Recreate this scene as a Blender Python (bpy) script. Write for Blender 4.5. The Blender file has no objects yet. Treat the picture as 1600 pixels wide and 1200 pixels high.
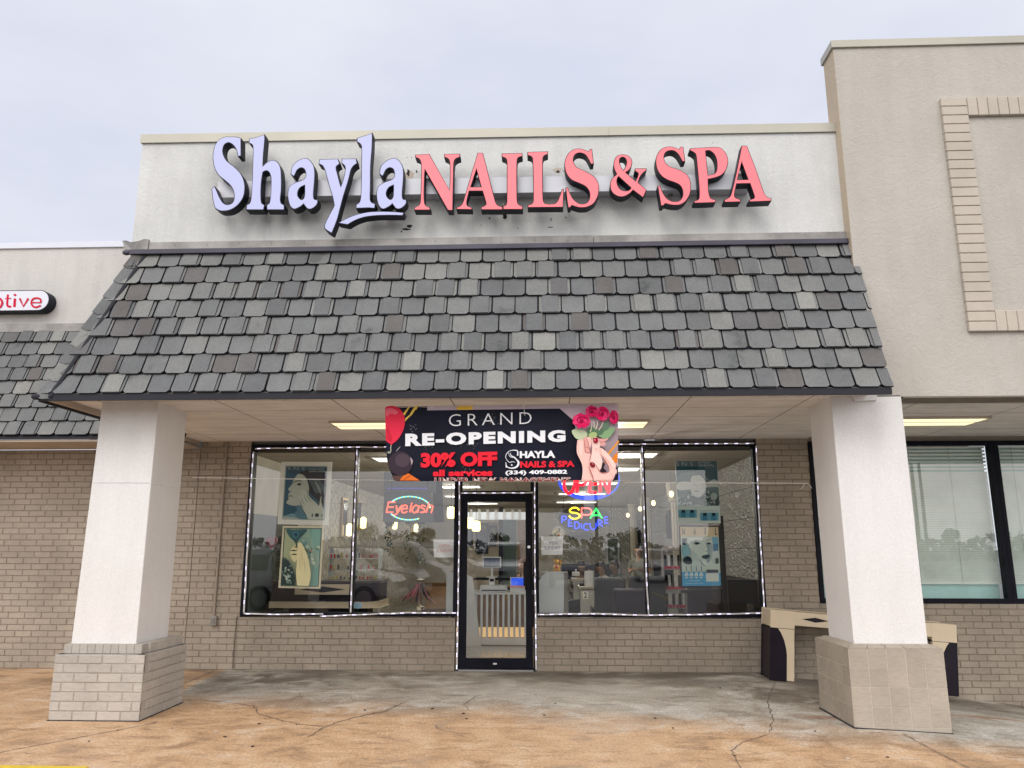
import bpy, math, random
from mathutils import Vector, Matrix
from mathutils.geometry import tessellate_polygon
random.seed(7)
R = math.radians
scene = bpy.context.scene
col = scene.collection

# ------------------------------------------------------------------ camera
CAM = Vector((0.0, -10.92, 1.6)); PITCH, YAW, ROLL, FPX = 11.91, 2.34, -0.05, 1218.4
cd = bpy.data.cameras.new("camera"); cam = bpy.data.objects.new("camera", cd); col.objects.link(cam)
cam.location = CAM
cam.rotation_euler = (R(90 + PITCH), R(0), R(YAW))
cd.sensor_fit = 'HORIZONTAL'; cd.sensor_width = 36.0; cd.lens = FPX / 1600 * 36.0
cd.clip_start = 0.05; cd.clip_end = 2000
scene.camera = cam

# ------------------------------------------------------------------ sky, sun, exposure
SUN_EL, SUN_AZ = 42.0, 196.0            # overcast, the brighter side of the sky is behind the photographer
world = bpy.data.worlds.new("World"); scene.world = world; world.use_nodes = True
nt = world.node_tree; N = nt.nodes; N.clear(); LK = nt.links.new
out = N.new('ShaderNodeOutputWorld'); bg = N.new('ShaderNodeBackground')
sky = N.new('ShaderNodeTexSky'); sky.sky_type = 'NISHITA'; sky.sun_disc = False
sky.sun_elevation = R(SUN_EL); sky.sun_rotation = R(SUN_AZ); sky.dust_density = 4
tc = N.new('ShaderNodeTexCoord'); mp = N.new('ShaderNodeMapping'); mp.inputs['Scale'].default_value = (1, 1, 2.6)
n1 = N.new('ShaderNodeTexNoise'); n1.inputs['Scale'].default_value = 1.25; n1.inputs['Detail'].default_value = 5; n1.inputs['Roughness'].default_value = .55
LK(tc.outputs['Generated'], mp.inputs['Vector']); LK(mp.outputs[0], n1.inputs['Vector'])
cr = N.new('ShaderNodeValToRGB')        # cloud deck: lavender grey to near white
cr.color_ramp.elements[0].position = .36; cr.color_ramp.elements[0].color = (7.0, 7.4, 8.9, 1)
cr.color_ramp.elements[1].position = .64; cr.color_ramp.elements[1].color = (8.9, 9.1, 9.9, 1)
LK(n1.outputs['Fac'], cr.inputs['Fac'])
sep = N.new('ShaderNodeSeparateXYZ'); LK(tc.outputs['Generated'], sep.inputs[0])
mr = N.new('ShaderNodeMapRange'); mr.inputs['From Min'].default_value = .25; mr.inputs['From Max'].default_value = -.7
mr.inputs['To Min'].default_value = 0.0; mr.inputs['To Max'].default_value = 1.0; LK(sep.outputs['Y'], mr.inputs['Value'])
wmx = N.new('ShaderNodeMix'); wmx.data_type = 'RGBA'; wmx.inputs['A'].default_value = (1, 1, 1, 1); wmx.inputs['B'].default_value = (2.62, 2.45, 2.12, 1); LK(mr.outputs[0], wmx.inputs['Factor'])   # sun side of the sky boosted and warmed as fill under the canopy
sc = N.new('ShaderNodeVectorMath'); sc.operation = 'MULTIPLY'; LK(cr.outputs['Color'], sc.inputs[0]); LK(wmx.outputs['Result'], sc.inputs[1])
mx = N.new('ShaderNodeMix'); mx.data_type = 'RGBA'; mx.inputs['Factor'].default_value = .93
LK(sky.outputs[0], mx.inputs['A']); LK(sc.outputs[0], mx.inputs['B'])
LK(mx.outputs['Result'], bg.inputs['Color']); bg.inputs['Strength'].default_value = .1
LK(bg.outputs[0], out.inputs['Surface'])
sd = bpy.data.lights.new("sun", 'SUN'); sd.energy = 0.9; sd.angle = R(28); sd.color = (1, .96, .9)
sun = bpy.data.objects.new("sun", sd); col.objects.link(sun)
sun.rotation_euler = (R(90 - SUN_EL), 0, R(180 - SUN_AZ) + R(0))
scene.view_settings.view_transform = 'Standard'; scene.view_settings.look = 'None'
scene.view_settings.exposure = 0.0; scene.view_settings.gamma = 1
scene.render.resolution_x, scene.render.resolution_y = 1024, 768
scene.render.engine = 'CYCLES'
scene.cycles.max_bounces = 8; scene.cycles.transparent_max_bounces = 16

# ------------------------------------------------------------------ helpers
_p, _y, _r = R(PITCH), R(YAW), R(ROLL)
FWD = Vector((-math.sin(_y)*math.cos(_p), math.cos(_y)*math.cos(_p), math.sin(_p)))
RGT = Vector((math.cos(_y), math.sin(_y), 0)); UPV = RGT.cross(FWD)
def P(px, py, Y):
    """photo measurement -> world point on the vertical plane at depth Y"""
    d = FWD*FPX + RGT*(px-800) + UPV*(600-py)
    return CAM + d*((Y-CAM.y)/d.y)

def link(o, parent=None):
    col.objects.link(o)
    if parent is not None: o.parent = parent
    return o
def tag(o, label=None, cat=None, group=None, kind=None):
    if label: o['label'] = label
    if cat: o['category'] = cat
    if group: o['group'] = group
    if kind: o['kind'] = kind
    return o
def wpos(o):
    p = Vector((0, 0, 0))
    while o is not None: p += o.location; o = o.parent
    return p
def thing(name, loc, label, cat, group=None, rz=0):
    o = bpy.data.objects.new(name, None); o.empty_display_size = .2; col.objects.link(o)
    o.location = loc; o.rotation_euler.z = rz
    return tag(o, label, cat, group)
def copy_tree(o, parent=None):
    c = o.copy(); col.objects.link(c); c.parent = parent
    for ch in [x for x in bpy.data.objects if x.parent == o]: copy_tree(ch, c)
    return c

class MB:
    def __init__(s): s.v = []; s.f = []; s.m = []
    def add(s, vs, fs, m=0):
        b = len(s.v); s.v += [tuple(x) for x in vs]
        for f in fs: s.f.append([b+i for i in f]); s.m.append(m)
        return s
    def box(s, x0, x1, y0, y1, z0, z1, m=0, M=None):
        vs = [Vector((x, y, z)) for z in (z0, z1) for y in (y0, y1) for x in (x0, x1)]
        if M is not None: vs = [M @ v for v in vs]
        return s.add(vs, [(0,2,3,1),(4,5,7,6),(0,1,5,4),(2,6,7,3),(0,4,6,2),(1,3,7,5)], m)
    def quad(s, a, b, c, d, m=0): return s.add([a, b, c, d], [(0,1,2,3)], m)
    def prism(s, pts, vec, m=0, holes=()):
        """closed polygon(s) in 3D pushed along vec"""
        vec = Vector(vec); loops = [[Vector(p) for p in pts]] + [[Vector(p) for p in h] for h in holes]
        flat = [p for l in loops for p in l]; n = len(flat); tr = tessellate_polygon(loops) if len(loops) > 1 else [tuple(range(n))]
        fs = [tuple(t) for t in tr] + [tuple(n+i for i in reversed(t)) for t in tr]; o = 0
        for l in loops:
            k = len(l)
            for i in range(k): a, b = o+i, o+(i+1) % k; fs.append((a, b, n+b, n+a))
            o += k
        return s.add(flat + [p+vec for p in flat], fs, m)
    def sheet(s, pts, m=0, holes=()):
        loops = [[Vector(p) for p in pts]] + [[Vector(p) for p in h] for h in holes]
        return s.add([p for l in loops for p in l], [tuple(t) for t in tessellate_polygon(loops)], m)
    def tube(s, pts, r, n=8, m=0, caps=True, closed=False):
        pts = [Vector(p) for p in pts]; k = len(pts); rs = r if isinstance(r, (list, tuple)) else [r]*k
        rings = []; prev = None
        for i, p in enumerate(pts):
            if closed: t = pts[(i+1) % k]-pts[i-1]
            else: t = pts[min(i+1, k-1)]-pts[max(i-1, 0)]
            t.normalize()
            if prev is None:
                a = Vector((0,0,1)) if abs(t.z) < .9 else Vector((1,0,0)); u = t.cross(a).normalized()
            else: u = (prev - t*prev.dot(t)).normalized()
            prev = u; w = t.cross(u)
            rings.append([p+(u*math.cos(2*math.pi*j/n)+w*math.sin(2*math.pi*j/n))*rs[i] for j in range(n)])
        vs = [v for rg in rings for v in rg]; fs = []
        for i in range(k if closed else k-1):
            a, b = i*n, ((i+1) % k)*n
            for j in range(n): fs.append((a+j, a+(j+1) % n, b+(j+1) % n, b+j))
        if caps and not closed: fs += [tuple(reversed(range(n))), tuple((k-1)*n+j for j in range(n))]
        return s.add(vs, fs, m)
    def cyl(s, a, b, r, n=16, m=0, r2=None): return s.tube([a, b], [r, r if r2 is None else r2], n, m)
    def lathe(s, prof, c=(0,0,0), n=20, m=0, M=None):
        c = Vector(c); vs = []; fs = []; k = len(prof)
        for (r, z) in prof:
            for j in range(n):
                a = 2*math.pi*j/n; v = Vector((r*math.cos(a), r*math.sin(a), z))
                if M is not None: v = M @ v
                vs.append(c+v)
        for i in range(k-1):
            for j in range(n): fs.append((i*n+j, i*n+(j+1) % n, (i+1)*n+(j+1) % n, (i+1)*n+j))
        fs += [tuple(reversed(range(n))), tuple((k-1)*n+j for j in range(n))]
        return s.add(vs, fs, m)
    def ball(s, c, r, m=0, n=12, k=8):
        rx, ry, rz = r if isinstance(r, tuple) else (r, r, r); prof = []
        c = Vector(c); vs = []; fs = []
        for i in range(k+1):
            t = math.pi*i/k - math.pi/2; q = max(math.cos(t), .001)
            for j in range(n):
                a = 2*math.pi*j/n; vs.append(c+Vector((rx*q*math.cos(a), ry*q*math.sin(a), rz*math.sin(t))))
        for i in range(k):
            for j in range(n): fs.append((i*n+j, i*n+(j+1) % n, (i+1)*n+(j+1) % n, (i+1)*n+j))
        return s.add(vs, fs, m)
    def build(s, name, mats, parent=None, bevel=0, smooth=False, seg=2, ang=35):
        me = bpy.data.meshes.new(name); off = wpos(parent) if parent is not None else Vector((0,0,0))
        me.from_pydata([tuple(Vector(v)-off) for v in s.v], [], s.f)
        mats = mats if isinstance(mats, (list, tuple)) else [mats]
        for q in mats: me.materials.append(q)
        me.polygons.foreach_set('material_index', s.m)
        me.update(); o = bpy.data.objects.new(name, me); link(o, parent)
        if smooth:
            me.polygons.foreach_set('use_smooth', [True]*len(me.polygons))
            try: me.set_sharp_from_angle(angle=R(ang))
            except Exception: pass
        if bevel:
            b = o.modifiers.new('bevel', 'BEVEL'); b.width = bevel; b.segments = seg; b.limit_method = 'ANGLE'; b.angle_limit = R(40); b.harden_normals = False
        return o

def curve(spec, sub=4, closed=True):
    """'x,y' smooth points and 'x,y!' corners -> dense outline"""
    pts = []; cor = []
    for t in spec.split():
        c = t.endswith('!'); t = t.rstrip('!'); x, y = t.split(','); pts.append((float(x), float(y))); cor.append(c)
    n = len(pts); o = []
    for i in range(n if closed else n-1):
        p0, p1, p2, p3 = pts[i-1], pts[i], pts[(i+1) % n], pts[(i+2) % n]
        if not closed:
            if i == 0: p0 = p1
            if i == n-2: p3 = p2
        a = Vector(p1); b = Vector(p2)
        if cor[i] and cor[(i+1) % n]: o.append(tuple(a)); continue
        L = (b-a).length
        t1 = (b-a) if cor[i] else (b-Vector(p0))*.5
        t2 = (b-a) if cor[(i+1) % n] else (Vector(p3)-a)*.5
        if t1.length > L*1.2: t1 = t1.normalized()*L*1.2
        if t2.length > L*1.2: t2 = t2.normalized()*L*1.2
        for k in range(sub):
            s_ = k/sub; h1 = 2*s_**3-3*s_**2+1; h2 = s_**3-2*s_**2+s_; h3 = -2*s_**3+3*s_**2; h4 = s_**3-s_**2
            o.append(tuple(a*h1+t1*h2+b*h3+t2*h4))
    if not closed: o.append(pts[-1])
    return o
def inset(poly, d):
    """shrink a closed 2D outline by d (positive = towards its inside)"""
    n = len(poly); A = sum(poly[i][0]*poly[(i+1) % n][1]-poly[(i+1) % n][0]*poly[i][1] for i in range(n)); sg = 1 if A > 0 else -1
    o = []
    for i in range(n):
        a, b, c = Vector(poly[i-1]), Vector(poly[i]), Vector(poly[(i+1) % n])
        e1 = b-a; e2 = c-b
        if e1.length < 1e-6 or e2.length < 1e-6: o.append(tuple(b)); continue
        e1.normalize(); e2.normalize(); n1 = Vector((-e1.y, e1.x)); n2 = Vector((-e2.y, e2.x)); q = n1+n2
        if q.length < .2: q = n1.copy()
        q.normalize(); k = min(1/max(q.dot(n1), .45), 2.0)
        o.append(tuple(b+q*sg*d*k))
    return o

# ------------------------------------------------------------------ materials
_mats = {}
def lin(c): return tuple(((x/255+.055)/1.055)**2.4 if x/255 > .04045 else x/255/12.92 for x in c)
def bsdf(name):
    m = bpy.data.materials.new(name); m.use_nodes = True; t = m.node_tree; return m, t, t.nodes['Principled BSDF']
def noise(t, scale, detail=4, rough=.55, coord='Object', stretch=None, dist=0):
    c = t.nodes.new('ShaderNodeTexCoord'); n = t.nodes.new('ShaderNodeTexNoise')
    n.inputs['Scale'].default_value = scale; n.inputs['Detail'].default_value = detail; n.inputs['Roughness'].default_value = rough; n.inputs['Distortion'].default_value = dist
    if stretch:
        mp = t.nodes.new('ShaderNodeMapping'); mp.inputs['Scale'].default_value = stretch; t.links.new(c.outputs[coord], mp.inputs['Vector']); t.links.new(mp.outputs[0], n.inputs['Vector'])
    else: t.links.new(c.outputs[coord], n.inputs['Vector'])
    return n
def ramp(t, src, stops):
    r = t.nodes.new('ShaderNodeValToRGB'); e = r.color_ramp.elements
    while len(e) < len(stops): e.new(.5)
    for i, (p, c) in enumerate(stops):
        e[i].position = p; e[i].color = (*c, 1) if len(c) == 3 else c
    t.links.new(src, r.inputs['Fac']); return r
def mixc(t, fac, a, b, mode='MIX'):
    m = t.nodes.new('ShaderNodeMix'); m.data_type = 'RGBA'; m.blend_type = mode
    if isinstance(fac, (int, float)): m.inputs['Factor'].default_value = fac
    else: t.links.new(fac, m.inputs['Factor'])
    for k, v in (('A', a), ('B', b)):
        if isinstance(v, tuple): m.inputs[k].default_value = (*v[:3], 1)
        else: t.links.new(v, m.inputs[k])
    return m.outputs['Result']
def bump(t, b, src, strength=.3, dist=.01, prev=None):
    n = t.nodes.new('ShaderNodeBump'); n.inputs['Strength'].default_value = strength; n.inputs['Distance'].default_value = dist
    t.links.new(src, n.inputs['Height'])
    if prev is not None: t.links.new(prev, n.inputs['Normal'])
    t.links.new(n.outputs[0], b.inputs['Normal']); return n.outputs[0]
def mat(name, c, rough=.6, metal=0, var=.08, vs=3.0, bs=0, bd=.003, bscale=60, spec=None, coat=0):
    if name in _mats: return _mats[name]
    m, t, b = bsdf(name); b.inputs['Roughness'].default_value = rough; b.inputs['Metallic'].default_value = metal
    if spec is not None: b.inputs['Specular IOR Level'].default_value = spec
    if coat: b.inputs['Coat Weight'].default_value = coat
    if var:
        n = noise(t, vs); r = ramp(t, n.outputs['Fac'], [(.3, tuple(x*(1-var) for x in c)), (.7, tuple(min(1, x*(1+var)) for x in c))])
        t.links.new(r.outputs['Color'], b.inputs['Base Color'])
    else: b.inputs['Base Color'].default_value = (*c, 1)
    if bs: n2 = noise(t, bscale, 5); bump(t, b, n2.outputs['Fac'], bs, bd)
    _mats[name] = m; return m
def emis(name, c, s, base=None):
    if name in _mats: return _mats[name]
    m, t, b = bsdf(name); b.inputs['Base Color'].default_value = (*(base or c), 1); b.inputs['Emission Color'].default_value = (*c, 1)
    b.inputs['Emission Strength'].default_value = s; b.inputs['Roughness'].default_value = .4; _mats[name] = m; return m
def ink(rgb, rough=.6):
    """printed ink, given as sRGB"""
    k = 'ink_%d_%d_%d' % rgb
    return mat(k, tuple(x*.95 for x in lin(rgb)), rough, var=0, spec=.12)

def stucco(name, c, c2, scale=26, strength=.5, stains=True, streak=0):
    m, t, b = bsdf(name); b.inputs['Roughness'].default_value = .9; b.inputs['Specular IOR Level'].default_value = .2
    n = noise(t, 1.1, 6, .6); r = ramp(t, n.outputs['Fac'], [(.3, c), (.72, c2)]); o = r.outputs['Color']
    if streak:
        n3 = noise(t, 1.6, 5, .65, stretch=(3.2, 3.2, .35)); r3 = ramp(t, n3.outputs['Fac'], [(.42, (1,1,1)), (.75, (1-streak,)*3)])
        o = mixc(t, 1.0, o, r3.outputs['Color'], 'MULTIPLY')
    nf = noise(t, 90, 3); rf = ramp(t, nf.outputs['Fac'], [(.3, (.93,)*3), (.7, (1.05,)*3)]); o = mixc(t, 1.0, o, rf.outputs['Color'], 'MULTIPLY')
    t.links.new(o, b.inputs['Base Color'])
    n1 = noise(t, scale, 6, .62, dist=1.4); n2 = noise(t, scale*.32, 3, .5, dist=2.5)
    mm = t.nodes.new('ShaderNodeMath'); mm.operation = 'ADD'; t.links.new(n1.outputs['Fac'], mm.inputs[0]); t.links.new(n2.outputs['Fac'], mm.inputs[1])
    bump(t, b, mm.outputs[0], strength, .012); _mats[name] = m; return m

M_STUC_SHOP = stucco('stucco_shop', (.56,.565,.56), (.67,.675,.67), 30, .35, streak=.10)
M_STUC_LEFT = stucco('stucco_left', (.53,.515,.50), (.62,.605,.585), 30, .4, streak=.12)
M_STUC_RIGHT = stucco('stucco_right', (.445,.415,.375), (.515,.485,.445), 24, .5, streak=.07)
M_STUC_SIDE = stucco('stucco_side', (.50,.41,.31), (.57,.48,.375), 24, .5)
M_PILLAR = stucco('stucco_pillar', (.71,.695,.69), (.77,.755,.75), 34, .22, streak=.06)
M_BRICK_TRIM = mat('brick_trim', (.47,.42,.36), .85, bs=.4, bscale=40, bd=.006)
M_METAL_TAN = mat('coping_tan', (.40,.385,.33), .45, .25, .07, 1.2)
M_METAL_GRAY = mat('flashing_gray', (.26,.25,.24), .5, .3, .35, 3, bs=.25, bscale=9, bd=.02)
M_METAL_PLUM = mat('flashing_plum', (.045,.042,.065), .45, .2, .3, 2)
M_COPING_WHITE = mat('coping_white', (.60,.62,.70), .4, .1, .05, 1)
M_DARK = mat('frame_dark', (.006,.007,.014), .45, 0, .3, 4, spec=.12)
M_BLACK = mat('black_plastic', (.008,.008,.012), .5, 0, .2, 4, spec=.15)
M_WHITE = mat('white_paint', (.72,.72,.73), .5)
M_FASCIA = mat('fascia_cream', (.46,.39,.32), .6, 0, .1, 2)
M_FASCIA_DK = mat('fascia_brown', (.17,.135,.105), .6, 0, .15, 2)
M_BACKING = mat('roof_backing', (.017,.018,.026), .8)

def brick_mat(name, c, c2, grime=.25):
    m, t, b = bsdf(name); b.inputs['Roughness'].default_value = .82; b.inputs['Specular IOR Level'].default_value = .25
    g = t.nodes.new('ShaderNodeNewGeometry'); r = ramp(t, g.outputs['Random Per Island'], [(0, c), (1, c2)])
    n = noise(t, 1.0, 6, .6); rn = ramp(t, n.outputs['Fac'], [(.35, (1-grime,)*3), (.65, (1.04,)*3)])
    o = mixc(t, 1.0, r.outputs['Color'], rn.outputs['Color'], 'MULTIPLY')
    n3 = noise(t, 34, 4, .6, stretch=(.5, .5, 2)); rs = ramp(t, n3.outputs['Fac'], [(.25, (.84,)*3), (.5, (1,)*3), (.8, (1.08,)*3)]); o = mixc(t, 1.0, o, rs.outputs['Color'], 'MULTIPLY')
    t.links.new(o, b.inputs['Base Color']); n2 = noise(t, 55, 5, .6, stretch=(.6, .6, 2.2)); bump(t, b, n2.outputs['Fac'], .5, .005); _mats[name] = m; return m
M_BRICK = brick_mat('painted_brick', (.355,.305,.25), (.395,.34,.28))
M_BRICK_PIL = brick_mat('painted_brick_pale', (.42,.39,.355), (.47,.435,.395), .14)
M_MORTAR = mat('painted_mortar', (.235,.20,.165), .9, bs=.4)
M_MORTAR_PIL = mat('painted_mortar_pale', (.37,.34,.305), .9, bs=.4)

def shingle_mat():
    m, t, b = bsdf('shingle'); b.inputs['Roughness'].default_value = .95; b.inputs['Specular IOR Level'].default_value = .15
    g = t.nodes.new('ShaderNodeNewGeometry')
    r = ramp(t, g.outputs['Random Per Island'], [(0, (.128,.120,.118)), (.05, (.145,.137,.134)), (.09, (.138,.143,.148)), (.45, (.170,.176,.180)), (.80, (.196,.20,.198)), (.95, (.232,.234,.225)), (1, (.265,.265,.25))])
    n = noise(t, 160, 2, .8); rn = ramp(t, n.outputs['Fac'], [(.3, (.62,)*3), (.7, (1.34,)*3)])
    o = mixc(t, 1.0, r.outputs['Color'], rn.outputs['Color'], 'MULTIPLY')
    n2 = noise(t, 2.2, 5, .65); r2 = ramp(t, n2.outputs['Fac'], [(.30, (.62,.64,.62)), (.37, (.90,)*3), (.6, (1.05,)*3)]); o = mixc(t, 1.0, o, r2.outputs['Color'], 'MULTIPLY')
    t.links.new(o, b.inputs['Base Color']); bump(t, b, n.outputs['Fac'], .6, .004); _mats['shingle'] = m; return m
M_SHINGLE = shingle_mat()

def glass_mat(name, tint=(.9,.94,.93), ior=1.75, boost=1.0):
    """clear pane: Fresnel reflection over straight transmission"""
    m = bpy.data.materials.new(name); m.use_nodes = True; t = m.node_tree; t.nodes.clear()
    o = t.nodes.new('ShaderNodeOutputMaterial'); mx = t.nodes.new('ShaderNodeMixShader'); fr = t.nodes.new('ShaderNodeFresnel'); fr.inputs['IOR'].default_value = ior
    ge = t.nodes.new('ShaderNodeNewGeometry'); mi = t.nodes.new('ShaderNodeMapRange'); mi.inputs['To Min'].default_value = ior; mi.inputs['To Max'].default_value = 1/ior; t.links.new(ge.outputs['Backfacing'], mi.inputs['Value']); t.links.new(mi.outputs[0], fr.inputs['IOR'])   # same reflection from both sides
    tr = t.nodes.new('ShaderNodeBsdfTransparent'); tr.inputs['Color'].default_value = (*tint, 1)
    gl = t.nodes.new('ShaderNodeBsdfGlossy'); gl.inputs['Roughness'].default_value = .0; gl.inputs['Color'].default_value = (.95,.97,1,1)
    n = t.nodes.new('ShaderNodeTexNoise'); n.inputs['Scale'].default_value = .8; c = t.nodes.new('ShaderNodeTexCoord'); t.links.new(c.outputs['Object'], n.inputs['Vector'])
    bp = t.nodes.new('ShaderNodeBump'); bp.inputs['Strength'].default_value = .018; bp.inputs['Distance'].default_value = .02; t.links.new(n.outputs['Fac'], bp.inputs['Height']); t.links.new(bp.outputs[0], gl.inputs['Normal'])
    mu = t.nodes.new('ShaderNodeMath'); mu.operation = 'MULTIPLY'; mu.inputs[1].default_value = boost; t.links.new(fr.outputs[0], mu.inputs[0])
    t.links.new(mu.outputs[0], mx.inputs[0]); t.links.new(tr.outputs[0], mx.inputs[1]); t.links.new(gl.outputs[0], mx.inputs[2]); t.links.new(mx.outputs[0], o.inputs['Surface'])
    _mats[name] = m; return m
M_GLASS = glass_mat('window_glass', (.95,.97,.96), 1.86, 1.0)
M_GLASS_R = glass_mat('window_glass_green', (.93,.985,.97), 1.9, 1.0)

# text as flat faces
def text_faces(s, bold=0.0, shear=0.0, spacing=1.0, res=3):
    cu = bpy.data.curves.new('t', 'FONT'); cu.body = s; cu.size = 1; cu.offset = bold; cu.shear = shear; cu.resolution_u = res
    cu.fill_mode = 'FRONT'; cu.space_character = spacing
    o = bpy.data.objects.new('t', cu); col.objects.link(o); dg = bpy.context.evaluated_depsgraph_get(); dg.update()
    me = bpy.data.meshes.new_from_object(o.evaluated_get(dg)); vs = [(v.co.x, v.co.y) for v in me.vertices]; fs = [tuple(p.vertices) for p in me.polygons]
    bpy.data.objects.remove(o); bpy.data.curves.remove(cu); bpy.data.meshes.remove(me)
    return vs, fs
class Art:
    """flat printed artwork: layers of ink, each a hair in front of the last, on surface S(px,py,lift)"""
    def __init__(s, S, org=(0,0), k=1.0, step=.0006): s.S = S; s.o = org; s.k = k; s.mb = MB(); s.mats = []; s.L = 0; s.step = step
    def at(s, org, k): s.o = org; s.k = k; return s
    def _m(s, c):
        m = ink(c) if isinstance(c, tuple) else c
        if m not in s.mats: s.mats.append(m)
        return s.mats.index(m)
    def _t(s, x, y): return (s.o[0]+x/s.k, s.o[1]+y/s.k)
    def poly(s, spec, c, sub=4, raw=None, holes=()):
        s.L += s.step; pts = raw if raw is not None else curve(spec, sub)
        f = lambda q: [s.S(*s._t(x, y), s.L) for x, y in q]
        flat = [Vector((x, y, 0)) for x, y in pts]; hl = [[Vector((x, y, 0)) for x, y in (curve(h, sub) if isinstance(h, str) else h)] for h in holes]
        tr = tessellate_polygon([flat]+hl); allp = [p for l in [flat]+hl for p in l]
        s.mb.add([s.S(*s._t(p.x, p.y), s.L) for p in allp], [tuple(t) for t in tr], s._m(c)); return s
    def ell(s, cx, cy, rx, ry, c, n=28, rot=0):
        ca, sa = math.cos(R(rot)), math.sin(R(rot))
        return s.poly(None, c, raw=[(cx+rx*math.cos(2*math.pi*i/n)*ca-ry*math.sin(2*math.pi*i/n)*sa, cy+rx*math.cos(2*math.pi*i/n)*sa+ry*math.sin(2*math.pi*i/n)*ca) for i in range(n)])
    def ribbon(s, spec, w, c, sub=5):
        s.L += s.step; p = curve(spec, sub, closed=False); n = len(p); vs = []
        for i in range(n):
            a = Vector(p[max(i-1, 0)]); b = Vector(p[min(i+1, n-1)]); d = (b-a); d = d.normalized() if d.length else Vector((1, 0)); nn = Vector((-d.y, d.x))
            if isinstance(w, (list, tuple)): q = i/(n-1)*(len(w)-1); j = min(int(q), len(w)-2); ww = w[j]+(w[j+1]-w[j])*(q-j)
            else: ww = w
            for sg in (-.5, .5): v = Vector(p[i])+nn*ww*sg; vs.append(s.S(*s._t(v.x, v.y), s.L))
        s.mb.add(vs, [(2*i, 2*i+1, 2*i+3, 2*i+2) for i in range(n-1)], s._m(c)); return s
    def text(s, txt, x0, x1, yt0, yb0, yt1, yb1, c, bold=0, shear=0, spacing=1.0, ref=None):
        """fit txt between x0..x1; top/bottom at the left are yt0/yb0, at the right yt1/yb1"""
        s.L += s.step; vs, fs = text_faces(txt, bold, shear, spacing)
        xs = [v[0] for v in vs]; ys = [v[1] for v in vs]; X0, X1, Y0, Y1 = min(xs), max(xs), min(ys), max(ys); o = []
        for x, y in vs:
            u = (x-X0)/(X1-X0); v = (y-Y0)/(Y1-Y0); yt = yt0+(yt1-yt0)*u; yb = yb0+(yb1-yb0)*u
            o.append(s.S(*s._t(x0+(x1-x0)*u, yb+(yt-yb)*v), s.L))
        s.mb.add(o, fs, s._m(c)); return s
    def build(s, name, parent): return s.mb.build(name, s.mats, parent)
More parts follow.
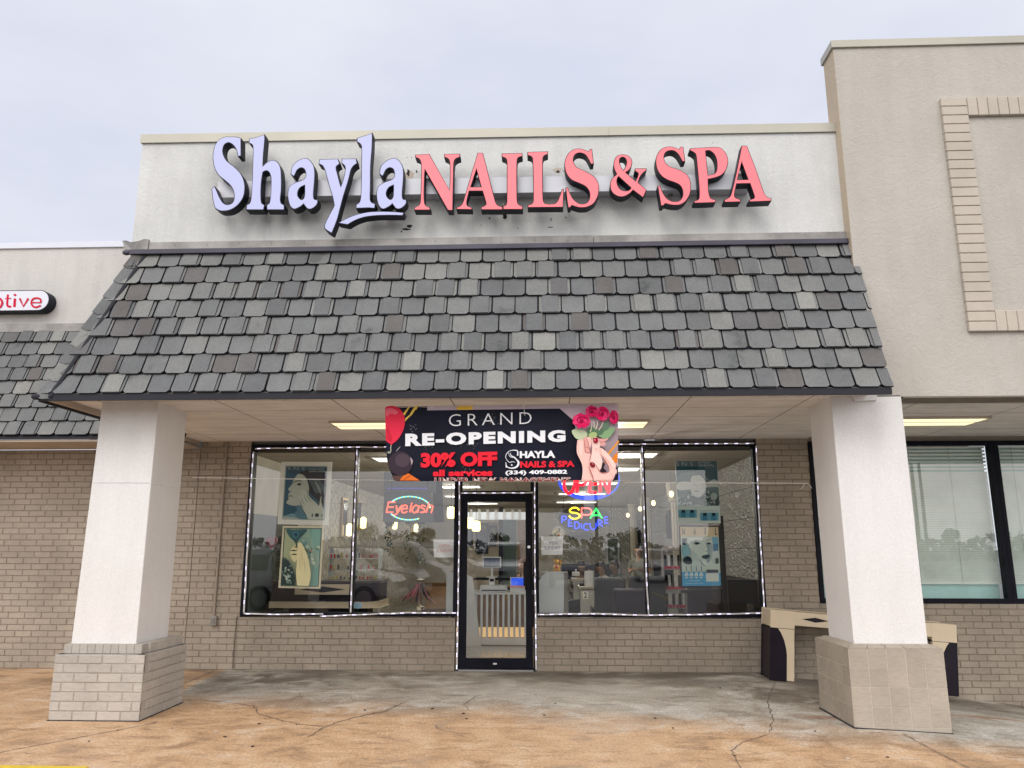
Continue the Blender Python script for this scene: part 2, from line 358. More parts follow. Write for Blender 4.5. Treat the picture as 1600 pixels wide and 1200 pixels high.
# ------------------------------------------------------------------ ground
def ss(a, b, x): t = min(1, max(0, (x-a)/(b-a))); return t*t*(3-2*t)
def gh(x, y):
    """the pavement falls away to the right as a ramp"""
    d = max(0, min(x, 9)-2.8); return -d*(.048+.066*ss(-3.3, -.4, y))*ss(-5.2, -3.6, y) - .0*d
def pavement_mat():
    m, t, b = bsdf('damp_concrete'); L = t.links.new
    c = t.nodes.new('ShaderNodeTexCoord'); sp = t.nodes.new('ShaderNodeSeparateXYZ'); L(c.outputs['Object'], sp.inputs[0])
    big = noise(t, .55, 5, .6); med = noise(t, 2.6, 6, .65, dist=.6); fine = noise(t, 42, 4, .7)
    # rain blown dust: the rust-orange film stops in a ragged line about two metres out from the shop
    a = t.nodes.new('ShaderNodeMath'); a.operation = 'MULTIPLY_ADD'; a.inputs[1].default_value = 2.4; L(big.outputs['Fac'], a.inputs[0]); L(sp.outputs['Y'], a.inputs[2])
    a2 = t.nodes.new('ShaderNodeMath'); a2.operation = 'MULTIPLY_ADD'; a2.inputs[1].default_value = 1.2; L(med.outputs['Fac'], a2.inputs[0]); L(a.outputs[0], a2.inputs[2])
    ax = t.nodes.new('ShaderNodeMath'); ax.operation = 'MULTIPLY_ADD'; ax.inputs[1].default_value = .22; L(sp.outputs['X'], ax.inputs[0]); L(a2.outputs[0], ax.inputs[2]); ay = t.nodes.new('ShaderNodeMath'); ay.operation = 'ADD'; ay.inputs[1].default_value = .95; L(ax.outputs[0], ay.inputs[0]); a2 = ay
    # to the left of the first pillar the film reaches the wall
    lx = t.nodes.new('ShaderNodeMapRange'); lx.inputs['From Min'].default_value = -4.15; lx.inputs['From Max'].default_value = -4.45; lx.inputs['To Max'].default_value = 4.5; L(sp.outputs['X'], lx.inputs['Value'])
    a3 = t.nodes.new('ShaderNodeMath'); a3.operation = 'SUBTRACT'; L(a2.outputs[0], a3.inputs[0]); L(lx.outputs[0], a3.inputs[1])
    f = t.nodes.new('ShaderNodeMapRange'); f.inputs['From Min'].default_value = -.55; f.inputs['From Max'].default_value = .30; L(a3.outputs[0], f.inputs['Value'])
    grey = ramp(t, med.outputs['Fac'], [(.25, (.20,.17,.14)), (.38, (.34,.30,.25)), (.54, (.49,.455,.40)), (.72, (.62,.60,.56))])
    orng = ramp(t, med.outputs['Fac'], [(.28, (.34,.22,.13)), (.45, (.55,.345,.195)), (.58, (.63,.425,.26)), (.74, (.64,.52,.39))])
    o = mixc(t, f.outputs[0], orng.outputs['Color'], grey.outputs['Color'])
    # wet dark patches near the wall
    wet = noise(t, .8, 4, .55, stretch=(1, 1.7, 1)); w1 = ramp(t, wet.outputs['Fac'], [(.44, (0,0,0)), (.56, (1,1,1))])
    yy = t.nodes.new('ShaderNodeMapRange'); yy.inputs['From Min'].default_value = -2.2; yy.inputs['From Max'].default_value = -.2; L(sp.outputs['Y'], yy.inputs['Value'])
    wm = t.nodes.new('ShaderNodeMath'); wm.operation = 'MULTIPLY'; L(w1.outputs['Color'], wm.inputs[0]); L(yy.outputs[0], wm.inputs[1])
    wm2 = t.nodes.new('ShaderNodeMath'); wm2.operation = 'MULTIPLY'; wm2.inputs[1].default_value = .62; L(wm.outputs[0], wm2.inputs[0])
    o = mixc(t, wm2.outputs[0], o, (.075,.055,.038))
    for (sx, sy, rx, ry, st_, cc_) in ((-3.35, -.75, .75, .45, .72, (.085,.06,.04)), (-1.9, -.35, .9, .22, .5, (.10,.075,.055)), (-3.9, -1.2, .5, .5, .45, (.12,.10,.08)), (.9, -.3, 1.6, .22, .45, (.12,.10,.08)), (2.55, -1.7, .45, .5, .5, (.12,.09,.06)), (3.0, -1.3, .8, .35, .45, (.11,.085,.06)), (2.35, -2.2, .16, .2, .6, (.60,.58,.55)), (2.75, -2.75, .35, .12, .5, (.34,.13,.05)), (4.6, -2.0, .7, .14, .6, (.36,.15,.07)), (.3, -1.5, 1.5, .5, .35, (.62,.60,.56)), (-2.6, -2.3, .7, .35, .35, (.17,.11,.075)), (-1.3, -2.6, .8, .3, .3, (.17,.11,.075)), (2.9, -3.6, .8, .35, .35, (.25,.17,.11))):
        mp = t.nodes.new('ShaderNodeMapping'); mp.vector_type = 'TEXTURE'; mp.inputs['Location'].default_value = (sx, sy, 0); mp.inputs['Scale'].default_value = (rx, ry, 5); L(c.outputs['Object'], mp.inputs['Vector'])
        ln = t.nodes.new('ShaderNodeVectorMath'); ln.operation = 'LENGTH'; L(mp.outputs[0], ln.inputs[0]); ad = t.nodes.new('ShaderNodeMath'); ad.operation = 'MULTIPLY_ADD'; ad.inputs[1].default_value = 2.6; L(med.outputs['Fac'], ad.inputs[0]); L(ln.outputs['Value'], ad.inputs[2])
        mk = t.nodes.new('ShaderNodeMapRange'); mk.inputs['From Min'].default_value = 2.35; mk.inputs['From Max'].default_value = 1.75; mk.inputs['To Max'].default_value = st_; L(ad.outputs[0], mk.inputs['Value']); o = mixc(t, mk.outputs[0], o, cc_)
    rf = ramp(t, fine.outputs['Fac'], [(.28, (.60,)*3), (.5, (1,)*3), (.75, (1.32,)*3)]); o = mixc(t, 1.0, o, rf.outputs['Color'], 'MULTIPLY')
    agg = t.nodes.new('ShaderNodeTexVoronoi'); agg.inputs['Scale'].default_value = 75; L(c.outputs['Object'], agg.inputs['Vector']); ra = ramp(t, agg.outputs['Distance'], [(.05, (1.25,1.22,1.15)), (.35, (1,1,1)), (.75, (.88,)*3)]); o = mixc(t, 1.0, o, ra.outputs['Color'], 'MULTIPLY')
    st = noise(t, 5.5, 8, .72, stretch=(.55, 1.6, 1), dist=.8); rs_ = ramp(t, st.outputs['Fac'], [(.34, (.60,.58,.56)), (.47, (.97,.97,.97)), (.60, (1.0,1.0,1.0)), (.72, (1.28,1.26,1.22))]); o = mixc(t, 1.0, o, rs_.outputs['Color'], 'MULTIPLY')
    L(o, b.inputs['Base Color'])
    rr = ramp(t, med.outputs['Fac'], [(.3, (.38,)*3), (.7, (.8,)*3)]); L(rr.outputs['Color'], b.inputs['Roughness'])
    bump(t, b, fine.outputs['Fac'], .35, .006); return m
M_PAVE = pavement_mat()
mb = MB(); NX, NY = 96, 44; X0, X1, Y0, Y1 = -16.0, 16.0, -4.86, .3
for j in range(NY+1):
    for i in range(NX+1):
        x = X0+(X1-X0)*i/NX; y = Y0+(Y1-Y0)*j/NY; mb.v.append((x, y, gh(x, y)))
for j in range(NY):
    for i in range(NX): a = j*(NX+1)+i; mb.f.append([a, a+1, a+NX+2, a+NX+1]); mb.m.append(0)
pave = mb.build('pavement', M_PAVE, smooth=True); tag(pave, 'damp rust-stained concrete pavement in front of the shops', 'pavement', kind='structure')
mb = MB(); mb.box(-16, 16, -4.98, -4.865, -.3, .0, 0); mb.box(-16, -3.42, -4.975, -4.755, .001, .006, 1)
M_CONC = mat('curb_concrete', (.34,.29,.23), .8, bs=.3); M_YEL = mat('yellow_paint', (.70,.50,.03), .6, var=.2, vs=14)
curb = mb.build('kerb', [M_CONC, M_YEL]); tag(curb, 'concrete kerb with yellow painted edge', 'kerb', kind='structure')
def asphalt():
    m, t, b = bsdf('asphalt'); n = noise(t, .12, 6, .6); r = ramp(t, n.outputs['Fac'], [(.3, (.06,.058,.056)), (.7, (.105,.10,.095))])
    f = noise(t, 30, 3); rf = ramp(t, f.outputs['Fac'], [(.3, (.75,)*3), (.7, (1.2,)*3)]); t.links.new(mixc(t, 1.0, r.outputs['Color'], rf.outputs['Color'], 'MULTIPLY'), b.inputs['Base Color'])
    b.inputs['Roughness'].default_value = .55; return m
mb = MB(); mb.quad((-900, -900, -.16), (900, -900, -.16), (900, 900, -.5), (-900, 900, -.5)); mb.v = [(-900,-900,-.16),(900,-900,-.16),(900,900,-.5),(-900,900,-.5)]
mb.v = [(-900,-900,-.16),(900,-900,-.16),(900,-4.9,-.16),(-900,-4.9,-.16),(900,900,-.5),(-900,900,-.5),(900,-4.9,-.5),(-900,-4.9,-.5)]; mb.f = [[0,1,2,3],[7,6,4,5]]; mb.m = [0, 0]
lot = mb.build('parking_lot', asphalt()); tag(lot, 'wide grey asphalt car park', 'car park', kind='structure')
mb = MB()
for i in range(-8, 9): mb.box(i*2.9-1.4-.05, i*2.9-1.4+.05, -22.5, -17.3, -.156, -.154)
for i in range(-12, 13): mb.box(i*2.9-1.4-.05, i*2.9-1.4+.05, -38.5, -33.5, -.156, -.154)
lines = mb.build('parking_lines', M_YEL); tag(lines, 'painted parking bay lines', 'markings', kind='structure')

# joints and cracks in the pavement: narrow dark seams
def seam(pts, w, mb, jit=.02, seed=1, z=.004):
    rn = random.Random(seed); P2 = []
    for i in range(len(pts)-1):
        a, b = Vector(pts[i]), Vector(pts[i+1]); n = max(2, int((b-a).length/.05))
        for k in range(n): q = a.lerp(b, k/n); P2.append(q+Vector((rn.uniform(-jit, jit), rn.uniform(-jit, jit))))
    P2.append(Vector(pts[-1])); vs = []
    for i, p in enumerate(P2):
        d = P2[min(i+1, len(P2)-1)]-P2[max(i-1, 0)]; d.normalize(); nn = Vector((-d.y, d.x)); ww = w*rn.uniform(.5, 1.3) if jit else w
        if jit and (i == 0 or i == len(P2)-1): ww *= .2
        for s in (-.5, .5): q = p+nn*ww*s; vs.append((q.x, q.y, gh(q.x, q.y)+z))
    mb.add(vs, [(2*i, 2*i+1, 2*i+3, 2*i+2) for i in range(len(P2)-1)])
def G(px, py):
    d = FWD*FPX + RGT*(px-800) + UPV*(600-py); q = CAM+d*((0-CAM.z)/d.z); return (q.x, q.y)
M_CRACK = mat('crack_dirt', (.19,.145,.11), .95)
mb = MB()
seam([(-3.70, -3.22), G(243, 1130), G(0, 1176), G(-150, 1207)], .014, mb, .003, 2)
seam([(-4.42, -.02), (-4.38, -1.0), (-4.36, -2.3)], .014, mb, .003, 3)
seam([G(1410, 1143), G(1440, 1160), G(1480, 1182), G(1515, 1200), G(1560, 1222)], .012, mb, .006, 4, .008)
mb.build('joint', M_CRACK, pave)
mb = MB()
seam([G(305, 1094), G(350, 1097), G(395, 1103), G(405, 1116), G(440, 1126), G(475, 1133), G(508, 1136)], .012, mb, .012, 5)
seam([G(635, 1097), G(600, 1112), G(560, 1120), G(530, 1128), G(508, 1136), G(480, 1153)], .015, mb, .012, 6)
seam([G(752, 1085), G(725, 1100), G(735, 1112)], .008, mb, .012, 7)
seam([G(640, 1128), G(680, 1133), G(690, 1142), G(740, 1148)], .006, mb, .012, 8)
seam([G(1212, 1066), G(1203, 1085), G(1200, 1100), G(1208, 1125), G(1203, 1145)], .011, mb, .012, 9)
seam([G(1200, 1148), G(1160, 1160), G(1143, 1173), G(1156, 1198), G(1160, 1215)], .010, mb, .009, 10)
mb.build('crack', M_CRACK, pave)
mb = MB(); rn = random.Random(3)
for i in range(24):
    px = rn.uniform(120, 1560); py = rn.uniform(1062, 1192); x, y = G(px, py); s = rn.uniform(.006, .02)
    z = gh(x, y)+.003; a = rn.uniform(0, 3); pts = [(x+s*math.cos(a+k*1.26)*rn.uniform(.6, 1.3), y+s*math.sin(a+k*1.26)*rn.uniform(.6, 1.3), z) for k in range(5)]
    mb.prism(pts, (0, 0, .004), m=0 if rn.random() < .75 else 1)
lit = mb.build('litter', [mat('leaf_litter', (.05,.03,.02), .9), mat('gum_spot', (.55,.52,.48), .8)]); tag(lit, 'small leaves, pebbles and gum spots strewn on the pavement', 'litter', kind='stuff')

# ------------------------------------------------------------------ brick walls
def bricks(mb, x0, x1, z0, z1, y, bw=.235, ch=.0817, j=.009, seed=0, m=0, mort=1, axis='x', zref=0.0, sign=1, depth=.03, bond=True):
    """running bond; every brick is a slightly rounded block proud of the mortar. axis x: wall facing -Y at y; axis y: wall facing sign*X at x=y"""
    rn = random.Random(seed); e = .004
    def pt(u, d, z): return (u, y+d, z) if axis == 'x' else (y-sign*d, u, z)
    k0 = int(math.floor((z0-zref)/ch+1e-6)); k = k0
    while zref+k*ch < z1-.004:
        za = max(z0, zref+k*ch+j/2); zb = min(z1, zref+(k+1)*ch-j/2)
        if zb-za > .01:
            u = x0-(rn.random()*.03+(bw/2 if (k % 2 and bond) else 0))-bw*0
            while u < x1:
                L = bw+rn.uniform(-.004, .004); ua = max(x0, u+j/2); ub = min(x1, u+L-j/2); u += L
                if ub-ua < .02: continue
                d = rn.uniform(-.0025, .002)
                fr = [pt(ua+e, d, za+e), pt(ub-e, d, za+e), pt(ub-e, d, zb-e), pt(ua+e, d, zb-e)]; bk = [pt(ua, d+.006, za), pt(ub, d+.006, za), pt(ub, d+.006, zb), pt(ua, d+.006, zb)]; bb = [pt(ua, .02, za), pt(ub, .02, za), pt(ub, .02, zb), pt(ua, .02, zb)]
                mb.add(fr+bk+bb, [(0,1,2,3)]+[(4+i, 4+(i+1) % 4, (i+1) % 4, i) for i in range(4)]+[(8+i, 8+(i+1) % 4, 4+(i+1) % 4, 4+i) for i in range(4)], m)
        k += 1
    if axis == 'x': mb.box(x0, x1, y+.007, y+depth+.08, z0, z1, mort)
    else:
        xa, xb = sorted((y-sign*.009, y-sign*(depth+.08))); mb.box(xa, xb, x0, x1, z0, z1, mort)

# ------------------------------------------------------------------ shingled mansard
def clip(poly, a, b, c):
    """keep the part of poly with a*x+b*y+c >= 0"""
    o = []
    for i in range(len(poly)):
        p, q = poly[i-1], poly[i]; dp = a*p[0]+b*p[1]+c; dq = a*q[0]+b*q[1]+c
        if (dp >= 0) != (dq >= 0): t = dp/(dp-dq); o.append((p[0]+(q[0]-p[0])*t, p[1]+(q[1]-p[1])*t))
        if dq >= 0: o.append(q)
    return o
def mansard(mb, T, nrm, u0, u1, v1, rows, planes=(), tw=.236, seed=0, flare=0):
    """T(u,v)->point on the roof plane, v up the slope; tiles overlap downwards"""
    rn = random.Random(seed); ex = v1/rows; nrm = Vector(nrm)
    def put(poly, h0, h1):
        for pl in planes: poly = clip(poly, *pl) if poly else poly
        if len(poly) < 3: return
        v0 = min(p[1] for p in poly); vv = max(p[1] for p in poly)
        def hh(v): return h0+(h1-h0)*(v-v0)/max(vv-v0, 1e-4)
        top = [T(*p)+nrm*hh(p[1]) for p in poly]; bot = [T(*p)+nrm*(hh(p[1])-.022) for p in poly]; n = len(poly)
        mb.add(top, [tuple(range(n))], 0); mb.add(top+bot, [(i, n+i, n+(i+1) % n, (i+1) % n) for i in range(n)], 1)
    off = 0
    for r in range(rows):
        v = r*ex; off = (off+tw*(.5 if rn.random() < .75 else .32)+rn.uniform(-.02, .02)) % tw; u = u0-tw-off
        while u < u1+tw:
            g = .0075; a, b = u+g, u+tw-g; c = .026; du = rn.uniform(-.004, .004); dv = rn.uniform(-.003, .003); vb = v+.020+dv; vt = v+ex+.02
            a += du; b += du; lift = rn.uniform(0, .004); fl = flare if r == 0 else 0
            base = [(a, vt), (a, vb+c), (a+c, vb), (b-c, vb), (b, vb+c), (b, vt)]
            put(base, .036+lift+fl, .010)
            if rn.random() < .46:
                w = rn.uniform(.022, .034); w2 = rn.uniform(.022, .034); put([(a+w, vt+.002), (a+w, vb+.004), (b-w2, vb+.004), (b-w2, vt+.002)], .047+lift+fl, .026)
            u += tw
    return mb
# ------------------------------------------------------------------ the nail salon building
shop = thing('salon_building', (-.6, 0, 0), 'brick nail salon shopfront with white stucco parapet and dark shingled mansard canopy', 'building')
def wallmb(x0, x1, z0, z1, seed, name='brick_wall', parent=None, y=0.0, mats=None, top=True):
    mb = MB(); bricks(mb, x0, x1, z0, z1, y, seed=seed); return mb.build(name, mats or [M_BRICK, M_MORTAR], parent or shop)
GX0, GX1 = -4.172, 2.951; SILL, HEAD = .70, 3.055
wallmb(-4.90, GX0, 0, 3.1, 1); wallmb(GX0, -1.215, 0, SILL-.02, 2, y=-.012); wallmb(-.115, GX1, 0, SILL-.02, 3); wallmb(GX1, 3.66, -.12, 3.1, 4)
mb = MB(); mb.box(-4.48, 3.23, .0, .3, 3.131, 4.99); mb.build('header', M_MORTAR, shop)
# soffit: grid of pale boards
def soffit_mat():
    m, t, b = bsdf('soffit_board'); c = t.nodes.new('ShaderNodeTexCoord')
    br = t.nodes.new('ShaderNodeTexBrick'); br.offset = 0; br.inputs['Scale'].default_value = 1; br.inputs['Brick Width'].default_value = 1.22; br.inputs['Row Height'].default_value = .60
    br.inputs['Mortar Size'].default_value = .006; br.inputs['Mortar Smooth'].default_value = .2; br.inputs['Color1'].default_value = (.84,.80,.77,1); br.inputs['Color2'].default_value = (.88,.84,.81,1); br.inputs['Mortar'].default_value = (.16,.13,.11,1)
    mp = t.nodes.new('ShaderNodeMapping'); mp.inputs['Location'].default_value = (.35, .1, 0); t.links.new(c.outputs['Object'], mp.inputs['Vector']); t.links.new(mp.outputs[0], br.inputs['Vector'])
    n = noise(t, 2.5, 5, .6, stretch=(1, 3, 1)); r = ramp(t, n.outputs['Fac'], [(.35, (.86,)*3), (.65, (1.05,)*3)]); t.links.new(mixc(t, 1.0, br.outputs['Color'], r.outputs['Color'], 'MULTIPLY'), b.inputs['Base Color'])
    b.inputs['Roughness'].default_value = .85; n2 = noise(t, 22, 5); bump(t, b, n2.outputs['Fac'], .35, .006); return m
M_SOFFIT = soffit_mat()
mb = MB(); mb.box(-4.93, 3.235, -3.50, .0, 3.098, 3.13); mb.box(3.235, 3.66, -2.80, 0, 3.098, 3.13); sof = mb.build('soffit', M_SOFFIT, shop)
# mansard canopy
HL = 1.815
def TF(u, v): return Vector((u, -3.55+.58*v/HL, 3.06+1.72*v/HL))
L2 = 1.788
def TS(u, v): return Vector((-4.95+.49*v/L2, u, 3.06+1.72*v/L2))
mb = MB()
nF = (0, -.948, .32)
mansard(mb, TF, nF, -4.95, 3.30, 1.815, 8, planes=[(1, -.49/HL, 4.94), (-1, 0, 3.30)], seed=11, flare=.012)
mans = mb.build('mansard_roof', [M_SHINGLE, M_BACKING], shop)
mb = MB(); mansard(mb, TS, (-.962, 0, .274), -3.6, -.3, 1.788, 8, planes=[(1, -.58/L2, 3.53), (-1, 0, -.36)], seed=12, flare=.01); mb.build('side_shingles', [M_SHINGLE, M_BACKING], mans)
mb = MB()   # dark felt under the tiles
mb.prism([TF(-4.94, 0), TF(3.29, 0), TF(3.235, 1.80), TF(-4.45, 1.80)], (0, .03, 0)); mb.prism([TS(-3.54, 0), TS(-.36, 0), TS(-.36, 1.78), TS(-2.97, 1.78)], (.03, 0, 0)); mb.build('roof_backing', M_BACKING, mans)
mb = MB(); hip0 = Vector((-4.955, -3.56, 3.06)); hip1 = Vector((-4.455, -2.975, 4.79)); hd = (hip1-hip0); HN = 9; hl = hd.length; hd.normalize()
fw = Vector((1, 0, 0)); fw = (fw-hd*fw.dot(hd)).normalized(); sw = Vector((0, 1, 0)); sw = (sw-hd*sw.dot(hd)).normalized(); upn = Vector((-.62, -.72, .30)).normalized()
for i in range(HN):
    a = hip0+hd*(hl*i/HN-.012); b = hip0+hd*(hl*(i+1)/HN+.03)
    def ln(c, lift, w): return [c+sw*w*1.1+upn*(lift-.03), c+upn*(lift+.012), c+fw*w*.6+upn*(lift+.004), c+fw*w+upn*(lift-.012)]
    lo = ln(a, .040, .108); hi = ln(b, .024, .104); lo[2] -= hd*.012; lo[3] += hd*.012; lo[0] += hd*.01
    th = upn*-.014; n = 4; vs = lo+hi+[p+th for p in lo]+[p+th for p in hi]
    fs = []
    for k in range(3): fs += [(k, k+1, 5+k, 4+k), (8+k, 12+k, 13+k, 9+k), (k, 8+k, 9+k, k+1), (4+k, 5+k, 13+k, 12+k)]
    fs += [(3, 11, 15, 7), (0, 4, 12, 8)]; mb.add(vs, fs)
mb.build('hip_cap', M_SHINGLE, mans)
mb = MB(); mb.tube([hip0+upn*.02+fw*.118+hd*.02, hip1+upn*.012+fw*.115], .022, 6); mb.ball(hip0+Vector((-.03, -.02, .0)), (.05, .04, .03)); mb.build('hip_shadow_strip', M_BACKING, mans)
mb = MB(); mb.box(-4.96, 3.285, -3.575, -3.545, 3.022, 3.088, 0); mb.box(-4.955, 3.235, -3.545, -3.49, 3.070, 3.097, 1); mb.box(-4.975, -4.955, -3.56, -.36, 3.015, 3.068, 0); mb.box(-4.953, -4.90, -3.54, -.05, 3.040, 3.10, 1)
mb.build('drip_edge', [M_BACKING, M_FASCIA], mans)
# parapet, coping, flashings
par = MB(); par.prism([(-4.55, -2.95, 4.70), (3.236, -2.95, 4.70), (3.236, -2.95, 6.10), (-4.55, -2.95, 6.17)], (0, .22, 0)); par = par.build('parapet', M_STUC_SHOP, shop)
mb = MB(); mb.prism([(-4.565, -2.975, 6.125), (3.235, -2.975, 6.085), (3.235, -2.975, 6.185), (-4.565, -2.975, 6.225)], (0, .28, 0))
for x in (-1.9, .75): mb.box(x, x+.006, -2.979, -2.70, 6.115-.0051*(x+4.5)+.0, 6.212-.0051*(x+4.5))
mb.build('coping', M_METAL_TAN, par, bevel=.004)
mb = MB(); mb.box(-4.55, .55, -2.995, -2.952, 4.815, 4.905); mb.box(.556, 3.234, -2.998, -2.952, 4.812, 4.900); mb.box(-1.4, -1.39, -3.0, -2.95, 4.81, 4.91)
rn = random.Random(5)
for i in range(22): x = -4.4+i*.36; mb.ball((x, -2.997, 4.86+rn.uniform(-.02, .02)), .006, 0, 6, 4)
pts = []   # crumpled metal end piece
for i in range(7): pts.append((-4.575+i*.04, -3.0-rn.uniform(0, .02), 4.80+rn.uniform(-.015, .012)))
for i in range(7): pts.append((-4.33-i*.05, -3.005-rn.uniform(0, .02), 4.915+rn.uniform(-.01, .02)))
mb.prism(pts, (0, .03, 0)); mb.build('flashing', M_METAL_GRAY, par)
mb = MB(); mb.box(-4.52, 3.233, -3.045, -2.953, 4.752, 4.806); mb.ball((-4.55, -3.03, 4.775), (.05, .03, .032)); mb.build('gutter_strip', M_METAL_PLUM, par, bevel=.004)
# screw holes, chips and stains in the stucco
M_HOLE = mat('hole_dark', (.03,.026,.024), .95)
def chip(px, py, rx, rz, seed, Y=-2.9515):
    mb = MB(); r = random.Random(seed); c = P(px, py, Y); mb.sheet([(c.x+rx*math.cos(k*.7)*r.uniform(.55, 1.25), Y, c.z+rz*math.sin(k*.7)*r.uniform(.55, 1.25)) for k in range(9)]); mb.build('stucco_chip', M_HOLE, par)
for q in [(638, 270, .022, .045, 1), (651, 268, .01, .02, 12), (634, 358, .05, .014, 2), (640, 353, .03, .02, 22), (627, 362, .012, .012, 23), (872, 268, .022, .02, 3), (880, 267, .009, .006, 31), (765, 341, .012, .012, 4), (789, 340, .022, .024, 5), (788, 336, .02, .03, 15), (861, 343, .007, .022, 6), (884, 340, .01, .01, 7), (861, 355, .04, .007, 8), (752, 352, .008, .008, 9), (809, 357, .007, .007, 10), (643, 246, .006, .006, 11), (636, 246, .005, .005, 13), (1113, 223, .008, .004, 14)]: chip(*q)
mb = MB(); c = P(640, 272, -2.952); mb.sheet([(c.x+.05*math.cos(k*.6)*rn.uniform(.7, 1.3), -2.9507, c.z-.02+.07*math.sin(k*.6)*rn.uniform(.7, 1.2)) for k in range(10)]); mb.build('stucco_patch', mat('stucco_patch', (.50,.42,.36), .9), par); mb = MB(); c = P(871, 266, -2.952); mb.sheet([(c.x+.05*math.cos(k*.6)*rn.uniform(.7, 1.3), -2.9507, c.z+.03*math.sin(k*.6)*rn.uniform(.7, 1.2)) for k in range(10)])
mb.build('stucco_patch', mat('stucco_patch', (.50,.42,.36), .9), par)
mb = MB(); c = P(1107, 380, -2.9)
# roof slab behind the parapet
mb = MB(); mb.box(-4.5, 3.23, -2.72, 16.4, 5.0, 5.2); mb.box(-4.545, -4.50, -2.725, 0, 4.7, 6.05); mb.build('flat_roof', M_METAL_GRAY, shop)

# pillars
def pillar_shaft(xb0, xb1, xt0, xt1, parent, wire=False):
    mb = MB(); y0, y1 = -3.1, -2.44; zb, zt = .69, 3.10; vs = []; fs = []; K = 10
    for k in range(K+1):
        t = k/K; a = xb0+(xt0-xb0)*t; b = xb1+(xt1-xb1)*t; z = zb+(zt-zb)*t; vs += [(a, y0, z), (b, y0, z), (b, y1, z), (a, y1, z)]
    for k in range(K):
        for j in range(4): fs.append((4*k+j, 4*k+(j+1) % 4, 4*k+4+(j+1) % 4, 4*k+4+j))
    mb.add(vs, fs); return mb.build('shaft', M_PILLAR, parent, bevel=.008)
pl = thing('pillar', (-4.29, -2.75, 0), 'white stucco pillar on a painted brick base, left of the door', 'pillar')
pillar_shaft(-4.645, -3.995, -4.60, -4.00, pl)
mb = MB(); X0p, X1p, Y0p, Y1p = -4.728, -3.845, -3.205, -2.30
bricks(mb, X0p, X1p, 0, .60, Y0p, seed=31, ch=.0857, bond=True, depth=.0); bricks(mb, Y0p+.01, Y1p, 0, .60, X1p, seed=32, ch=.0857, axis='y', sign=1, depth=0)
bricks(mb, Y0p+.01, Y1p, 0, .60, X0p, seed=33, ch=.0857, axis='y', sign=-1, depth=0); bricks(mb, X0p+.01, X1p-.01, 0, .60, Y1p-.1, seed=34, ch=.0857, depth=0)
mb.box(X0p+.05, X1p-.05, Y0p+.05, Y1p-.05, -.02, .598, 1)
i0 = 0.055
for k in range(10):   # rowlock course on top, set back
    xa = X0p+i0+k*(X1p-X0p-2*i0)/10; mb.box(xa+.002, xa+(X1p-X0p-2*i0)/10-.002, Y0p+.045, Y0p+.16, .605, .69, 0)
for k in range(9):
    ya = Y0p+.165+k*(Y1p-Y0p-.21)/9; w = (Y1p-Y0p-.21)/9
    mb.box(X1p-.17, X1p-i0+.02, ya+.002, ya+w-.002, .605, .69, 0); mb.box(X0p+i0-.02, X0p+.17, ya+.002, ya+w-.002, .605, .69, 0)
mb.box(X0p+.10, X1p-.10, Y0p+.1, Y1p-.05, .60, .684, 1)
mb.build('brick_base', [M_BRICK_PIL, M_MORTAR_PIL], pl)
mb = MB(); mb.tube([(-4.60, -3.104, 2.26), (-4.01, -3.104, 2.255), (-3.996, -3.06, 2.25), (-3.996, -2.44, 2.24)], .003, 5); mb.build('tied_string', M_WHITE, pl)
pr = thing('pillar', (3.24, -2.75, 0), 'white stucco pillar on a square tiled base, right of the door', 'pillar')
pillar_shaft(2.905, 3.59, 2.885, 3.582, pr)
M_TILE = brick_mat('glazed_tile', (.37,.325,.27), (.42,.37,.31), .16); M_TILE.node_tree.nodes['Principled BSDF'].inputs['Roughness'].default_value = .6
M_GROUT = mat('tile_grout', (.50,.45,.38), .9)
mb = MB(); xa, xb, ya, yb = 2.81, 3.67, -3.205, -2.30; zt = .695; nr = 4; th = .172
def gb(x): return gh(x, -3.2)-.02
def tile(pts, n): mb.prism(pts, n, 0)
for r_ in range(-1, nr):
    z0 = zt-(r_+1)*th if False else zt-(nr-r_)*th
    for k in range(5):
        w = (xb-xa)/5; g = .004; zl, zh = zt-(r_+1)*th*1.0, 0
for r_ in range(5):
    zh = zt-r_*th-.004; zl = zt-(r_+1)*th+.004
    for k in range(5):
        w = (xb-xa)/5; g = .005; a, b = xa+k*w+g, xa+(k+1)*w-g; lo = max(zl, gh(a, -3.2)-.03)
        if zh-lo > .02: mb.box(a, b, ya-.0035, ya+.01, lo, zh, 0)
        wy = (yb-ya)/5; c, d = ya+k*wy+g, ya+(k+1)*wy-g
        if zh-zl > .02: mb.box(xa-.0035, xa+.01, c, d, zl, zh, 0); mb.box(xb-.01, xb+.006, c, d, zl-.05*0, zh, 0)
for k in range(5):   # sloping cap tiles
    w = (xb-xa)/5; g = .0035; a, b = xa+k*w+g, xa+(k+1)*w-g
    def cx(x): return xa+.08+(x-xa)*(xb-xa-.15)/(xb-xa)
    mb.prism([(a, ya-.004, zt+.001), (b, ya-.004, zt+.001), (cx(b), ya+.11, zt+.03), (cx(a), ya+.11, zt+.03)], (0, .002, -.012), 0)
    wy = (yb-ya)/5; c, d = ya+k*wy+g, ya+(k+1)*wy-g
    def cy(y): return ya+.11+(y-ya)*(yb-ya-.24)/(yb-ya)
    mb.prism([(xa-.004, d, zt+.001), (xa-.004, c, zt+.001), (xa+.09, cy(c), zt+.03), (xa+.09, cy(d), zt+.03)], (.002, 0, -.012), 0)
mb.box(xa, xb, ya, yb, -.2, zt-.004, 1); mb.box(xa+.06, xb-.05, ya+.08, yb-.05, zt-.01, zt+.022, 1)
mb.build('tiled_base', [M_TILE, M_GROUT], pr)
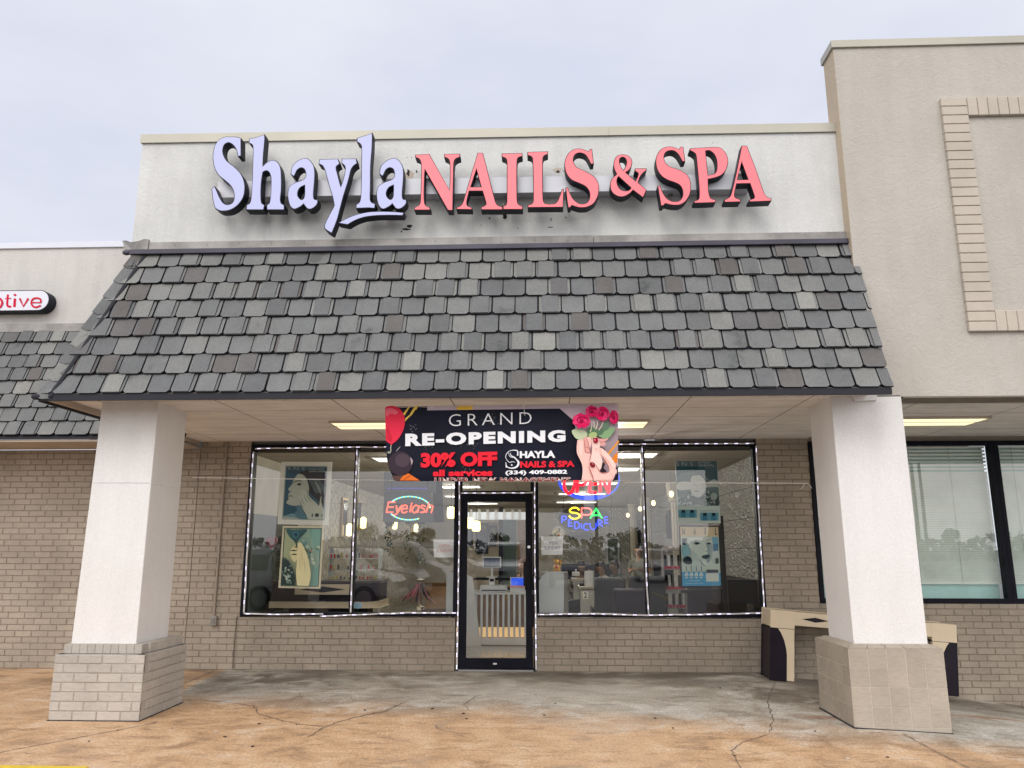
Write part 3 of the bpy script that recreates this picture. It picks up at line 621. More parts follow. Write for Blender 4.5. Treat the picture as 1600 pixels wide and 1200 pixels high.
mb = MB(); mb.box(-4.735, -3.837, -3.213, -2.29, -.004, .007); mb.build('base_shade_seam', M_BACKING, pl)  # dark strip standing in for contact shadow and grime at the foot
mb = MB(); mb.prism([(2.800, -3.214, gh(2.8,-3.2)-.01), (3.68, -3.214, gh(3.68,-3.2)-.01), (3.68, -3.214, gh(3.68,-3.2)+.006), (2.800, -3.214, gh(2.8,-3.2)+.007)], (0, .93, 0)); mb.build('base_shade_seam', M_BACKING, pr)  # same painted contact shadow and dirt line, following the ramp
mb = MB()
mb.prism([(3.11, -3.13, 3.04), (3.33, -3.13, 3.05), (3.33, -3.13, 3.10), (3.10, -3.13, 3.10)], (0, .03, 0)); mb.build('patched_capping', M_PILLAR, pr)

# shop window frames, panes and door
def frame_rect(mb, x0, x1, z0, z1, w, y0, y1, m=0, wb=None, wt=None):
    wb = w if wb is None else wb; wt = w if wt is None else wt
    mb.box(x0, x0+w, y0, y1, z0, z1, m); mb.box(x1-w, x1, y0, y1, z0, z1, m); mb.box(x0+w, x1-w, y0, y1, z0, z0+wb, m); mb.box(x0+w, x1-w, y0, y1, z1-wt, z1, m)
def pane(x0, x1, z0, z1, parent, y=.06, m=None):
    mb = MB(); mb.quad((x0, y, z0), (x1, y, z0), (x1, y, z1), (x0, y, z1)); return mb.build('pane', m or M_GLASS, parent)
wl = MB(); frame_rect(wl, GX0, -1.195, SILL, HEAD, .055, .0, .11, wb=.045); wl.box(-2.675, -2.625, .0, .11, SILL+.045, HEAD-.055); wl = wl.build('window', M_DARK, shop, bevel=.003)
pane(GX0+.055, -2.675, SILL+.045, HEAD-.055, wl); pane(-2.625, -1.25, SILL+.045, HEAD-.055, wl)
wr = MB(); frame_rect(wr, -.135, GX1, SILL, HEAD, .055, .0, .11, wb=.045); wr.box(1.355, 1.405, .0, .11, SILL+.045, HEAD-.055); wr = wr.build('window', M_DARK, shop, bevel=.003)
pane(-.08, 1.355, SILL+.045, HEAD-.055, wr); pane(1.405, GX1-.055, SILL+.045, HEAD-.055, wr)
tw = MB(); frame_rect(tw, -1.19, -.14, 2.365, HEAD, .05, .0, .11, wb=.02); tw.box(-1.19, -1.165, .0, .11, 0, 2.365); tw.box(-.16, -.14, .0, .11, 0, 2.365); tw.box(-1.165, -.16, .02, .12, 0, .03); tw = tw.build('transom_window', M_DARK, shop, bevel=.002)
pane(-1.14, -.19, 2.385, HEAD-.05, tw)
DX0, DX1, DZ0, DZ1 = -1.16, -.165, .035, 2.355
dr = MB(); frame_rect(dr, DX0, DX1, DZ0, DZ1, .095, .015, .065, wb=.13, wt=.12); dr = dr.build('door', M_DARK, shop, bevel=.004)
pane(DX0+.095, DX1-.095, DZ0+.13, DZ1-.12, dr, .04)
mb = MB(); mb.box(DX1-.125, DX1-.03, -.035, .012, 1.10, 1.42); mb.box(DX1-.075, DX1-.055, -.055, .0, 1.02, 1.50); mb.build('handle', M_BLACK, dr, bevel=.01)
mb = MB(); mb.tube([(DX1-.05, .016, 1.62), (DX1-.05, -.006, 1.62)], .02, 14); mb.build('lock', mat('chrome', (.6,.6,.6), .25, 1, 0), dr)
mb = MB(); mb.box(-.70, -.65, .008, .014, .085, .105); mb.build('door_label', M_WHITE, dr)
mb = MB(); mb.box(-1.165, -.16, -.03, .12, 0.001, .022); mb.build('threshold', mat('alum', (.35,.35,.36), .4, .9, .1), shop, bevel=.003)

# ceiling lights in the canopy soffit
M_LAMP = emis('lamp_warm', (1.0, .86, .52), 1.1, (.9,.85,.7)); M_LAMPF = mat('lamp_frame', (.55,.50,.42), .5)
def troffer(x0, x1, y0, y1, z, label, group):
    t = thing('ceiling_light', ((x0+x1)/2, (y0+y1)/2, z-.045), label, 'light', group)
    mb = MB(); frame_rect(mb, x0, x1, 0, 1, .02, 0, 1); mb = MB()
    for a, b, c, d in ((x0, x1, y0, y0+.02), (x0, x1, y1-.02, y1), (x0, x0+.02, y0+.02, y1-.02), (x1-.02, x1, y0+.02, y1-.02)): mb.box(a, b, c, d, z-.03, z-.001)
    mb.box(x0+.02, x1-.02, (y0+y1)/2-.008, (y0+y1)/2+.008, z-.028, z-.001); mb.build('frame', M_LAMPF, t)
    mb = MB(); mb.box(x0+.02, x1-.02, y0+.02, (y0+y1)/2-.008, z-.024, z-.002); mb.box(x0+.02, x1-.02, (y0+y1)/2+.008, y1-.02, z-.024, z-.002); mb.build('diffuser', M_LAMP, t)
GL = 'fluorescent lights in the canopy soffits'
troffer(-2.57, -1.35, -1.80, -1.25, 3.097, 'warm fluorescent panel in the soffit left of the banner', GL)
troffer(.04, 1.26, -1.75, -1.20, 3.097, 'warm fluorescent panel in the soffit right of the banner', GL)
troffer(4.02, 5.24, -1.70, -1.12, 3.117, 'warm fluorescent panel in the soffit right of the tiled pillar', GL)

# ------------------------------------------------------------------ neighbour on the left
left = thing('shop_building', (-9.5, 0, 0), 'neighbouring shop on the left with plain brick wall and shingled canopy', 'building')
mb = MB(); bricks(mb, -13.5, -4.905, 0, 2.99, 0, seed=41); mb.build('brick_wall', [M_BRICK, M_MORTAR], left)
mb = MB(); bricks(mb, -13.5, -4.0, 5.6, 5.65, .3, seed=42); mb = MB(); mb.box(-14, -4.6, -.30, -.06, 4.62, 5.97); lp = mb.build('parapet', M_STUC_LEFT, left)
mb = MB(); mb.box(-14, -4.6, -.33, -.03, 5.955, 6.045); mb.build('coping', M_COPING_WHITE, lp, bevel=.004)
mb = MB(); mb.box(-14, -4.6, -.345, -.302, 4.695, 4.785); mb.box(-14, -4.6, -.375, -.302, 4.655, 4.69); mb.build('flashing', M_METAL_GRAY, lp)
LL = math.hypot(.5, 1.61)
def TL(u, v): return Vector((u, -.85+.5*v/LL, 3.05+1.61*v/LL))
mb = MB(); mansard(mb, TL, (0, -1.61/LL, .5/LL), -9.0, -4.75, LL, 8, planes=[(-1, 0, -4.75)], seed=51, flare=.01); lm = mb.build('mansard_roof', [M_SHINGLE, M_BACKING], left)
mb = MB(); mb.prism([TL(-9.2, 0), TL(-4.75, 0), TL(-4.75, LL-.01), TL(-9.2, LL-.01)], (0, .03, 0)); mb.build('roof_backing', M_BACKING, lm)
mb = MB(); mb.box(-14, -4.92, -.862, -.845, 3.025, 3.058, 0); mb.box(-14, -4.92, -.84, -.01, 2.995, 3.024, 1); mb.build('fascia', [M_BACKING, M_FASCIA], left)
mb = MB(); mb.box(-14, -4.9, .1, 16, 4.9, 5.1); mb.build('flat_roof', M_METAL_GRAY, left)
# electrical conduit on the salon wall
cdt = thing('electrical_conduit', (-4.52, 0, 0), 'thin painted metal conduit running down the brick wall to an outlet box', 'conduit')
mb = MB(); mb.tube([(-4.52, -.022, 3.09), (-4.52, -.022, .68)], .013, 8); mb.build('pipe', mat('painted_pipe', (.30,.25,.205), .6), cdt)
mb = MB(); mb.box(-4.555, -4.47, -.06, -.004, .575, .70); mb.build('outlet_box', mat('outlet_gray', (.27,.25,.225), .6), cdt, bevel=.006)
mb = MB(); mb.box(-4.54, -4.487, -.068, -.061, .60, .675); mb.build('cover', mat('cover_gray', (.20,.19,.18), .5), cdt, bevel=.003)
mb = MB(); mb.tube([(-4.215, -.016, .02), (-4.205, -.016, .69)], .006, 6); mb.build('expansion_joint', mat('joint_seal', (.14,.115,.09), .8), shop)

# ------------------------------------------------------------------ neighbour on the right
right = thing('shop_building', (8, 0, -.3), 'taller tan stucco neighbour on the right with brick frame relief and blind-covered windows', 'building')
rp = MB(); rp.box(3.24, 14, -3.10, -2.80, 3.09, 7.05); rp = rp.build('stucco_wall', M_STUC_RIGHT, right)
mb = MB(); mb.box(3.2365, 3.2395, -3.0995, -2.801, 3.12, 7.02); mb.build('side_return', M_STUC_SIDE, rp)
mb = MB(); mb.box(3.215, 14, -3.125, -2.775, 7.015, 7.105); mb.build('coping', M_METAL_TAN, rp, bevel=.004)
mb = MB(); z = 3.745; bh = (6.36-3.745)/25
for k in range(25): mb.box(4.31, 4.58, -3.145, -3.10, 3.745+k*bh+.004, 3.745+(k+1)*bh-.004)
for k in range(40): mb.box(4.585+k*.108, 4.585+k*.108+.1, -3.145, -3.10, 6.145, 6.356); mb.box(4.585+k*.108, 4.585+k*.108+.1, -3.143, -3.10, 3.749, 3.965)
mb.box(4.315, 4.575, -3.132, -3.1, 3.75, 6.355); mb.box(4.58, 9, -3.132, -3.1, 6.15, 6.35); mb.box(4.58, 9, -3.132, -3.1, 3.755, 3.96)
mb.build('brick_relief', M_BRICK_TRIM, right, bevel=.006)
mb = MB(); mb.box(3.245, 14, -2.80, 0, 3.118, 3.15); mb.build('soffit', M_SOFFIT, right)
mb = MB(); mb.box(3.60, 14, -3.098, -2.78, 3.075, 3.089, 0); mb.build('beam_soffit', M_FASCIA_DK, right)
mb = MB(); bricks(mb, 3.66, 14, -.75, .885, 0, seed=61)
# band of darker, rougher bricks
mb.build('brick_wall', [M_BRICK, M_MORTAR], right)
mb = MB(); mb.box(3.66, 14, .02, .3, 3.05, 5.6); mb.build('header', M_MORTAR, right)
def shop_win(x0, x1):
    w = MB(); frame_rect(w, x0, x1, .89, 3.05, .06, -.01, .10); w = w.build('window', M_DARK, right, bevel=.003)
    pane(x0+.06, x1-.06, .95, 2.99, w, .05, M_GLASS_R)
    mb = MB(); z = 1.17; k = 0
    while z < 2.99:
        mb.add([(x0+.05, .135, z+.0135), (x1-.05, .135, z+.0135), (x1-.05, .143, z-.0135), (x0+.05, .143, z-.0135)], [(0,1,2,3)]); z += .031 if z < 2.62 else .05
    mb.box(x0+.05, x1-.05, .125, .16, 1.13, 1.155)
    x = x0+.3
    while x < x1: mb.box(x, x+.003, .122, .125, 1.15, 2.99, 1); x += .55
    mb.build('blind', [mat('blind_slat', (.86,.87,.82), .5), mat('blind_cord', (.35,.36,.33), .7)], w)
    mb = MB(); mb.quad((x0+.05, .20, .93), (x1-.05, .20, .93), (x1-.05, .20, 3.0), (x0+.05, .20, 3.0)); mb.build('window_film', mat('teal_film', (.52,.78,.76), .4, bs=.6, bscale=7, bd=.02), w)
shop_win(3.665, 6.17); shop_win(6.172, 9.0)
mb = MB(); mb.box(3.66, 14, .35, 16, 4.9, 5.1); mb.build('flat_roof', M_METAL_GRAY, right)
# ------------------------------------------------------------------ channel letter sign
M_CAN = mat('letter_can', (.009,.011,.020), .5, 0, .2, 3, spec=.2)
M_LAV = emis('letter_face_white', (.50,.55,1.0), .05, (.44,.465,.72)); M_RED = emis('letter_face_red', (1.0,.20,.24), .16, (.82,.16,.19))
M_RACE = mat('raceway_paint', (.50,.51,.56), .4, .2, .05, 2)
sign = thing('shop_sign', (-.5, -2.95, 5.2), 'large channel letter sign reading Shayla NAILS & SPA on a grey raceway', 'sign')
YF = -3.225
rw = MB(); a0, a1 = P(336, 283, -3.07), P(1160, 272, -3.07); b0, b1 = P(336, 308, -3.07), P(1160, 297, -3.07)
zt0, zb0 = P(345, 284, -3.10).z, P(345, 308, -3.10).z; zt1, zb1 = P(1150, 272, -3.10).z, P(1150, 295, -3.10).z; xr0, xr1 = P(341, 290, -3.10).x, P(1172, 290, -3.10).x
rw.prism([(xr0, -3.10, zb0), (xr1, -3.10, zb1), (xr1, -3.10, zt1), (xr0, -3.10, zt0)], (0, .148, 0)); rw.build('raceway', M_RACE, sign, bevel=.004)
mb = MB()
for px, py in ((1048, 302), (789, 318)): mb = MB(); c = P(px, py, -3.0); mb.cyl((c.x, -3.0, c.z), (c.x, -2.95, c.z), .03, 10); mb.tube([(c.x, -3.0, c.z+.12), (c.x, -3.0, c.z-.12)], .01, 6); mb.build('conduit_fitting', M_METAL_GRAY, sign)
GLY = [
 ('l', (320,200), 6.667, ["380,105! 380,295! 345,298! 330,235 300,185 250,155 205,180 190,240 205,300 240,350 310,405 380,480 415,570 418,660 395,740 340,810 270,855 200,868 150,862 105,835! 85,760 70,630! 105,605! 125,650 155,720 195,780 240,798 285,780 305,735 300,665 265,600 210,550 150,500 105,430 85,340 85,270 100,190 140,130 200,95 270,90 330,92"]),
 ('l', (320,200), 6.667, ["625,65! 628,120 615,260 607,395! 650,355 710,335 760,355 790,410 800,500 800,640 790,740 800,785 830,800! 830,855! 645,855! 645,800! 670,785 680,740 688,640 688,520 670,465 640,448 608,462! 595,540 588,640 588,740 598,785 625,800! 615,855! 430,855! 435,800! 465,785 480,740 490,600 498,400 502,230 495,180 460,160! 462,110! 540,95"]),
 ('l', (440,200), 6.667, ["93,480! 110,400 170,340 235,315 280,322 330,380 348,450 345,560 335,680 342,740 378,745! 375,790 340,830 300,848 265,840 240,810 230,795! 200,820 140,848 100,830 75,780 63,700 70,640 90,600 150,565 220,540 248,510 250,470 235,430 200,418 165,440 145,480 128,510!", "240,600! 200,620 175,655 170,700 190,735 215,745 235,720 240,660"]),
 ('l', (440,200), 6.667, ["395,325! 590,320! 608,375! 575,400 572,430 590,500 618,610! 645,520 662,430 655,395 625,370! 625,320! 780,318! 788,370! 750,400 725,440 700,540 650,700 610,850 580,960 525,1100! 480,1075 445,1045! 450,1000 500,900 548,810! 530,720 490,590 455,460 430,400 385,375!"]),
 ('l', (440,200), 6.667, ["948,50! 945,200 930,400 928,600 925,740 940,775 978,790! 972,840! 900,835 775,840! 775,795! 805,780 820,740 828,600 830,400 832,200 815,165 785,148! 785,103! 870,78"]),
 ('l', (578.6,199.8), 6.667, ["93,480! 110,400 170,340 235,315 280,322 330,380 348,450 345,560 335,680 342,740 378,745! 375,790 340,830 300,848 265,840 240,810 230,795! 200,820 140,848 100,830 75,780 63,700 70,640 90,600 150,565 220,540 248,510 250,470 235,430 200,418 165,440 145,480 128,510!", "240,600! 200,620 175,655 170,700 190,735 215,745 235,720 240,660"]),
 ('l', (440,200), 6.667, ["585,990! 650,955 750,910 880,878 1000,868 1150,870 1280,880! 1262,915! 1150,912 1000,915 880,928 790,955 730,985 690,1010!"]),
 ('r', (640,220), 9.23, ["80,200! 285,190! 575,710! 582,520 578,330 560,270 498,235! 495,190! 728,188! 730,235! 660,270 640,330 632,600 625,1008! 550,1005! 222,415! 212,700 215,860 235,930 300,965! 298,1002! 65,1002! 65,965! 130,930 152,880 165,600 165,340 140,270 80,240!"]),
 ('r', (640,220), 9.23, ["980,172! 1060,175! 1150,530 1235,860 1265,920 1310,945 1343,948! 1343,998! 1030,998! 1030,958! 1090,930 1100,900 1050,728! 862,728! 830,860 828,915 850,945 905,962! 900,995! 675,992! 675,962! 740,930 780,850 880,510", "965,410! 1030,665! 885,665!"]),
 ('r', (780,220), 9.23, ["35,183! 335,178! 338,225! 275,248 260,300 258,600 262,860 280,915 342,945! 340,993! 54,993! 54,944! 95,925 108,880 110,600 110,320 95,260 35,232!"]),
 ('r', (780,220), 9.23, ["405,162! 705,152! 705,198! 650,220 632,270 630,560 635,830 650,890 700,910 780,908 830,880 870,800 905,695! 932,692! 925,962! 410,966! 410,925! 465,910 488,870 490,600 482,320 470,240 405,210!"]),
 ('r', (780,220), 9.23, ["1340,118! 1365,335! 1320,340! 1285,270 1240,205 1165,178 1100,200 1072,260 1080,320 1120,380 1200,420 1320,480 1400,550 1438,640 1440,720 1425,800 1370,900 1280,955 1200,968 1130,962 1050,935! 1022,968! 992,968! 975,850 955,675! 990,670! 1030,770 1080,850 1150,900 1210,910 1270,885 1302,820 1295,730 1240,660 1150,615 1040,565 970,480 942,370 948,280 990,190 1060,130 1150,110 1220,125 1285,152! 1310,118!"]),
 ('r', (940,210), 9.23, ["320,288 390,310 438,370 438,440 405,510 350,550! 490,672! 520,600 522,560 475,530! 480,490! 650,490! 650,520! 600,560 560,610 528,695! 650,800! 600,918! 455,808! 400,860 320,900 240,898 160,850 125,780 125,690 155,630 215,575! 180,500 172,430 190,350 240,300", "315,515! 345,460 358,400 340,350 305,332 268,350 260,400 280,465", "245,612! 225,650 228,720 270,790 340,815 400,800 420,772!"]),
 ('r', (940,210), 9.23, ["1178,180! 1208,395! 1162,395! 1110,300 1050,245 980,238 920,270 902,340 925,410 990,465 1130,515 1220,570 1275,650 1290,740 1280,850 1220,960 1140,1015 1060,1025 990,1018 920,1000! 890,1032! 852,1032! 835,920 805,740! 845,738! 885,840 950,930 1040,968 1120,955 1165,890 1165,810 1130,740 1060,700 950,660 860,600 800,510 778,400 795,300 850,220 920,182 1000,175 1070,195 1115,212! 1140,178!"]),
 ('r', (1060,210), 9.23, ["165,200! 350,190 540,182 620,200 690,280 718,370 710,450 680,530 620,590 540,625 430,650! 435,780 445,860 470,920 540,945! 535,985! 380,992 225,995! 222,962! 280,940 297,900 295,760 270,480 250,300 215,260 160,235!", "395,242! 450,240 510,285 545,360 555,450 545,530 510,570 430,588! 410,420"]),
 ('r', (1060,210), 9.23, ["910,162! 990,165! 1110,480 1240,850 1280,900 1345,925! 1340,965! 1020,978! 1020,945! 1085,920 1092,890 1030,712! 840,716! 812,850 815,900 850,925 900,940! 895,978! 660,982! 660,945! 730,905 760,850 830,560", "912,400! 1000,650! 852,655!"]),
]
def gl2(org, k, spec): return [(lambda q: (q.x, q.z))(P(org[0]+x/k, org[1]+y/k, YF)) for x, y in curve(spec, 4)]
for kind, org, k, cs in GLY:
    loops = [gl2(org, k, c) for c in cs]; grow = [loops[0]]+loops[1:]
    mb = MB(); mb.prism([(x, YF, z) for x, z in loops[0]], (0, .12, 0), 0, [[(x, YF, z) for x, z in h] for h in loops[1:]]); let = mb.build('letter', M_CAN, sign)
    fo = inset(loops[0], .0075); fh = [inset(h, -.0075) for h in loops[1:]]
    mb = MB(); mb.prism([(x, YF-.004, z) for x, z in fo], (0, .003, 0), 0, [[(x, YF-.004, z) for x, z in h] for h in fh]); mb.build('letter_face', M_LAV if kind == 'l' else M_RED, let)

# neighbour's pill-shaped light box
ns = thing('shop_sign', (-8.2, -.42, 5.1), 'white pill-shaped light box with red lettering on the left neighbour wall', 'sign')
zt, zb = P(30, 453.5, -.47).z, P(30, 486, -.47).z; xe = P(77, 470, -.47).x; rr = (zt-zb)/2; zc = (zt+zb)/2
def pill(r, x0=-9.6): return [(x0, zc-r)]+[(xe-rr+r*math.sin(math.pi*k/20), zc-r*math.cos(math.pi*k/20)) for k in range(21)]+[(x0, zc+r)]
mb = MB(); mb.prism([(x, -.47, z) for x, z in pill(rr)], (0, .165, 0)); mb.build('cabinet', M_CAN, ns)
mb = MB(); mb.prism([(x, -.474, z) for x, z in pill(rr-.012)], (0, .003, 0)); mb.build('sign_face', emis('signbox_white', (.80,.82,.95), .03, (.66,.67,.76)), ns)
art = Art(lambda px, py, l: P(px, py, -.475-l), (0, 430), 13.33, step=.001)
RED2 = (205, 28, 62)
art.ribbon("165,400 155,520 150,610 175,650 235,655", 46, RED2); art.ribbon("105,487 235,487", 22, RED2); art.ribbon("310,485 298,660", 52, RED2); art.ell(312, 410, 30, 22, RED2)
art.ribbon("408,480! 485,650! 590,480!", 42, RED2); art.ribbon("650,570 860,570", 24, RED2); art.ribbon("850,570 840,500 760,475 680,500 650,570 680,640 750,665 850,630", 36, RED2)
art.ribbon("-60,480 0,490 45,560 20,640 -20,670 -90,670 -130,570 -60,480", 44, RED2); art.ribbon("-330,400 -345,600 -300,655 -250,650", 46, RED2); art.ribbon("-400,487 -270,487", 22, RED2)
art.build('lettering', ns)
# ------------------------------------------------------------------ strings and banner
M_STR = mat('white_string', (.75,.74,.72), .7, var=0)
def cord(pts, r, name, label, tails=()):
    mb = MB(); mb.tube(pts, r, 5)
    for t in tails: mb.tube(t, r*.8, 4)
    o = mb.build(name, M_STR); return tag(o, label, 'string')
def sagl(a, b, s, n=14): a, b = Vector(a), Vector(b); return [a.lerp(b, k/n)-Vector((0, 0, s*4*(k/n)*(1-k/n))) for k in range(n+1)]
cord(sagl(P(403, 622, -3.44), P(603, 636, -3.32), .015), .0022, 'string', 'thin white string from the canopy edge to the top left banner corner', [[P(403, 622, -3.44), P(405, 637, -3.44)]])
cord(sagl(P(966, 631, -3.32), P(1278, 616, -3.44), .02), .0025, 'string', 'thin white string from the top right banner corner to the tiled pillar', [[P(1278, 616, -3.44), P(1279, 626, -3.44)], [P(1215, 618, -3.44), P(1226, 609, -3.50)]])
cord(sagl(P(301, 746, -2.44), P(1262, 755, -2.44), .012, 24), .0032, 'string', 'long white string tied across the shopfront between the two pillars', [[P(1258, 755, -2.44), P(1251, 765, -2.44)], [P(1262, 755, -2.44), P(1269, 763, -2.44)]])
cord([P(818, 628, -3.45), P(817, 634, -3.33), P(819, 640, -3.325), P(820, 649, -3.325)], .003, 'string', 'short white string tied at the middle of the banner top', [[P(816, 636, -3.33), P(821, 633, -3.34)]])

banner = thing('banner', (-.42, -3.3, 2.2), 'dark printed GRAND RE-OPENING banner with balloons, roses and hands hung under the canopy', 'banner')
def SB(px, py, l=0):
    Y = -3.30+.022*math.sin((px-600)/52.0)*((py-630)/120)+.012*math.sin((py-630)/17.0+px/60)*.5
    if py > 751: return P(px, 751, Y-l) + Vector((0, (py-751)*.006, 0)) if False else Vector((P(px, 751, Y-l).x, P(px, 751, Y-l).y+(py-751)*.006, P(px, 751, Y-l).z-.004))
    return P(px, py, Y-l)
# cloth: dense grid cut to the banner outline
def bl(py):   # left edge curls in towards the bottom
    if py < 700: return 602.3+(py-636)*.012
    t = (py-700)/52; return 603+t*3+14*t**3.0
mb = MB(); NU, NV = 70, 26
def gridpt(i, j, l=0):
    v = j/NV; u = i/NU; ptop = 635.5-5.5*u; pbot = 752-2*u; py = ptop+(pbot-ptop)*v; x0 = bl(py); return SB(x0+(966-x0)*u, py, l)
for j in range(NV+1):
    for i in range(NU+1): mb.v.append(tuple(gridpt(i, j)))
for j in range(NV):
    for i in range(NU): a = j*(NU+1)+i; mb.f.append([a, a+NU+1, a+NU+2, a+1]); mb.m.append(0)
n0 = len(mb.v)
for j in range(NV+1):
    for i in range(NU+1): q = gridpt(i, j); mb.v.append((q.x, q.y+.0015, q.z))
for j in range(NV):
    for i in range(NU): a = n0+j*(NU+1)+i; mb.f.append([a, a+1, a+NU+2, a+NU+1]); mb.m.append(1)
NAVY = (19, 22, 40); LIL = (205, 188, 200)
M_VIN = mat('banner_navy', (.006,.007,.020), .5, var=.5, vs=1.8, spec=.14); M_VB = mat('banner_back', (.5,.5,.5), .6)
mb.build('vinyl', [M_VIN, M_VB], banner, smooth=True)
art = Art(SB, step=.0009)
def BA(a): return art.at(*a)
ZA = ((595, 620), 8.57); ZB = ((870, 620), 8.57); ZC = ((780, 690), 12.31); ZD = ((580, 610), 3.81)
def hquad(x0, x1, yt0, yt1, yb0, yb1, c, n=40):
    """a long strip split up so that it follows the cloth"""
    art.L += art.step; m = art._m(c)
    for k in range(n):
        a, b = k/n, (k+1)/n; f = lambda t, e0, e1: (x0+(x1-x0)*t, e0+(e1-e0)*t)
        q = [f(a, yt0, yt1), f(b, yt0, yt1), f(b, yb0, yb1), f(a, yb0, yb1)]; art.mb.add([SB(x, y, art.L) for x, y in q], [(0, 1, 2, 3)], m)
hquad(667.5, 966, 634.6, 630.2, 641.2, 637.0, LIL); hquad(714, 738.5, 633.8, 633.4, 640.4, 640.0, (245, 200, 75), 6)
art.at((0, 0), 1)
def fan(spec, c, n=5):  # subdivided polygon
    pts = curve(spec, 4); art.L += art.step; m = art._m(c); tr = tessellate_polygon([[Vector((x, y, 0)) for x, y in pts]])
    for t in tr:
        A, B, Cc = [Vector(pts[i]) for i in t]
        for i in range(n):
            for j in range(n-i):
                q = lambda i, j: A+(B-A)*(i/n)+(Cc-A)*(j/n); T3 = [q(i, j), q(i+1, j), q(i, j+1)]; art.mb.add([SB(*art._t(*p), art.L) for p in T3], [(0, 1, 2)], m)
                if i+j < n-1: T3 = [q(i+1, j), q(i+1, j+1), q(i, j+1)]; art.mb.add([SB(*art._t(*p), art.L) for p in T3], [(0, 1, 2)], m)
fan("873,637! 966,631! 965.5,727! 958,749! 943,751! 905,691! 899,668 895,656!", LIL); fan("930,660! 966,650! 965.5,715! 955,735! 935,690!", (168, 152, 160))
BA(ZB); art.ribbon("830,590 760,680 690,770 640,900", [22, 26, 30, 10], (240, 160, 60)); fan("812,735! 812,880! 760,890! 735,840! 760,790!", (240, 135, 40))
BA(ZA); art.poly("385,117! 305,215! 300,235! 322,248! 392,130!", (240, 205, 95)); art.poly("462,117! 502,117! 480,170! 460,178! 418,240! 370,280! 325,330! 328,290! 385,240! 420,180!", (240, 205, 95))
fan("58,140! 100,124 170,122 240,150 295,215 322,290 318,380 290,470 240,555 190,605 145,630 110,618 66,585!", (236, 52, 80)); art.poly("70,170 110,150 180,165 230,205 200,235 130,225 75,260", (246, 110, 130)); art.poly("90,400 150,560 130,600 80,560", (215, 40, 68))
art.poly("130,625! 158,625! 150,645! 132,645!", (200, 50, 70)); art.ribbon("140,645 132,680 135,720 120,760", 10, (190, 190, 170)); art.ribbon("262,665 235,695 205,730", [4, 12, 4], (170, 165, 165)); art.ell(108, 745, 20, 16, (150, 155, 140))
art.ell(262, 892, 162, 160, (58, 46, 56), 36); art.ell(290, 850, 100, 92, (78, 64, 74), 30); art.ribbon("395,810 415,860 410,910", [4, 30, 4], (170, 155, 160))
fan("150,1058! 320,1050! 370,1022! 520,1120! 180,1122! 160,1090!", (90, 66, 62)); fan("370,1025! 525,1122! 250,1120! 300,1058!", (226, 112, 45)); art.ribbon("400,1048 340,1090 300,1120", 8, (150, 70, 30))
BA(ZD)
W = (240, 240, 246); RD = (236, 40, 58)
art.text('GRAND', 462, 955, 143, 214, 128, 199, W, -.012, spacing=1.35); art.text('RE-OPENING', 203, 1157, 257, 333, 235, 306, W, .058, spacing=1.2)
art.text('30% OFF', 295, 750, 372, 461, 363, 450, RD, .055); art.text('all services', 367, 723, 473, 512, 468, 510, RD, .05)
art.text('UNDER NEW MANAGEMENT', 375, 1186, 519, 556, 517, 554, (235, 215, 210), .062, spacing=1.15); art.text('UNDER NEW MANAGEMENT', 377, 1184, 521, 553, 519, 551, (150, 30, 40), .012, spacing=1.15)
art.text('HAYLA', 884, 1096, 362, 403, 358, 401, W, .05); art.text('NAILS & SPA', 887, 1210, 422, 461, 418, 455, RD, .045); art.text('(334) 409-0882', 799, 1167, 477, 508, 472, 503, W, .04)
BA(ZC)   # the S monogram: a woman's head and hair inside the curve
art.ribbon("355,270 350,180 270,165 200,180 145,230 125,290 140,340 200,400 250,385 310,400", [26, 22, 14, 10, 12, 10, 8, 12, 12, 6], W); art.ribbon("215,215 230,270 300,310 350,360 372,410 350,470 290,505 220,510 160,490 135,450 128,395", [6, 18, 26, 34, 40, 38, 30, 20, 14, 14, 8], W)
art.poly("122,400! 150,470! 175,492! 125,502!", W); art.ribbon("180,215 200,280 260,310", 9, W); art.ribbon("240,260 290,275 325,310 360,365", 8, (60, 60, 70)); art.ell(242, 450, 15, 15, W)
# roses, leaves, hands
BA(ZB); RS = (226, 25, 95); RS2 = (150, 12, 60); RS3 = (240, 60, 120)
art.poly("200,460 250,430 330,440 395,470 410,520 370,570 320,580 260,560 225,520", (196, 208, 172)); art.poly("560,520 620,470 700,410 780,420 760,470 700,550 630,560 590,540", (140, 175, 130)); art.poly("410,430 480,400 560,440 640,430 610,500 560,520 500,560 430,540", (90, 125, 95)); art.poly("440,490 500,470 540,500 500,560 430,540", (175, 195, 130)); art.poly("600,410 660,330 700,380 690,430 640,450", (105, 130, 110))
for sx, sy, ex, ey in ((490, 320, 500, 420), (545, 330, 520, 440), (620, 340, 560, 450), (470, 330, 450, 470)): art.ribbon(f"{sx},{sy} {(sx+ex)/2+6},{(sy+ey)/2} {ex},{ey}", 12, (225, 215, 190))
def rose(cx, cy, rx, ry, rot):
    art.ell(cx, cy, rx, ry, RS, rot=rot); rr = random.Random(int(cx))
    for k in range(7): a = k*.9+rot; art.ell(cx+rx*.62*math.cos(a), cy+ry*.62*math.sin(a), rx*.42, ry*.36, RS3 if k % 3 == 0 else RS, 14, rot=a*57)
    for k in range(6):
        a0 = k*1.05; pts = ' '.join('%.1f,%.1f' % (cx+rx*(.25+.1*k)*math.cos(a0+t*.55), cy+ry*(.2+.1*k)*math.sin(a0+t*.55)) for t in range(4)); art.ribbon(pts, [2, 9, 9, 2], RS2)
    art.ell(cx, cy, rx*.2, ry*.2, RS2, 12)
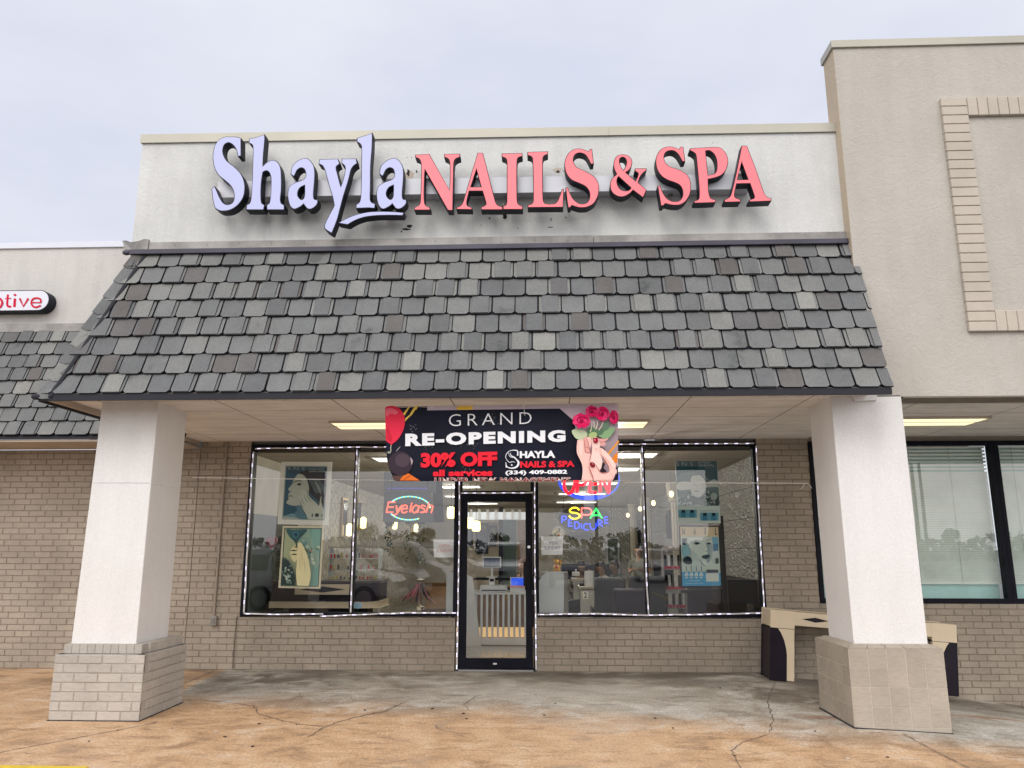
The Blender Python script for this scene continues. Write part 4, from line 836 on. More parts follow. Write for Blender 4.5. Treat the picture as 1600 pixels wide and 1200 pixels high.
rose(765, 270, 62, 92, 0); rose(470, 195, 85, 72, 10); rose(610, 225, 92, 95, 20); rose(330, 320, 118, 92, 10)
SK = (243, 196, 186); SK2 = (232, 168, 160); SK3 = (176, 98, 92); SK4 = (248, 210, 200)
art.poly("560,560 640,565 690,560 655,590 600,600", SK2); art.poly("565,585 640,610 655,630 635,655 575,650", SK2); art.ribbon("565,600 610,606 655,592", [3, 7, 2], SK3)
art.poly("275,580! 350,572 376,640 380,740 450,760 455,860 435,900 460,960 490,1060 492,1132! 330,1132! 346,1000 335,900 300,820 272,760 266,680", SK); art.poly("300,600 340,600 345,700 330,790 300,740", SK4)
art.poly("360,545 400,550 418,600 425,660 440,720 440,750 395,742 378,690 366,620", SK2); art.poly("405,540 455,548 470,600 455,660 438,690 425,640 412,590", SK); art.ribbon("362,560 374,650 384,735 440,752", [3, 9, 9, 4], SK3); art.ribbon("408,560 424,640 440,700 444,745", [3, 8, 8, 3], SK3); art.ribbon("384,680 410,676 432,690", [2, 6, 2], SK3)
art.poly("478,560 520,540 558,558 578,640 572,720 596,800 612,885 600,950 562,985 520,910 480,872 446,870 452,800 470,740 466,640", SK4); art.ribbon("470,600 468,690 464,745 448,830 440,880", [3, 10, 10, 9, 3], SK3); art.ribbon("500,690 525,698 556,690", [2, 6, 2], SK2); art.ribbon("502,706 526,712 554,706", [2, 5, 2], SK2)
art.poly("578,660! 645,700 640,760 612,745 590,715", (32, 26, 36))
art.poly("575,690 610,690 700,775 775,880 805,970 795,1040 742,1132! 500,1132! 478,1060 440,985 428,910 445,880 482,874 512,892 545,950 585,1008 640,1018 700,1000 706,980 690,930 640,850 590,780", SK)
art.poly("600,700 700,790 770,890 795,960 740,930 690,850 620,770", SK4); art.poly("612,880 642,900 630,955 668,1000 600,1014 575,992 598,950", (38, 28, 36)); art.ribbon("590,770 640,840 690,925 706,985", [4, 10, 10, 4], SK3); art.ribbon("640,800 700,880 735,960", [2, 8, 2], SK2)
art.ribbon("430,930 455,1000 482,1070 492,1130", [4, 11, 11, 6], SK3); art.ribbon("520,905 560,975 590,1012 650,1020 705,1000", [3, 9, 9, 8, 3], SK3); art.ribbon("455,985 480,975 505,985", [2, 6, 2], SK2); art.ribbon("720,1010 745,1060 740,1120", [2, 7, 2], SK2)
art.poly("800,900! 808,980! 790,960", (30, 25, 35)); art.poly("768,1082 792,1022 786,1112 748,1131", (25, 22, 32))
art.poly("485,548! 550,545! 552,600 530,620 500,615 488,590", (160, 20, 45)); art.ribbon("508,560 512,590", [2, 10, 2], (235, 190, 200)); art.poly("440,890 470,875 505,890 512,930 480,945 450,925", (130, 15, 35)); art.ribbon("470,890 490,905", [2, 9, 2], (220, 170, 180))
# confetti
rn = random.Random(9); BA(ZD)
for k in range(46):
    gx, gy = rn.choice([(240, 220), (330, 340), (715, 175), (600, 335), (560, 480)]); x = gx+rn.gauss(0, 26); y = gy+rn.gauss(0, 16)
    if 190 < x < 1180: art.ell(x, y, rn.uniform(1, 2.2), rn.uniform(1, 2), (205, 200, 190), 5)
art.build('print', banner)
for px, py in ((603.5, 637.5), (675, 635.7), (747, 634.5), (819, 634), (889, 633), (963.5, 631.5)):
    mb = MB(); c = SB(px, py, .004); mb.tube([c+Vector((.011*math.cos(k*.785), 0, .011*math.sin(k*.785))) for k in range(8)], .0028, 5, closed=True); mb.build('grommet', mat('brass', (.75,.72,.66), .3, .9, 0), banner)
mb = MB(); pts = [SB(602+k*6.07, 636.5-5.1*k/60-.4*math.sin(k), .006) for k in range(61)]; mb.tube(pts, .0022, 4); mb.build('lacing', M_STR, banner)

# ------------------------------------------------------------------ LED rope round the windows
M_ROPE = mat('led_rope', (.74,.73,.76), .35, var=.12, vs=9); M_LED = emis('led_white', (.80,.76,1.0), 2.0)
def ledrope(paths, label, loc, clusters=True, seed=0):
    t = thing('led_strip_light', loc, label, 'led strip', 'LED strips edging the salon windows and door'); rn = random.Random(seed)
    mt = MB(); ml = MB(); mx_ = MB()
    for pth in paths:
        pts = [Vector(p) for p in pth]
        for i in range(len(pts)-1):
            a, b = pts[i], pts[i+1]; L = (b-a).length; n = max(1, int(L/.16)); d = (b-a).normalized()
            side = Vector((-d.z, 0, d.x)); pp = [a.lerp(b, k/n)+side*rn.uniform(-.005, .005) for k in range(n+1)]; mt.tube(pp, .0105, 6)
            s = .04
            while s < L-.03:
                c = a+d*s
                for k in range(3):
                    q = c+d*(k*.018)+Vector((0, -.013, 0)); ml.box(q.x-.005, q.x+.005, q.y-.003, q.y, q.z-.005, q.z+.005)
                mt.cyl(c-d*.012, c-d*.004, .0118, 6, 1); s += rn.uniform(.11, .16)*(2 if rn.random() < .1 else 1)
    mt.build('tube', [M_ROPE, mat('clip_dark', (.30,.28,.30), .5)], t, smooth=True); ml.build('leds', M_LED, t)['kind'] = 'stuff'
YR = -.015
def pr_(px, py): return P(px, py, YR)
ledrope([[pr_(399, 701), pr_(470, 700), pr_(620, 698), pr_(714, 697)], [pr_(396, 706), pr_(388, 830), pr_(381, 957)], [pr_(558, 702), pr_(553, 830), pr_(548, 957)], [pr_(381, 959), pr_(450, 960), pr_(505, 959)], [pr_(500, 963), pr_(590, 959), pr_(640, 957.5), pr_(713, 957.5)]], 'white LED strip edging the left salon window and its mullion', P(381, 959, YR), seed=1)
ledrope([[pr_(718, 700), pr_(718, 770), pr_(716.5, 900), pr_(713.5, 1046)], [pr_(721, 770.5), pr_(833, 770)], [pr_(835, 700), pr_(836, 900), pr_(838, 1046)]], 'white LED strip framing the glass entrance door', P(714, 1046, YR), seed=2)
ledrope([[pr_(838, 696), pr_(900, 695), pr_(1000, 694), pr_(1178, 693)], [pr_(1181, 697), pr_(1187, 830), pr_(1194, 956)], [pr_(1003, 697), pr_(1007, 830), pr_(1013, 960)], [pr_(840, 960), pr_(920, 959), pr_(1010, 961), pr_(1100, 960), pr_(1192, 958)]], 'white LED strip edging the right salon window and its mullion', P(1013, 960, YR), seed=3)

# ------------------------------------------------------------------ cream and plum nail table outside
M_CREAM = mat('cream_laminate', (.66,.55,.40), .38, var=.05); M_PLUM = mat('plum_laminate', (.014,.010,.018), .35, var=.2, spec=.2); M_GAP = mat('gap_black', (.006,.006,.008), .8)
pL, pR = P(1197, 953, -.55), P(1485, 977, -.55); bLz = P(1197, 1061, -.55).z; TLn = math.hypot(pR.x-pL.x, pR.z-pL.z); TH = pL.z-bLz; TD = .42
tb = thing('nail_table', (0, 0, 0), 'cream and plum salon table with diamond inlay behind the tiled pillar', 'table')
def lb(pts, y0, y1, name, m, bev=.006):   # outline in (x,z) local, y0 front
    mb = MB(); mb.prism([(x, y0, z) for x, z in pts], (0, y1-y0, 0)); return mb.build(name, m, tb, bevel=bev)
EW = .285
lb([(0, TH-.20), (EW, TH-.20), (EW, TH), (0, TH)], 0, TD, 'top_corner', M_CREAM, .008); lb([(EW+.002, TH-.155), (TLn-EW-.002, TH-.155), (TLn-EW-.002, TH-.004), (EW+.002, TH-.004)], .004, TD, 'table_top', M_CREAM); lb([(TLn-EW, TH-.20), (TLn, TH-.20), (TLn, TH), (TLn-EW, TH)], 0, TD, 'top_corner', M_CREAM, .008)
def leg(x0, sgn, xr):
    f = lambda x: x0+sgn*x
    a = [(f(0), 0), (f(.20), 0), (f(.20), .30), (f(.19), TH-.45), (f(.165), TH-.35), (f(.12), TH-.26), (f(.09), TH-.218), (f(0), TH-.218)]; b = [(f(.203), .0), (f(EW), -.0), (f(EW), TH-.218), (f(.095), TH-.218), (f(.125), TH-.26), (f(.168), TH-.35), (f(.193), TH-.45), (f(.203), .30)]
    L = lb(a, .002, TD-.01, 'leg', M_PLUM, .012); mb = MB(); mb.prism([(x, .0, z) for x, z in b], (0, .05, 0)); mb.build('curved_trim', M_CREAM, L, bevel=.004)
leg(0, 1, 0); leg(TLn, -1, 0)
for q in (0, TLn-EW): MB().box(q+.003, q+EW-.003, .003, TD-.012, TH-.2185, TH-.2005).build('shadow_gap', M_GAP, tb)
dx = .55; mb = MB(); mb.prism([(dx-.17, .0015, TH-.078), (dx, .0015, TH-.108), (dx+.17, .0015, TH-.078), (dx, .0015, TH-.048)], (0, .0024, 0)); mb.build('diamond_inlay', M_PLUM, tb)
tb.location = (pL.x, -.55, bLz); tb.rotation_euler.y = math.atan2(pL.z-pR.z, pR.x-pL.x)
mb = MB(); c = P(1451.5, 979, -.552); 
# ------------------------------------------------------------------ posters behind the glass
def SP(Y): return lambda px, py, l=0: P(px, py, Y-l)
Z1 = ((425, 715), 5.71); Z2 = ((1045, 715), 5.71)
def board(name, label, quadpx, z, Y, fr, frame_m, cat='poster'):
    pts = [P(z[0][0]+x/z[1], z[0][1]+y/z[1], Y) for x, y in quadpx]; c = (pts[2]+pts[3])/2
    t = thing(name, c, label, cat); mb = MB(); mb.prism(pts, (0, .018, 0)); mb.build('frame' if fr else 'backing', frame_m, t, bevel=.003); return t
Y = .11
p1 = board('poster', 'white framed poster of a woman in profile, hand on cheek, upper left window', [(85, 38), (533, 40), (500, 600), (50, 592)], Z1, Y, 1, mat('poster_frame_white', (.80,.82,.77), .5, var=.05))
a = Art(SP(Y-.002), *Z1, step=.0007); TE = (40, 92, 118); SKN = (190, 200, 190)
a.poly("118,70! 495,74! 468,560! 88,552!", (176, 186, 178)); a.poly("128,80! 488,84! 460,548! 98,524!", TE); a.poly("98,524! 130,512 200,500 320,552! 300,548!", (120, 160, 170))
a.poly("128,80! 488,84! 484,190! 300,160 180,150 130,110!", (34, 80, 105)); a.poly("235,140 290,118 360,110 484,120! 478,300 462,450! 440,440 420,400 330,300 290,220 250,180", (22, 34, 48)); a.poly("330,190 400,190 470,250 474,330 440,300 400,320 360,270", (78, 96, 104)); a.poly("380,210 420,250 440,330 420,300", (140, 152, 152))
a.poly("240,145 285,160 320,220 330,300 300,380 250,430 170,425 128,408! 135,385 150,370 142,350 150,320 165,305! 150,290 145,280 175,240 190,205 215,165", SKN); a.poly("215,430 250,430 320,552! 240,545 200,500 225,470", (86, 130, 148))
a.ribbon("182,236 205,212 250,208 270,215", [2, 8, 8, 3], (40, 45, 52)); a.poly("222,240 245,226 262,236 245,250", (38, 48, 58)); a.ell(243, 238, 6, 8, (12, 16, 22)); a.ribbon("140,352 165,340 188,352", [3, 9, 2], (70, 78, 84)); a.ribbon("150,305 170,300 178,290", [2, 5, 2], (110, 120, 120)); a.poly("290,300 330,300 300,400 250,430 280,360", (160, 172, 168))
a.poly("265,285 300,290 325,330 345,360 400,410 420,430 430,370 442,340 440,400 462,470 460,548! 330,546 300,500 270,450 245,390 240,330 262,340 255,300", (202, 212, 200))
for sp in ("262,350 275,390 290,420", "285,330 305,380 320,405", "305,320 330,370 350,392", "245,370 262,420 285,455"): a.ribbon(sp, [1, 5, 2], (50, 80, 95))
a.text('S N S', 140, 292, 84, 110, 84, 110, (150, 175, 180), 0); a.text('IN PINK & WHITE', 330, 468, 94, 108, 95, 109, (150, 172, 175), 0); a.text('DIPPING SYSTEMS', 330, 484, 116, 130, 117, 131, (165, 185, 186), .01)
a.poly("385,498! 418,498! 416,528! 383,528!", (20, 32, 42)); a.poly("355,500! 366,500! 364,530! 353,530!", (30, 60, 72)); a.poly("440,502! 452,502! 450,530! 438,530!", (120, 160, 165)); a.build('print', p1)
p2 = board('poster', 'cream edged poster of a pale hand with a peacock feather and flowers, lower left window', [(98, 612), (460, 616), (428, 1168), (58, 1160)], Z1, Y, 1, mat('poster_frame_cream', (.74,.68,.50), .5, var=.05))
a = Art(SP(Y-.002), *Z1, step=.0007); a.poly("110,626! 445,630! 415,1152! 76,1146!", (30, 72, 76)); a.poly("118,634! 438,637! 408,1145! 84,1140!", (158, 192, 176)); a.poly("118,634! 240,636! 210,1140! 84,1140!", (186, 196, 158)); a.poly("330,636! 438,637! 425,860! 380,800", (135, 188, 180)); a.poly("240,740 300,720 360,980 340,1143! 400,1144! 425,900 420,960 380,980 330,860", (130, 180, 172))
a.poly("128,640 200,642 310,640 290,680 250,720 215,768! 190,740 150,700", (60, 110, 120))
for sp in ("130,645 180,700 210,765", "160,645 195,700 212,765", "290,645 240,700 215,765", "310,645 255,700 218,765", "215,640 214,700 213,765"): a.ribbon(sp, [2, 3, 2], (22, 48, 55))
a.ell(212, 688, 26, 30, (70, 140, 150)); a.ell(212, 688, 15, 19, (18, 64, 110)); a.ribbon("216,765 222,850 220,960 212,1140", [8, 12, 9, 5], (28, 62, 66))
rn = random.Random(4)
for k in range(36): x = 330+rn.gauss(0, 48)+0; y = 850+rn.gauss(0, 75); a.ell(min(max(x, 262), 418), min(max(y, 700), 985), rn.uniform(8, 20), rn.uniform(8, 18), rn.choice([(205, 218, 200), (170, 196, 184), (92, 138, 130), (120, 160, 150)]), 9, rn.uniform(0, 90))
a.ell(346, 832, 12, 10, (200, 140, 130), 9)
a.poly("92,900 130,900 180,980 205,1040 200,1140! 84,1138!", (28, 58, 60))
for k in range(20): a.ell(140+rn.gauss(0, 24), 1060+rn.gauss(0, 40), rn.uniform(5, 14), rn.uniform(6, 14), rn.choice([(195, 210, 195), (130, 160, 150)]), 8, rn.uniform(0, 90))
a.ribbon("105,900 150,920 190,990 205,1050", 5, (120, 150, 140)); a.poly("232,770 255,755 285,800 310,860 335,960 345,1060 325,1146! 225,1142! 215,1060 218,960 222,860", (224, 218, 172)); a.poly("160,835 215,780 222,900 200,930 175,900", (216, 212, 166))
for sp in ("160,832 195,828 222,832", "168,866 200,862 222,868", "195,800 215,796 224,800"): a.ribbon(sp, [2, 12, 3], (20, 46, 50))
for sp in ("262,830 268,900 275,960", "285,900 292,960 296,1030", "245,880 250,950 256,1010"): a.ribbon(sp, [1, 3, 1], (170, 160, 120))
a.build('print', p2)
p3 = board('poster', 'unframed teal and white poster of a woman shading her eyes, upper right window', [(62, 30), (428, 30), (462, 583), (84, 583)], Z2, Y, 0, M_WHITE)
a = Art(SP(Y-.002), *Z2, step=.0007); a.poly("62,30! 428,30! 462,583! 84,583!", (170, 196, 196)); a.poly("62,30! 428,30! 440,240! 430,300 330,200 160,130 70,180!", (42, 86, 100)); a.poly("70,180 150,130 300,150 400,230 442,260! 452,420! 360,430 280,400 190,420 84,400!", (90, 120, 124)); a.poly("180,300 270,350 320,340 430,330 450,420 380,440 260,420 140,420", (50, 76, 82))
a.poly("200,180 240,150 290,165 325,220 320,300 280,350 240,350 205,320 190,260", (208, 216, 210)); a.poly("66,250 110,215 200,220 250,235 240,270 180,285 90,290", (216, 222, 216)); a.poly("300,230 345,220 400,195 440,215 440,260 400,262 345,265 300,275", (196, 206, 202)); a.ribbon("220,160 280,150 320,190 338,240", [2, 14, 8, 2], (36, 56, 62)); a.ribbon("225,305 250,298 272,306", [1, 8, 1], (100, 118, 118)); a.ribbon("195,215 225,232 250,260", [2, 5, 2], (120, 136, 134))
for k in range(46): a.ell(130+rn.uniform(-40, 80), 380+rn.gauss(0, 32), rn.uniform(5, 16), rn.uniform(5, 13), rn.choice([(180, 198, 194), (62, 92, 98), (130, 152, 150)]), 8, rn.uniform(0, 90))
for k in range(36): a.ell(365+rn.gauss(0, 42), 375+rn.gauss(0, 32), rn.uniform(5, 14), rn.uniform(5, 12), rn.choice([(120, 150, 150), (45, 72, 80), (160, 182, 180)]), 8, rn.uniform(0, 90))
a.ell(402, 346, 30, 30, (176, 190, 184)); a.ell(402, 346, 26, 26, (150, 168, 164)); a.poly("84,430! 452,430! 462,583! 84,583!", (186, 206, 202))
a.text('S N S', 64, 216, 40, 74, 40, 74, (170, 186, 186), -.01); a.text('SOFT HANDS', 262, 368, 38, 52, 38, 52, (172, 190, 188), .01); a.text('AND BEAUTIFUL...', 262, 418, 62, 78, 62, 78, (172, 190, 188), .01); a.text('gel nail colour collection', 262, 416, 90, 99, 90, 99, (120, 150, 152), 0)
a.text('NEW COLLECTION', 90, 180, 420, 429, 420, 429, (90, 120, 125), 0); a.text('THE PROFESSIONAL COLLECTION', 275, 440, 470, 480, 470, 480, (90, 120, 125), 0)
for x0, y0, w in ((88, 466, 162), (280, 492, 164)):
    a.poly(f"{x0},{y0}! {x0+w},{y0}! {x0+w},{y0+70}! {x0},{y0+70}!", (96, 150, 168))
    for q in (.12, .60): xx = x0+w*q; a.poly(f"{xx},{y0+24}! {xx+44},{y0+24}! {xx+44},{y0+68}! {xx},{y0+68}!", (60, 120, 145)); a.poly(f"{xx+6},{y0+2}! {xx+38},{y0+2}! {xx+38},{y0+26}! {xx+6},{y0+26}!", (18, 36, 46))
a.build('print', p3)
p4 = board('poster', 'NAIL poster with a blue tinted woman\'s face in a dark frame, lower right window', [(92, 606), (455, 608), (482, 1155), (112, 1160)], Z2, Y, 1, M_BLACK)
a = Art(SP(Y-.002), *Z2, step=.0007); a.poly("102,618! 440,620! 466,1142! 122,1146!", (190, 206, 198)); a.poly("102,618! 440,620! 443,706! 106,704!", (206, 186, 150)); BK = (14, 24, 32)
for ch, x0, x1 in (('N', 120, 142), ('A', 220, 242), ('I', 321, 331), ('L', 412, 432)): a.text(ch, x0, x1, 630, 690, 630, 690, BK, .02)
a.poly("118,720! 160,720! 155,780! 118,780!", (40, 70, 84)); a.poly("385,710! 436,710! 440,770! 390,770!", (95, 165, 196)); a.poly("392,770! 440,770! 440,830! 400,835!", (40, 120, 165)); a.poly("118,800 150,780 185,800 190,850 160,885 125,880", (140, 186, 200))
a.poly("165,712! 380,712! 392,780 388,870 370,940 340,960 300,950 250,900 200,830 175,780", (206, 218, 212)); a.poly("330,760 385,770 388,860 372,920 345,945 335,900 350,850 340,800", (150, 172, 176)); a.poly("200,830 270,880 310,950 300,1000 220,1000 200,920", (186, 204, 202))
a.ribbon("215,748 250,738 288,745", [2, 7, 2], (90, 108, 112)); a.poly("222,765 250,752 280,764 250,778", (70, 100, 110)); a.ell(252, 765, 9, 10, (12, 24, 32)); a.poly("340,768 360,756 378,764 362,776", (60, 90, 100)); a.ell(362, 766, 7, 8, (12, 24, 32)); a.ribbon("335,742 362,730 380,740", [2, 6, 2], (90, 108, 112)); a.ribbon("320,830 335,838 350,826", [2, 6, 2], (110, 130, 132)); a.poly("290,884 325,866 368,872 350,900 320,904", (70, 92, 98)); a.ribbon("292,885 330,884 366,876", 3, (24, 36, 42))
a.poly("130,900 165,880 200,900 205,945 160,950 130,930", (36, 52, 60)); a.ribbon("272,905 300,950 330,965", [1, 6, 2], (60, 84, 90)); a.poly("415,900! 442,895! 445,940! 418,950!", (30, 50, 62))
for x in (155, 200, 245, 290): a.ribbon(f"{x},965 {x+2},1015", 5, (26, 46, 56))
a.poly("118,1020! 330,1020! 330,1030! 460,1030! 466,1142! 122,1146!", (60, 150, 195)); a.poly("330,1032! 445,1032! 447,1104! 334,1106!", (200, 208, 200)); a.poly("334,1000! 440,1000! 442,1024! 336,1026!", (30, 52, 66))
for x in (140, 184, 228, 272): a.ell(x+18, 1050, 17, 28, (186, 206, 210), 14); a.poly(f"{x+2},1055! {x+34},1055! {x+34},1062! {x+2},1062!", (50, 130, 170))
a.text('nail polish', 180, 280, 1092, 1106, 1092, 1106, (190, 215, 225), 0); a.text('professional nail colour', 150, 310, 1118, 1128, 1118, 1128, (190, 215, 225), 0); a.build('print', p4)

# paper signs on the glass
def paper(label, x0, y0, x1, y1, c, rot=0):
    pts = [P(x0, y0, .075), P(x1, y0, .075), P(x1-1, y1, .075), P(x0+1, y1, .075)]; t = thing('paper_sign', pts[3], label, 'sign'); mb = MB(); mb.prism(pts, (0, .001, 0)); mb.build('sheet', mat('paper', (.85,.87,.90), .8, var=.03), t)
    h = y1-y0; w = x1-x0; a = Art(SP(.0745), (0, 0), 1, step=.0004); a.text('OPEN', x0+w*.25, x1-w*.27, y0+h*.28, y0+h*.46, y0+h*.26, y0+h*.44, c, .0); a.text('SUNDAY', x0+w*.14, x1-w*.14, y0+h*.54, y0+h*.72, y0+h*.52, y0+h*.70, c, .0); a.build('writing', t)
paper('white paper sign with red OPEN SUNDAY on the glass left of the door', 677, 843, 711.5, 871, (226, 150, 155)); paper('white paper sign with blue grey OPEN SUNDAY on the glass right of the door', 845, 838, 880, 867, (140, 152, 178))
mb = MB(); c = P(559, 946, .07); mb.prism([(c.x+.055*math.cos(k*.524)*1.1, .07, c.z+.045*math.sin(k*.524)) for k in range(12)], (0, .001, 0)); o = mb.build('sticker', mat('sticker_blue', (.25,.42,.55), .5, var=.3, vs=30)); tag(o, 'round pale blue sticker at the bottom corner of the left window', 'sticker')

# ------------------------------------------------------------------ neon signs
def neon(c, s=2.2): return emis('neon_%d_%d_%d' % c, lin(c), s)
def strokes(parent, name, specs, org, k, Y, r, m, sub=5, closed=False):
    mb = MB()
    for sp in specs:
        pts = curve(sp, sub, closed=False); run = [pts[0]]
        for i in range(1, len(pts)):
            run.append(pts[i])
            if i < len(pts)-1:
                a = Vector(pts[i])-Vector(pts[i-1]); b = Vector(pts[i+1])-Vector(pts[i])
                if a.length > 1e-4 and b.length > 1e-4 and a.angle(b) > .6:
                    mb.tube([P(org[0]+x/k, org[1]+y/k, Y) for x, y in run], r, 8); mb.ball(P(org[0]+pts[i][0]/k, org[1]+pts[i][1]/k, Y), r*1.02, 0, 8, 6); run = [pts[i]]
        mb.tube([P(org[0]+x/k, org[1]+y/k, Y) for x, y in run], r, 8)
    return mb.build(name, m, parent, smooth=True)
ZO = ((850, 740), 11.43); YN = .30
op = thing('neon_sign', P(915, 781, YN), 'red OPEN sign ringed by blue tubes, hanging in the right window', 'neon sign')
RO = neon((255, 25, 60), 1.15); BL = neon((45, 90, 245), 1.0)
strokes(op, 'letter', ["365,30 360,150 370,270 420,345 480,340 530,260 550,150 555,30"], *ZO, YN, .024, RO); strokes(op, 'letter', ["590,345 600,200 615,30 720,30 765,110 720,190 630,200"], *ZO, YN, .0235, RO); strokes(op, 'letter', ["940,30! 820,30! 815,180! 935,180! 815,180! 812,340! 940,340!"], *ZO, YN, .0235, RO); strokes(op, 'letter', ["1000,335! 1010,30! 1155,335! 1180,30!"], *ZO, YN, .0235, RO)
def arc(cx, cy, rx, ry, a0, a1, n=22): return ' '.join('%.1f,%.1f' % (cx+rx*math.cos(R(a0+(a1-a0)*i/n)), cy+ry*math.sin(R(a0+(a1-a0)*i/n))) for i in range(n+1))
strokes(op, 'ring', [arc(800, 110, 545, 355, -40, 210), arc(800, 110, 515, 320, 60, 200), arc(800, 110, 530, 300, 75, 190)], *ZO, YN+.02, .010, BL, 1)
mb = MB(); q = [P(850+x/11.43, 740+y/11.43, YN+.045) for x, y in ((330, -60), (1230, -60), (1230, 60), (330, 60))]; mb.prism(q, (0, .02, 0)); mb.build('mount_bar', M_BLACK, op); mb = MB(); mb.tube([P(885, 745, YN+.05), P(885, 700, YN+.05)], .003, 4); mb.build('hanging_wire', M_BLACK, op); mb = MB(); mb.tube([P(950, 745, YN+.05), P(950, 700, YN+.05)], .003, 4); mb.build('hanging_wire', M_BLACK, op)
sp_ = thing('neon_sign', P(912, 830, YN), 'SPA PEDICURE neon sign on a dark oval board below the OPEN sign', 'neon sign')
mb = MB(); mb.prism([P(850+(720+470*math.cos(k*.196))/11.43, 740+(800+230*math.sin(k*.196))/11.43, YN+.05) for k in range(32)], (0, .012, 0)); mb.build('backboard', mat('neon_board', (.020,.026,.030), .3, var=.1), sp_)
strokes(sp_, 'letter', ["630,655 590,615 520,610 460,650 480,690 590,710 640,750 590,800 500,800 445,750"], *ZO, YN, .012, neon((250, 225, 60), 1.6)); strokes(sp_, 'letter', ["670,800! 670,620! 790,620 840,650 845,700 800,735 670,735!"], *ZO, YN, .011, neon((255, 120, 115), 1.4)); strokes(sp_, 'letter', ["825,800! 930,625! 1040,800!", "870,745! 985,745!"], *ZO, YN, .012, neon((50, 240, 110), 1.5))
PB = neon((50, 80, 255), 1.7)
for sp in (["320,880! 320,765! 385,765 400,800 370,825 320,825!"], ["510,820! 440,825! 440,940! 510,935!", "440,880! 500,878!"], ["548,860! 548,982! 596,978 628,945 622,895 590,865 548,860!"], ["668,895! 672,985!"], ["795,905 740,895 706,950 735,1002 800,1000"], ["820,880 830,960 870,1000 920,970 930,880"], ["965,940! 960,830! 1020,840 1030,880 970,895! 1050,945!"], ["1140,775! 1080,780! 1090,890! 1150,880!", "1085,830! 1140,828!"]): strokes(sp_, 'letter', sp, *ZO, YN, .008, PB)
mb = MB(); mb.tube([P(880, 812, YN+.05), P(883, 700, YN+.06)], .003, 4); mb.build('hanging_wire', M_BLACK, sp_); mb = MB(); mb.tube([P(955, 812, YN+.05), P(955, 700, YN+.06)], .003, 4); mb.build('hanging_wire', M_BLACK, sp_)
ZE = ((590, 740), 12.31); ey = thing('neon_sign', P(640, 816, YN), 'orange Eyelash neon sign in an oval of blue dashes on a dark board, left window', 'neon sign')
mb = MB(); mb.prism([P(590+x/12.31, 740+y/12.31, YN+.05) for x, y in ((130, 355), (1020, 355), (1090, 940), (100, 930))], (0, .012, 0)); mb.build('backboard', mat('slate_board', (.045,.055,.075), .35, var=.1), ey)
OR = neon((255, 105, 80), 1.5)
for sp in (["340,550! 210,550! 170,745! 300,745!", "195,645! 310,645!"], ["360,610! 370,720! 470,610! 370,770 310,795"], ["460,680! 570,670! 560,620 510,610 465,670 470,740 530,750 570,725"], ["660,560 640,640 620,745"], ["790,630 730,610 680,660 670,730 720,750 770,700 800,620! 770,750"], ["920,630 860,610 840,650 900,690 890,740 820,745"], ["985,560! 935,755!", "955,680 1000,620 1060,620 1050,690 1025,760"]): strokes(ey, 'letter', sp, *ZE, YN, .010, OR)
mbs = [MB(), MB()]
for k in range(64):
    a0 = k/64*360
    if 5 < a0 < 60 or 150 < a0 < 205 or a0 < 3: continue
    q = lambda d: P(590+(610+400*math.cos(R(d)))/12.31, 740+(665+225*math.sin(R(d)))/12.31, YN+.02); mbs[k % 2].tube([q(a0), q(a0+5.6)], .010, 6)
mbs[0].build('blue_dashes', neon((60, 200, 245), 1.7), ey)['kind'] = 'stuff'; mbs[1].build('yellow_dashes', neon((190, 235, 130), 1.4), ey)['kind'] = 'stuff'
mb = MB(); mb.tube([P(612, 768, YN+.05), P(612, 700, YN+.05)], .003, 4); mb.build('hanging_wire', M_BLACK, ey); mb = MB(); mb.tube([P(668, 768, YN+.05), P(668, 700, YN+.05)], .003, 4); mb.build('hanging_wire', M_BLACK, ey)
ms = thing('message_display', P(640, 768, YN+.1), 'grey scrolling message display with a row of violet dots above the Eyelash sign', 'display')
mb = MB(); mb.prism([P(600, 738, .42), P(681, 738, .42), P(681, 769, .42), P(600, 769, .42)], (0, .04, 0)); mb.build('case', mat('display_case', (.09,.10,.125), .35, var=.1), ms, bevel=.004); mb = MB()
for k in range(30): c = P(606+k*2.1, 763+.6*math.sin(k*2.3), .415); mb.ball(c, .006, 0, 6, 4)
mb.build('dots', emis('violet_dots', (.12,.10,.85), .9), ms)
mb = MB(); mb.prism([P(675, 738, .50), P(690, 738, .50), P(694, 816, .50), P(678, 816, .50)], (0, .03, 0)); o = mb.build('sign_bracket', M_BLACK); tag(o, 'black vertical bracket behind the Eyelash sign', 'bracket')
# ------------------------------------------------------------------ inside the salon (seen through the glass)
RX0, RX1, RY0, RY1, RZ = -4.25, 3.10, .14, 16.0, 2.95
def leaf_relief(name, c, sx=3.0):
    m, t, b = bsdf(name); b.inputs['Base Color'].default_value = (*c, 1); b.inputs['Roughness'].default_value = .45
    cc = t.nodes.new('ShaderNodeTexCoord'); mp = t.nodes.new('ShaderNodeMapping'); mp.inputs['Scale'].default_value = (sx, sx, sx); mp.inputs['Rotation'].default_value = (.5, .6, .7)
    v = t.nodes.new('ShaderNodeTexVoronoi'); v.inputs['Scale'].default_value = 2.6; v.feature = 'SMOOTH_F1'; w = t.nodes.new('ShaderNodeTexWave'); w.inputs['Scale'].default_value = 1.3; w.inputs['Distortion'].default_value = 9; w.inputs['Detail'].default_value = 1
    for q in (v, w): t.links.new(mp.outputs[0], q.inputs['Vector'])
    t.links.new(cc.outputs['Object'], mp.inputs['Vector']); a = t.nodes.new('ShaderNodeMath'); a.operation = 'ADD'; t.links.new(v.outputs['Distance'], a.inputs[0]); t.links.new(w.outputs['Fac'], a.inputs[1])
    bump(t, b, a.outputs[0], .9, .05); return m
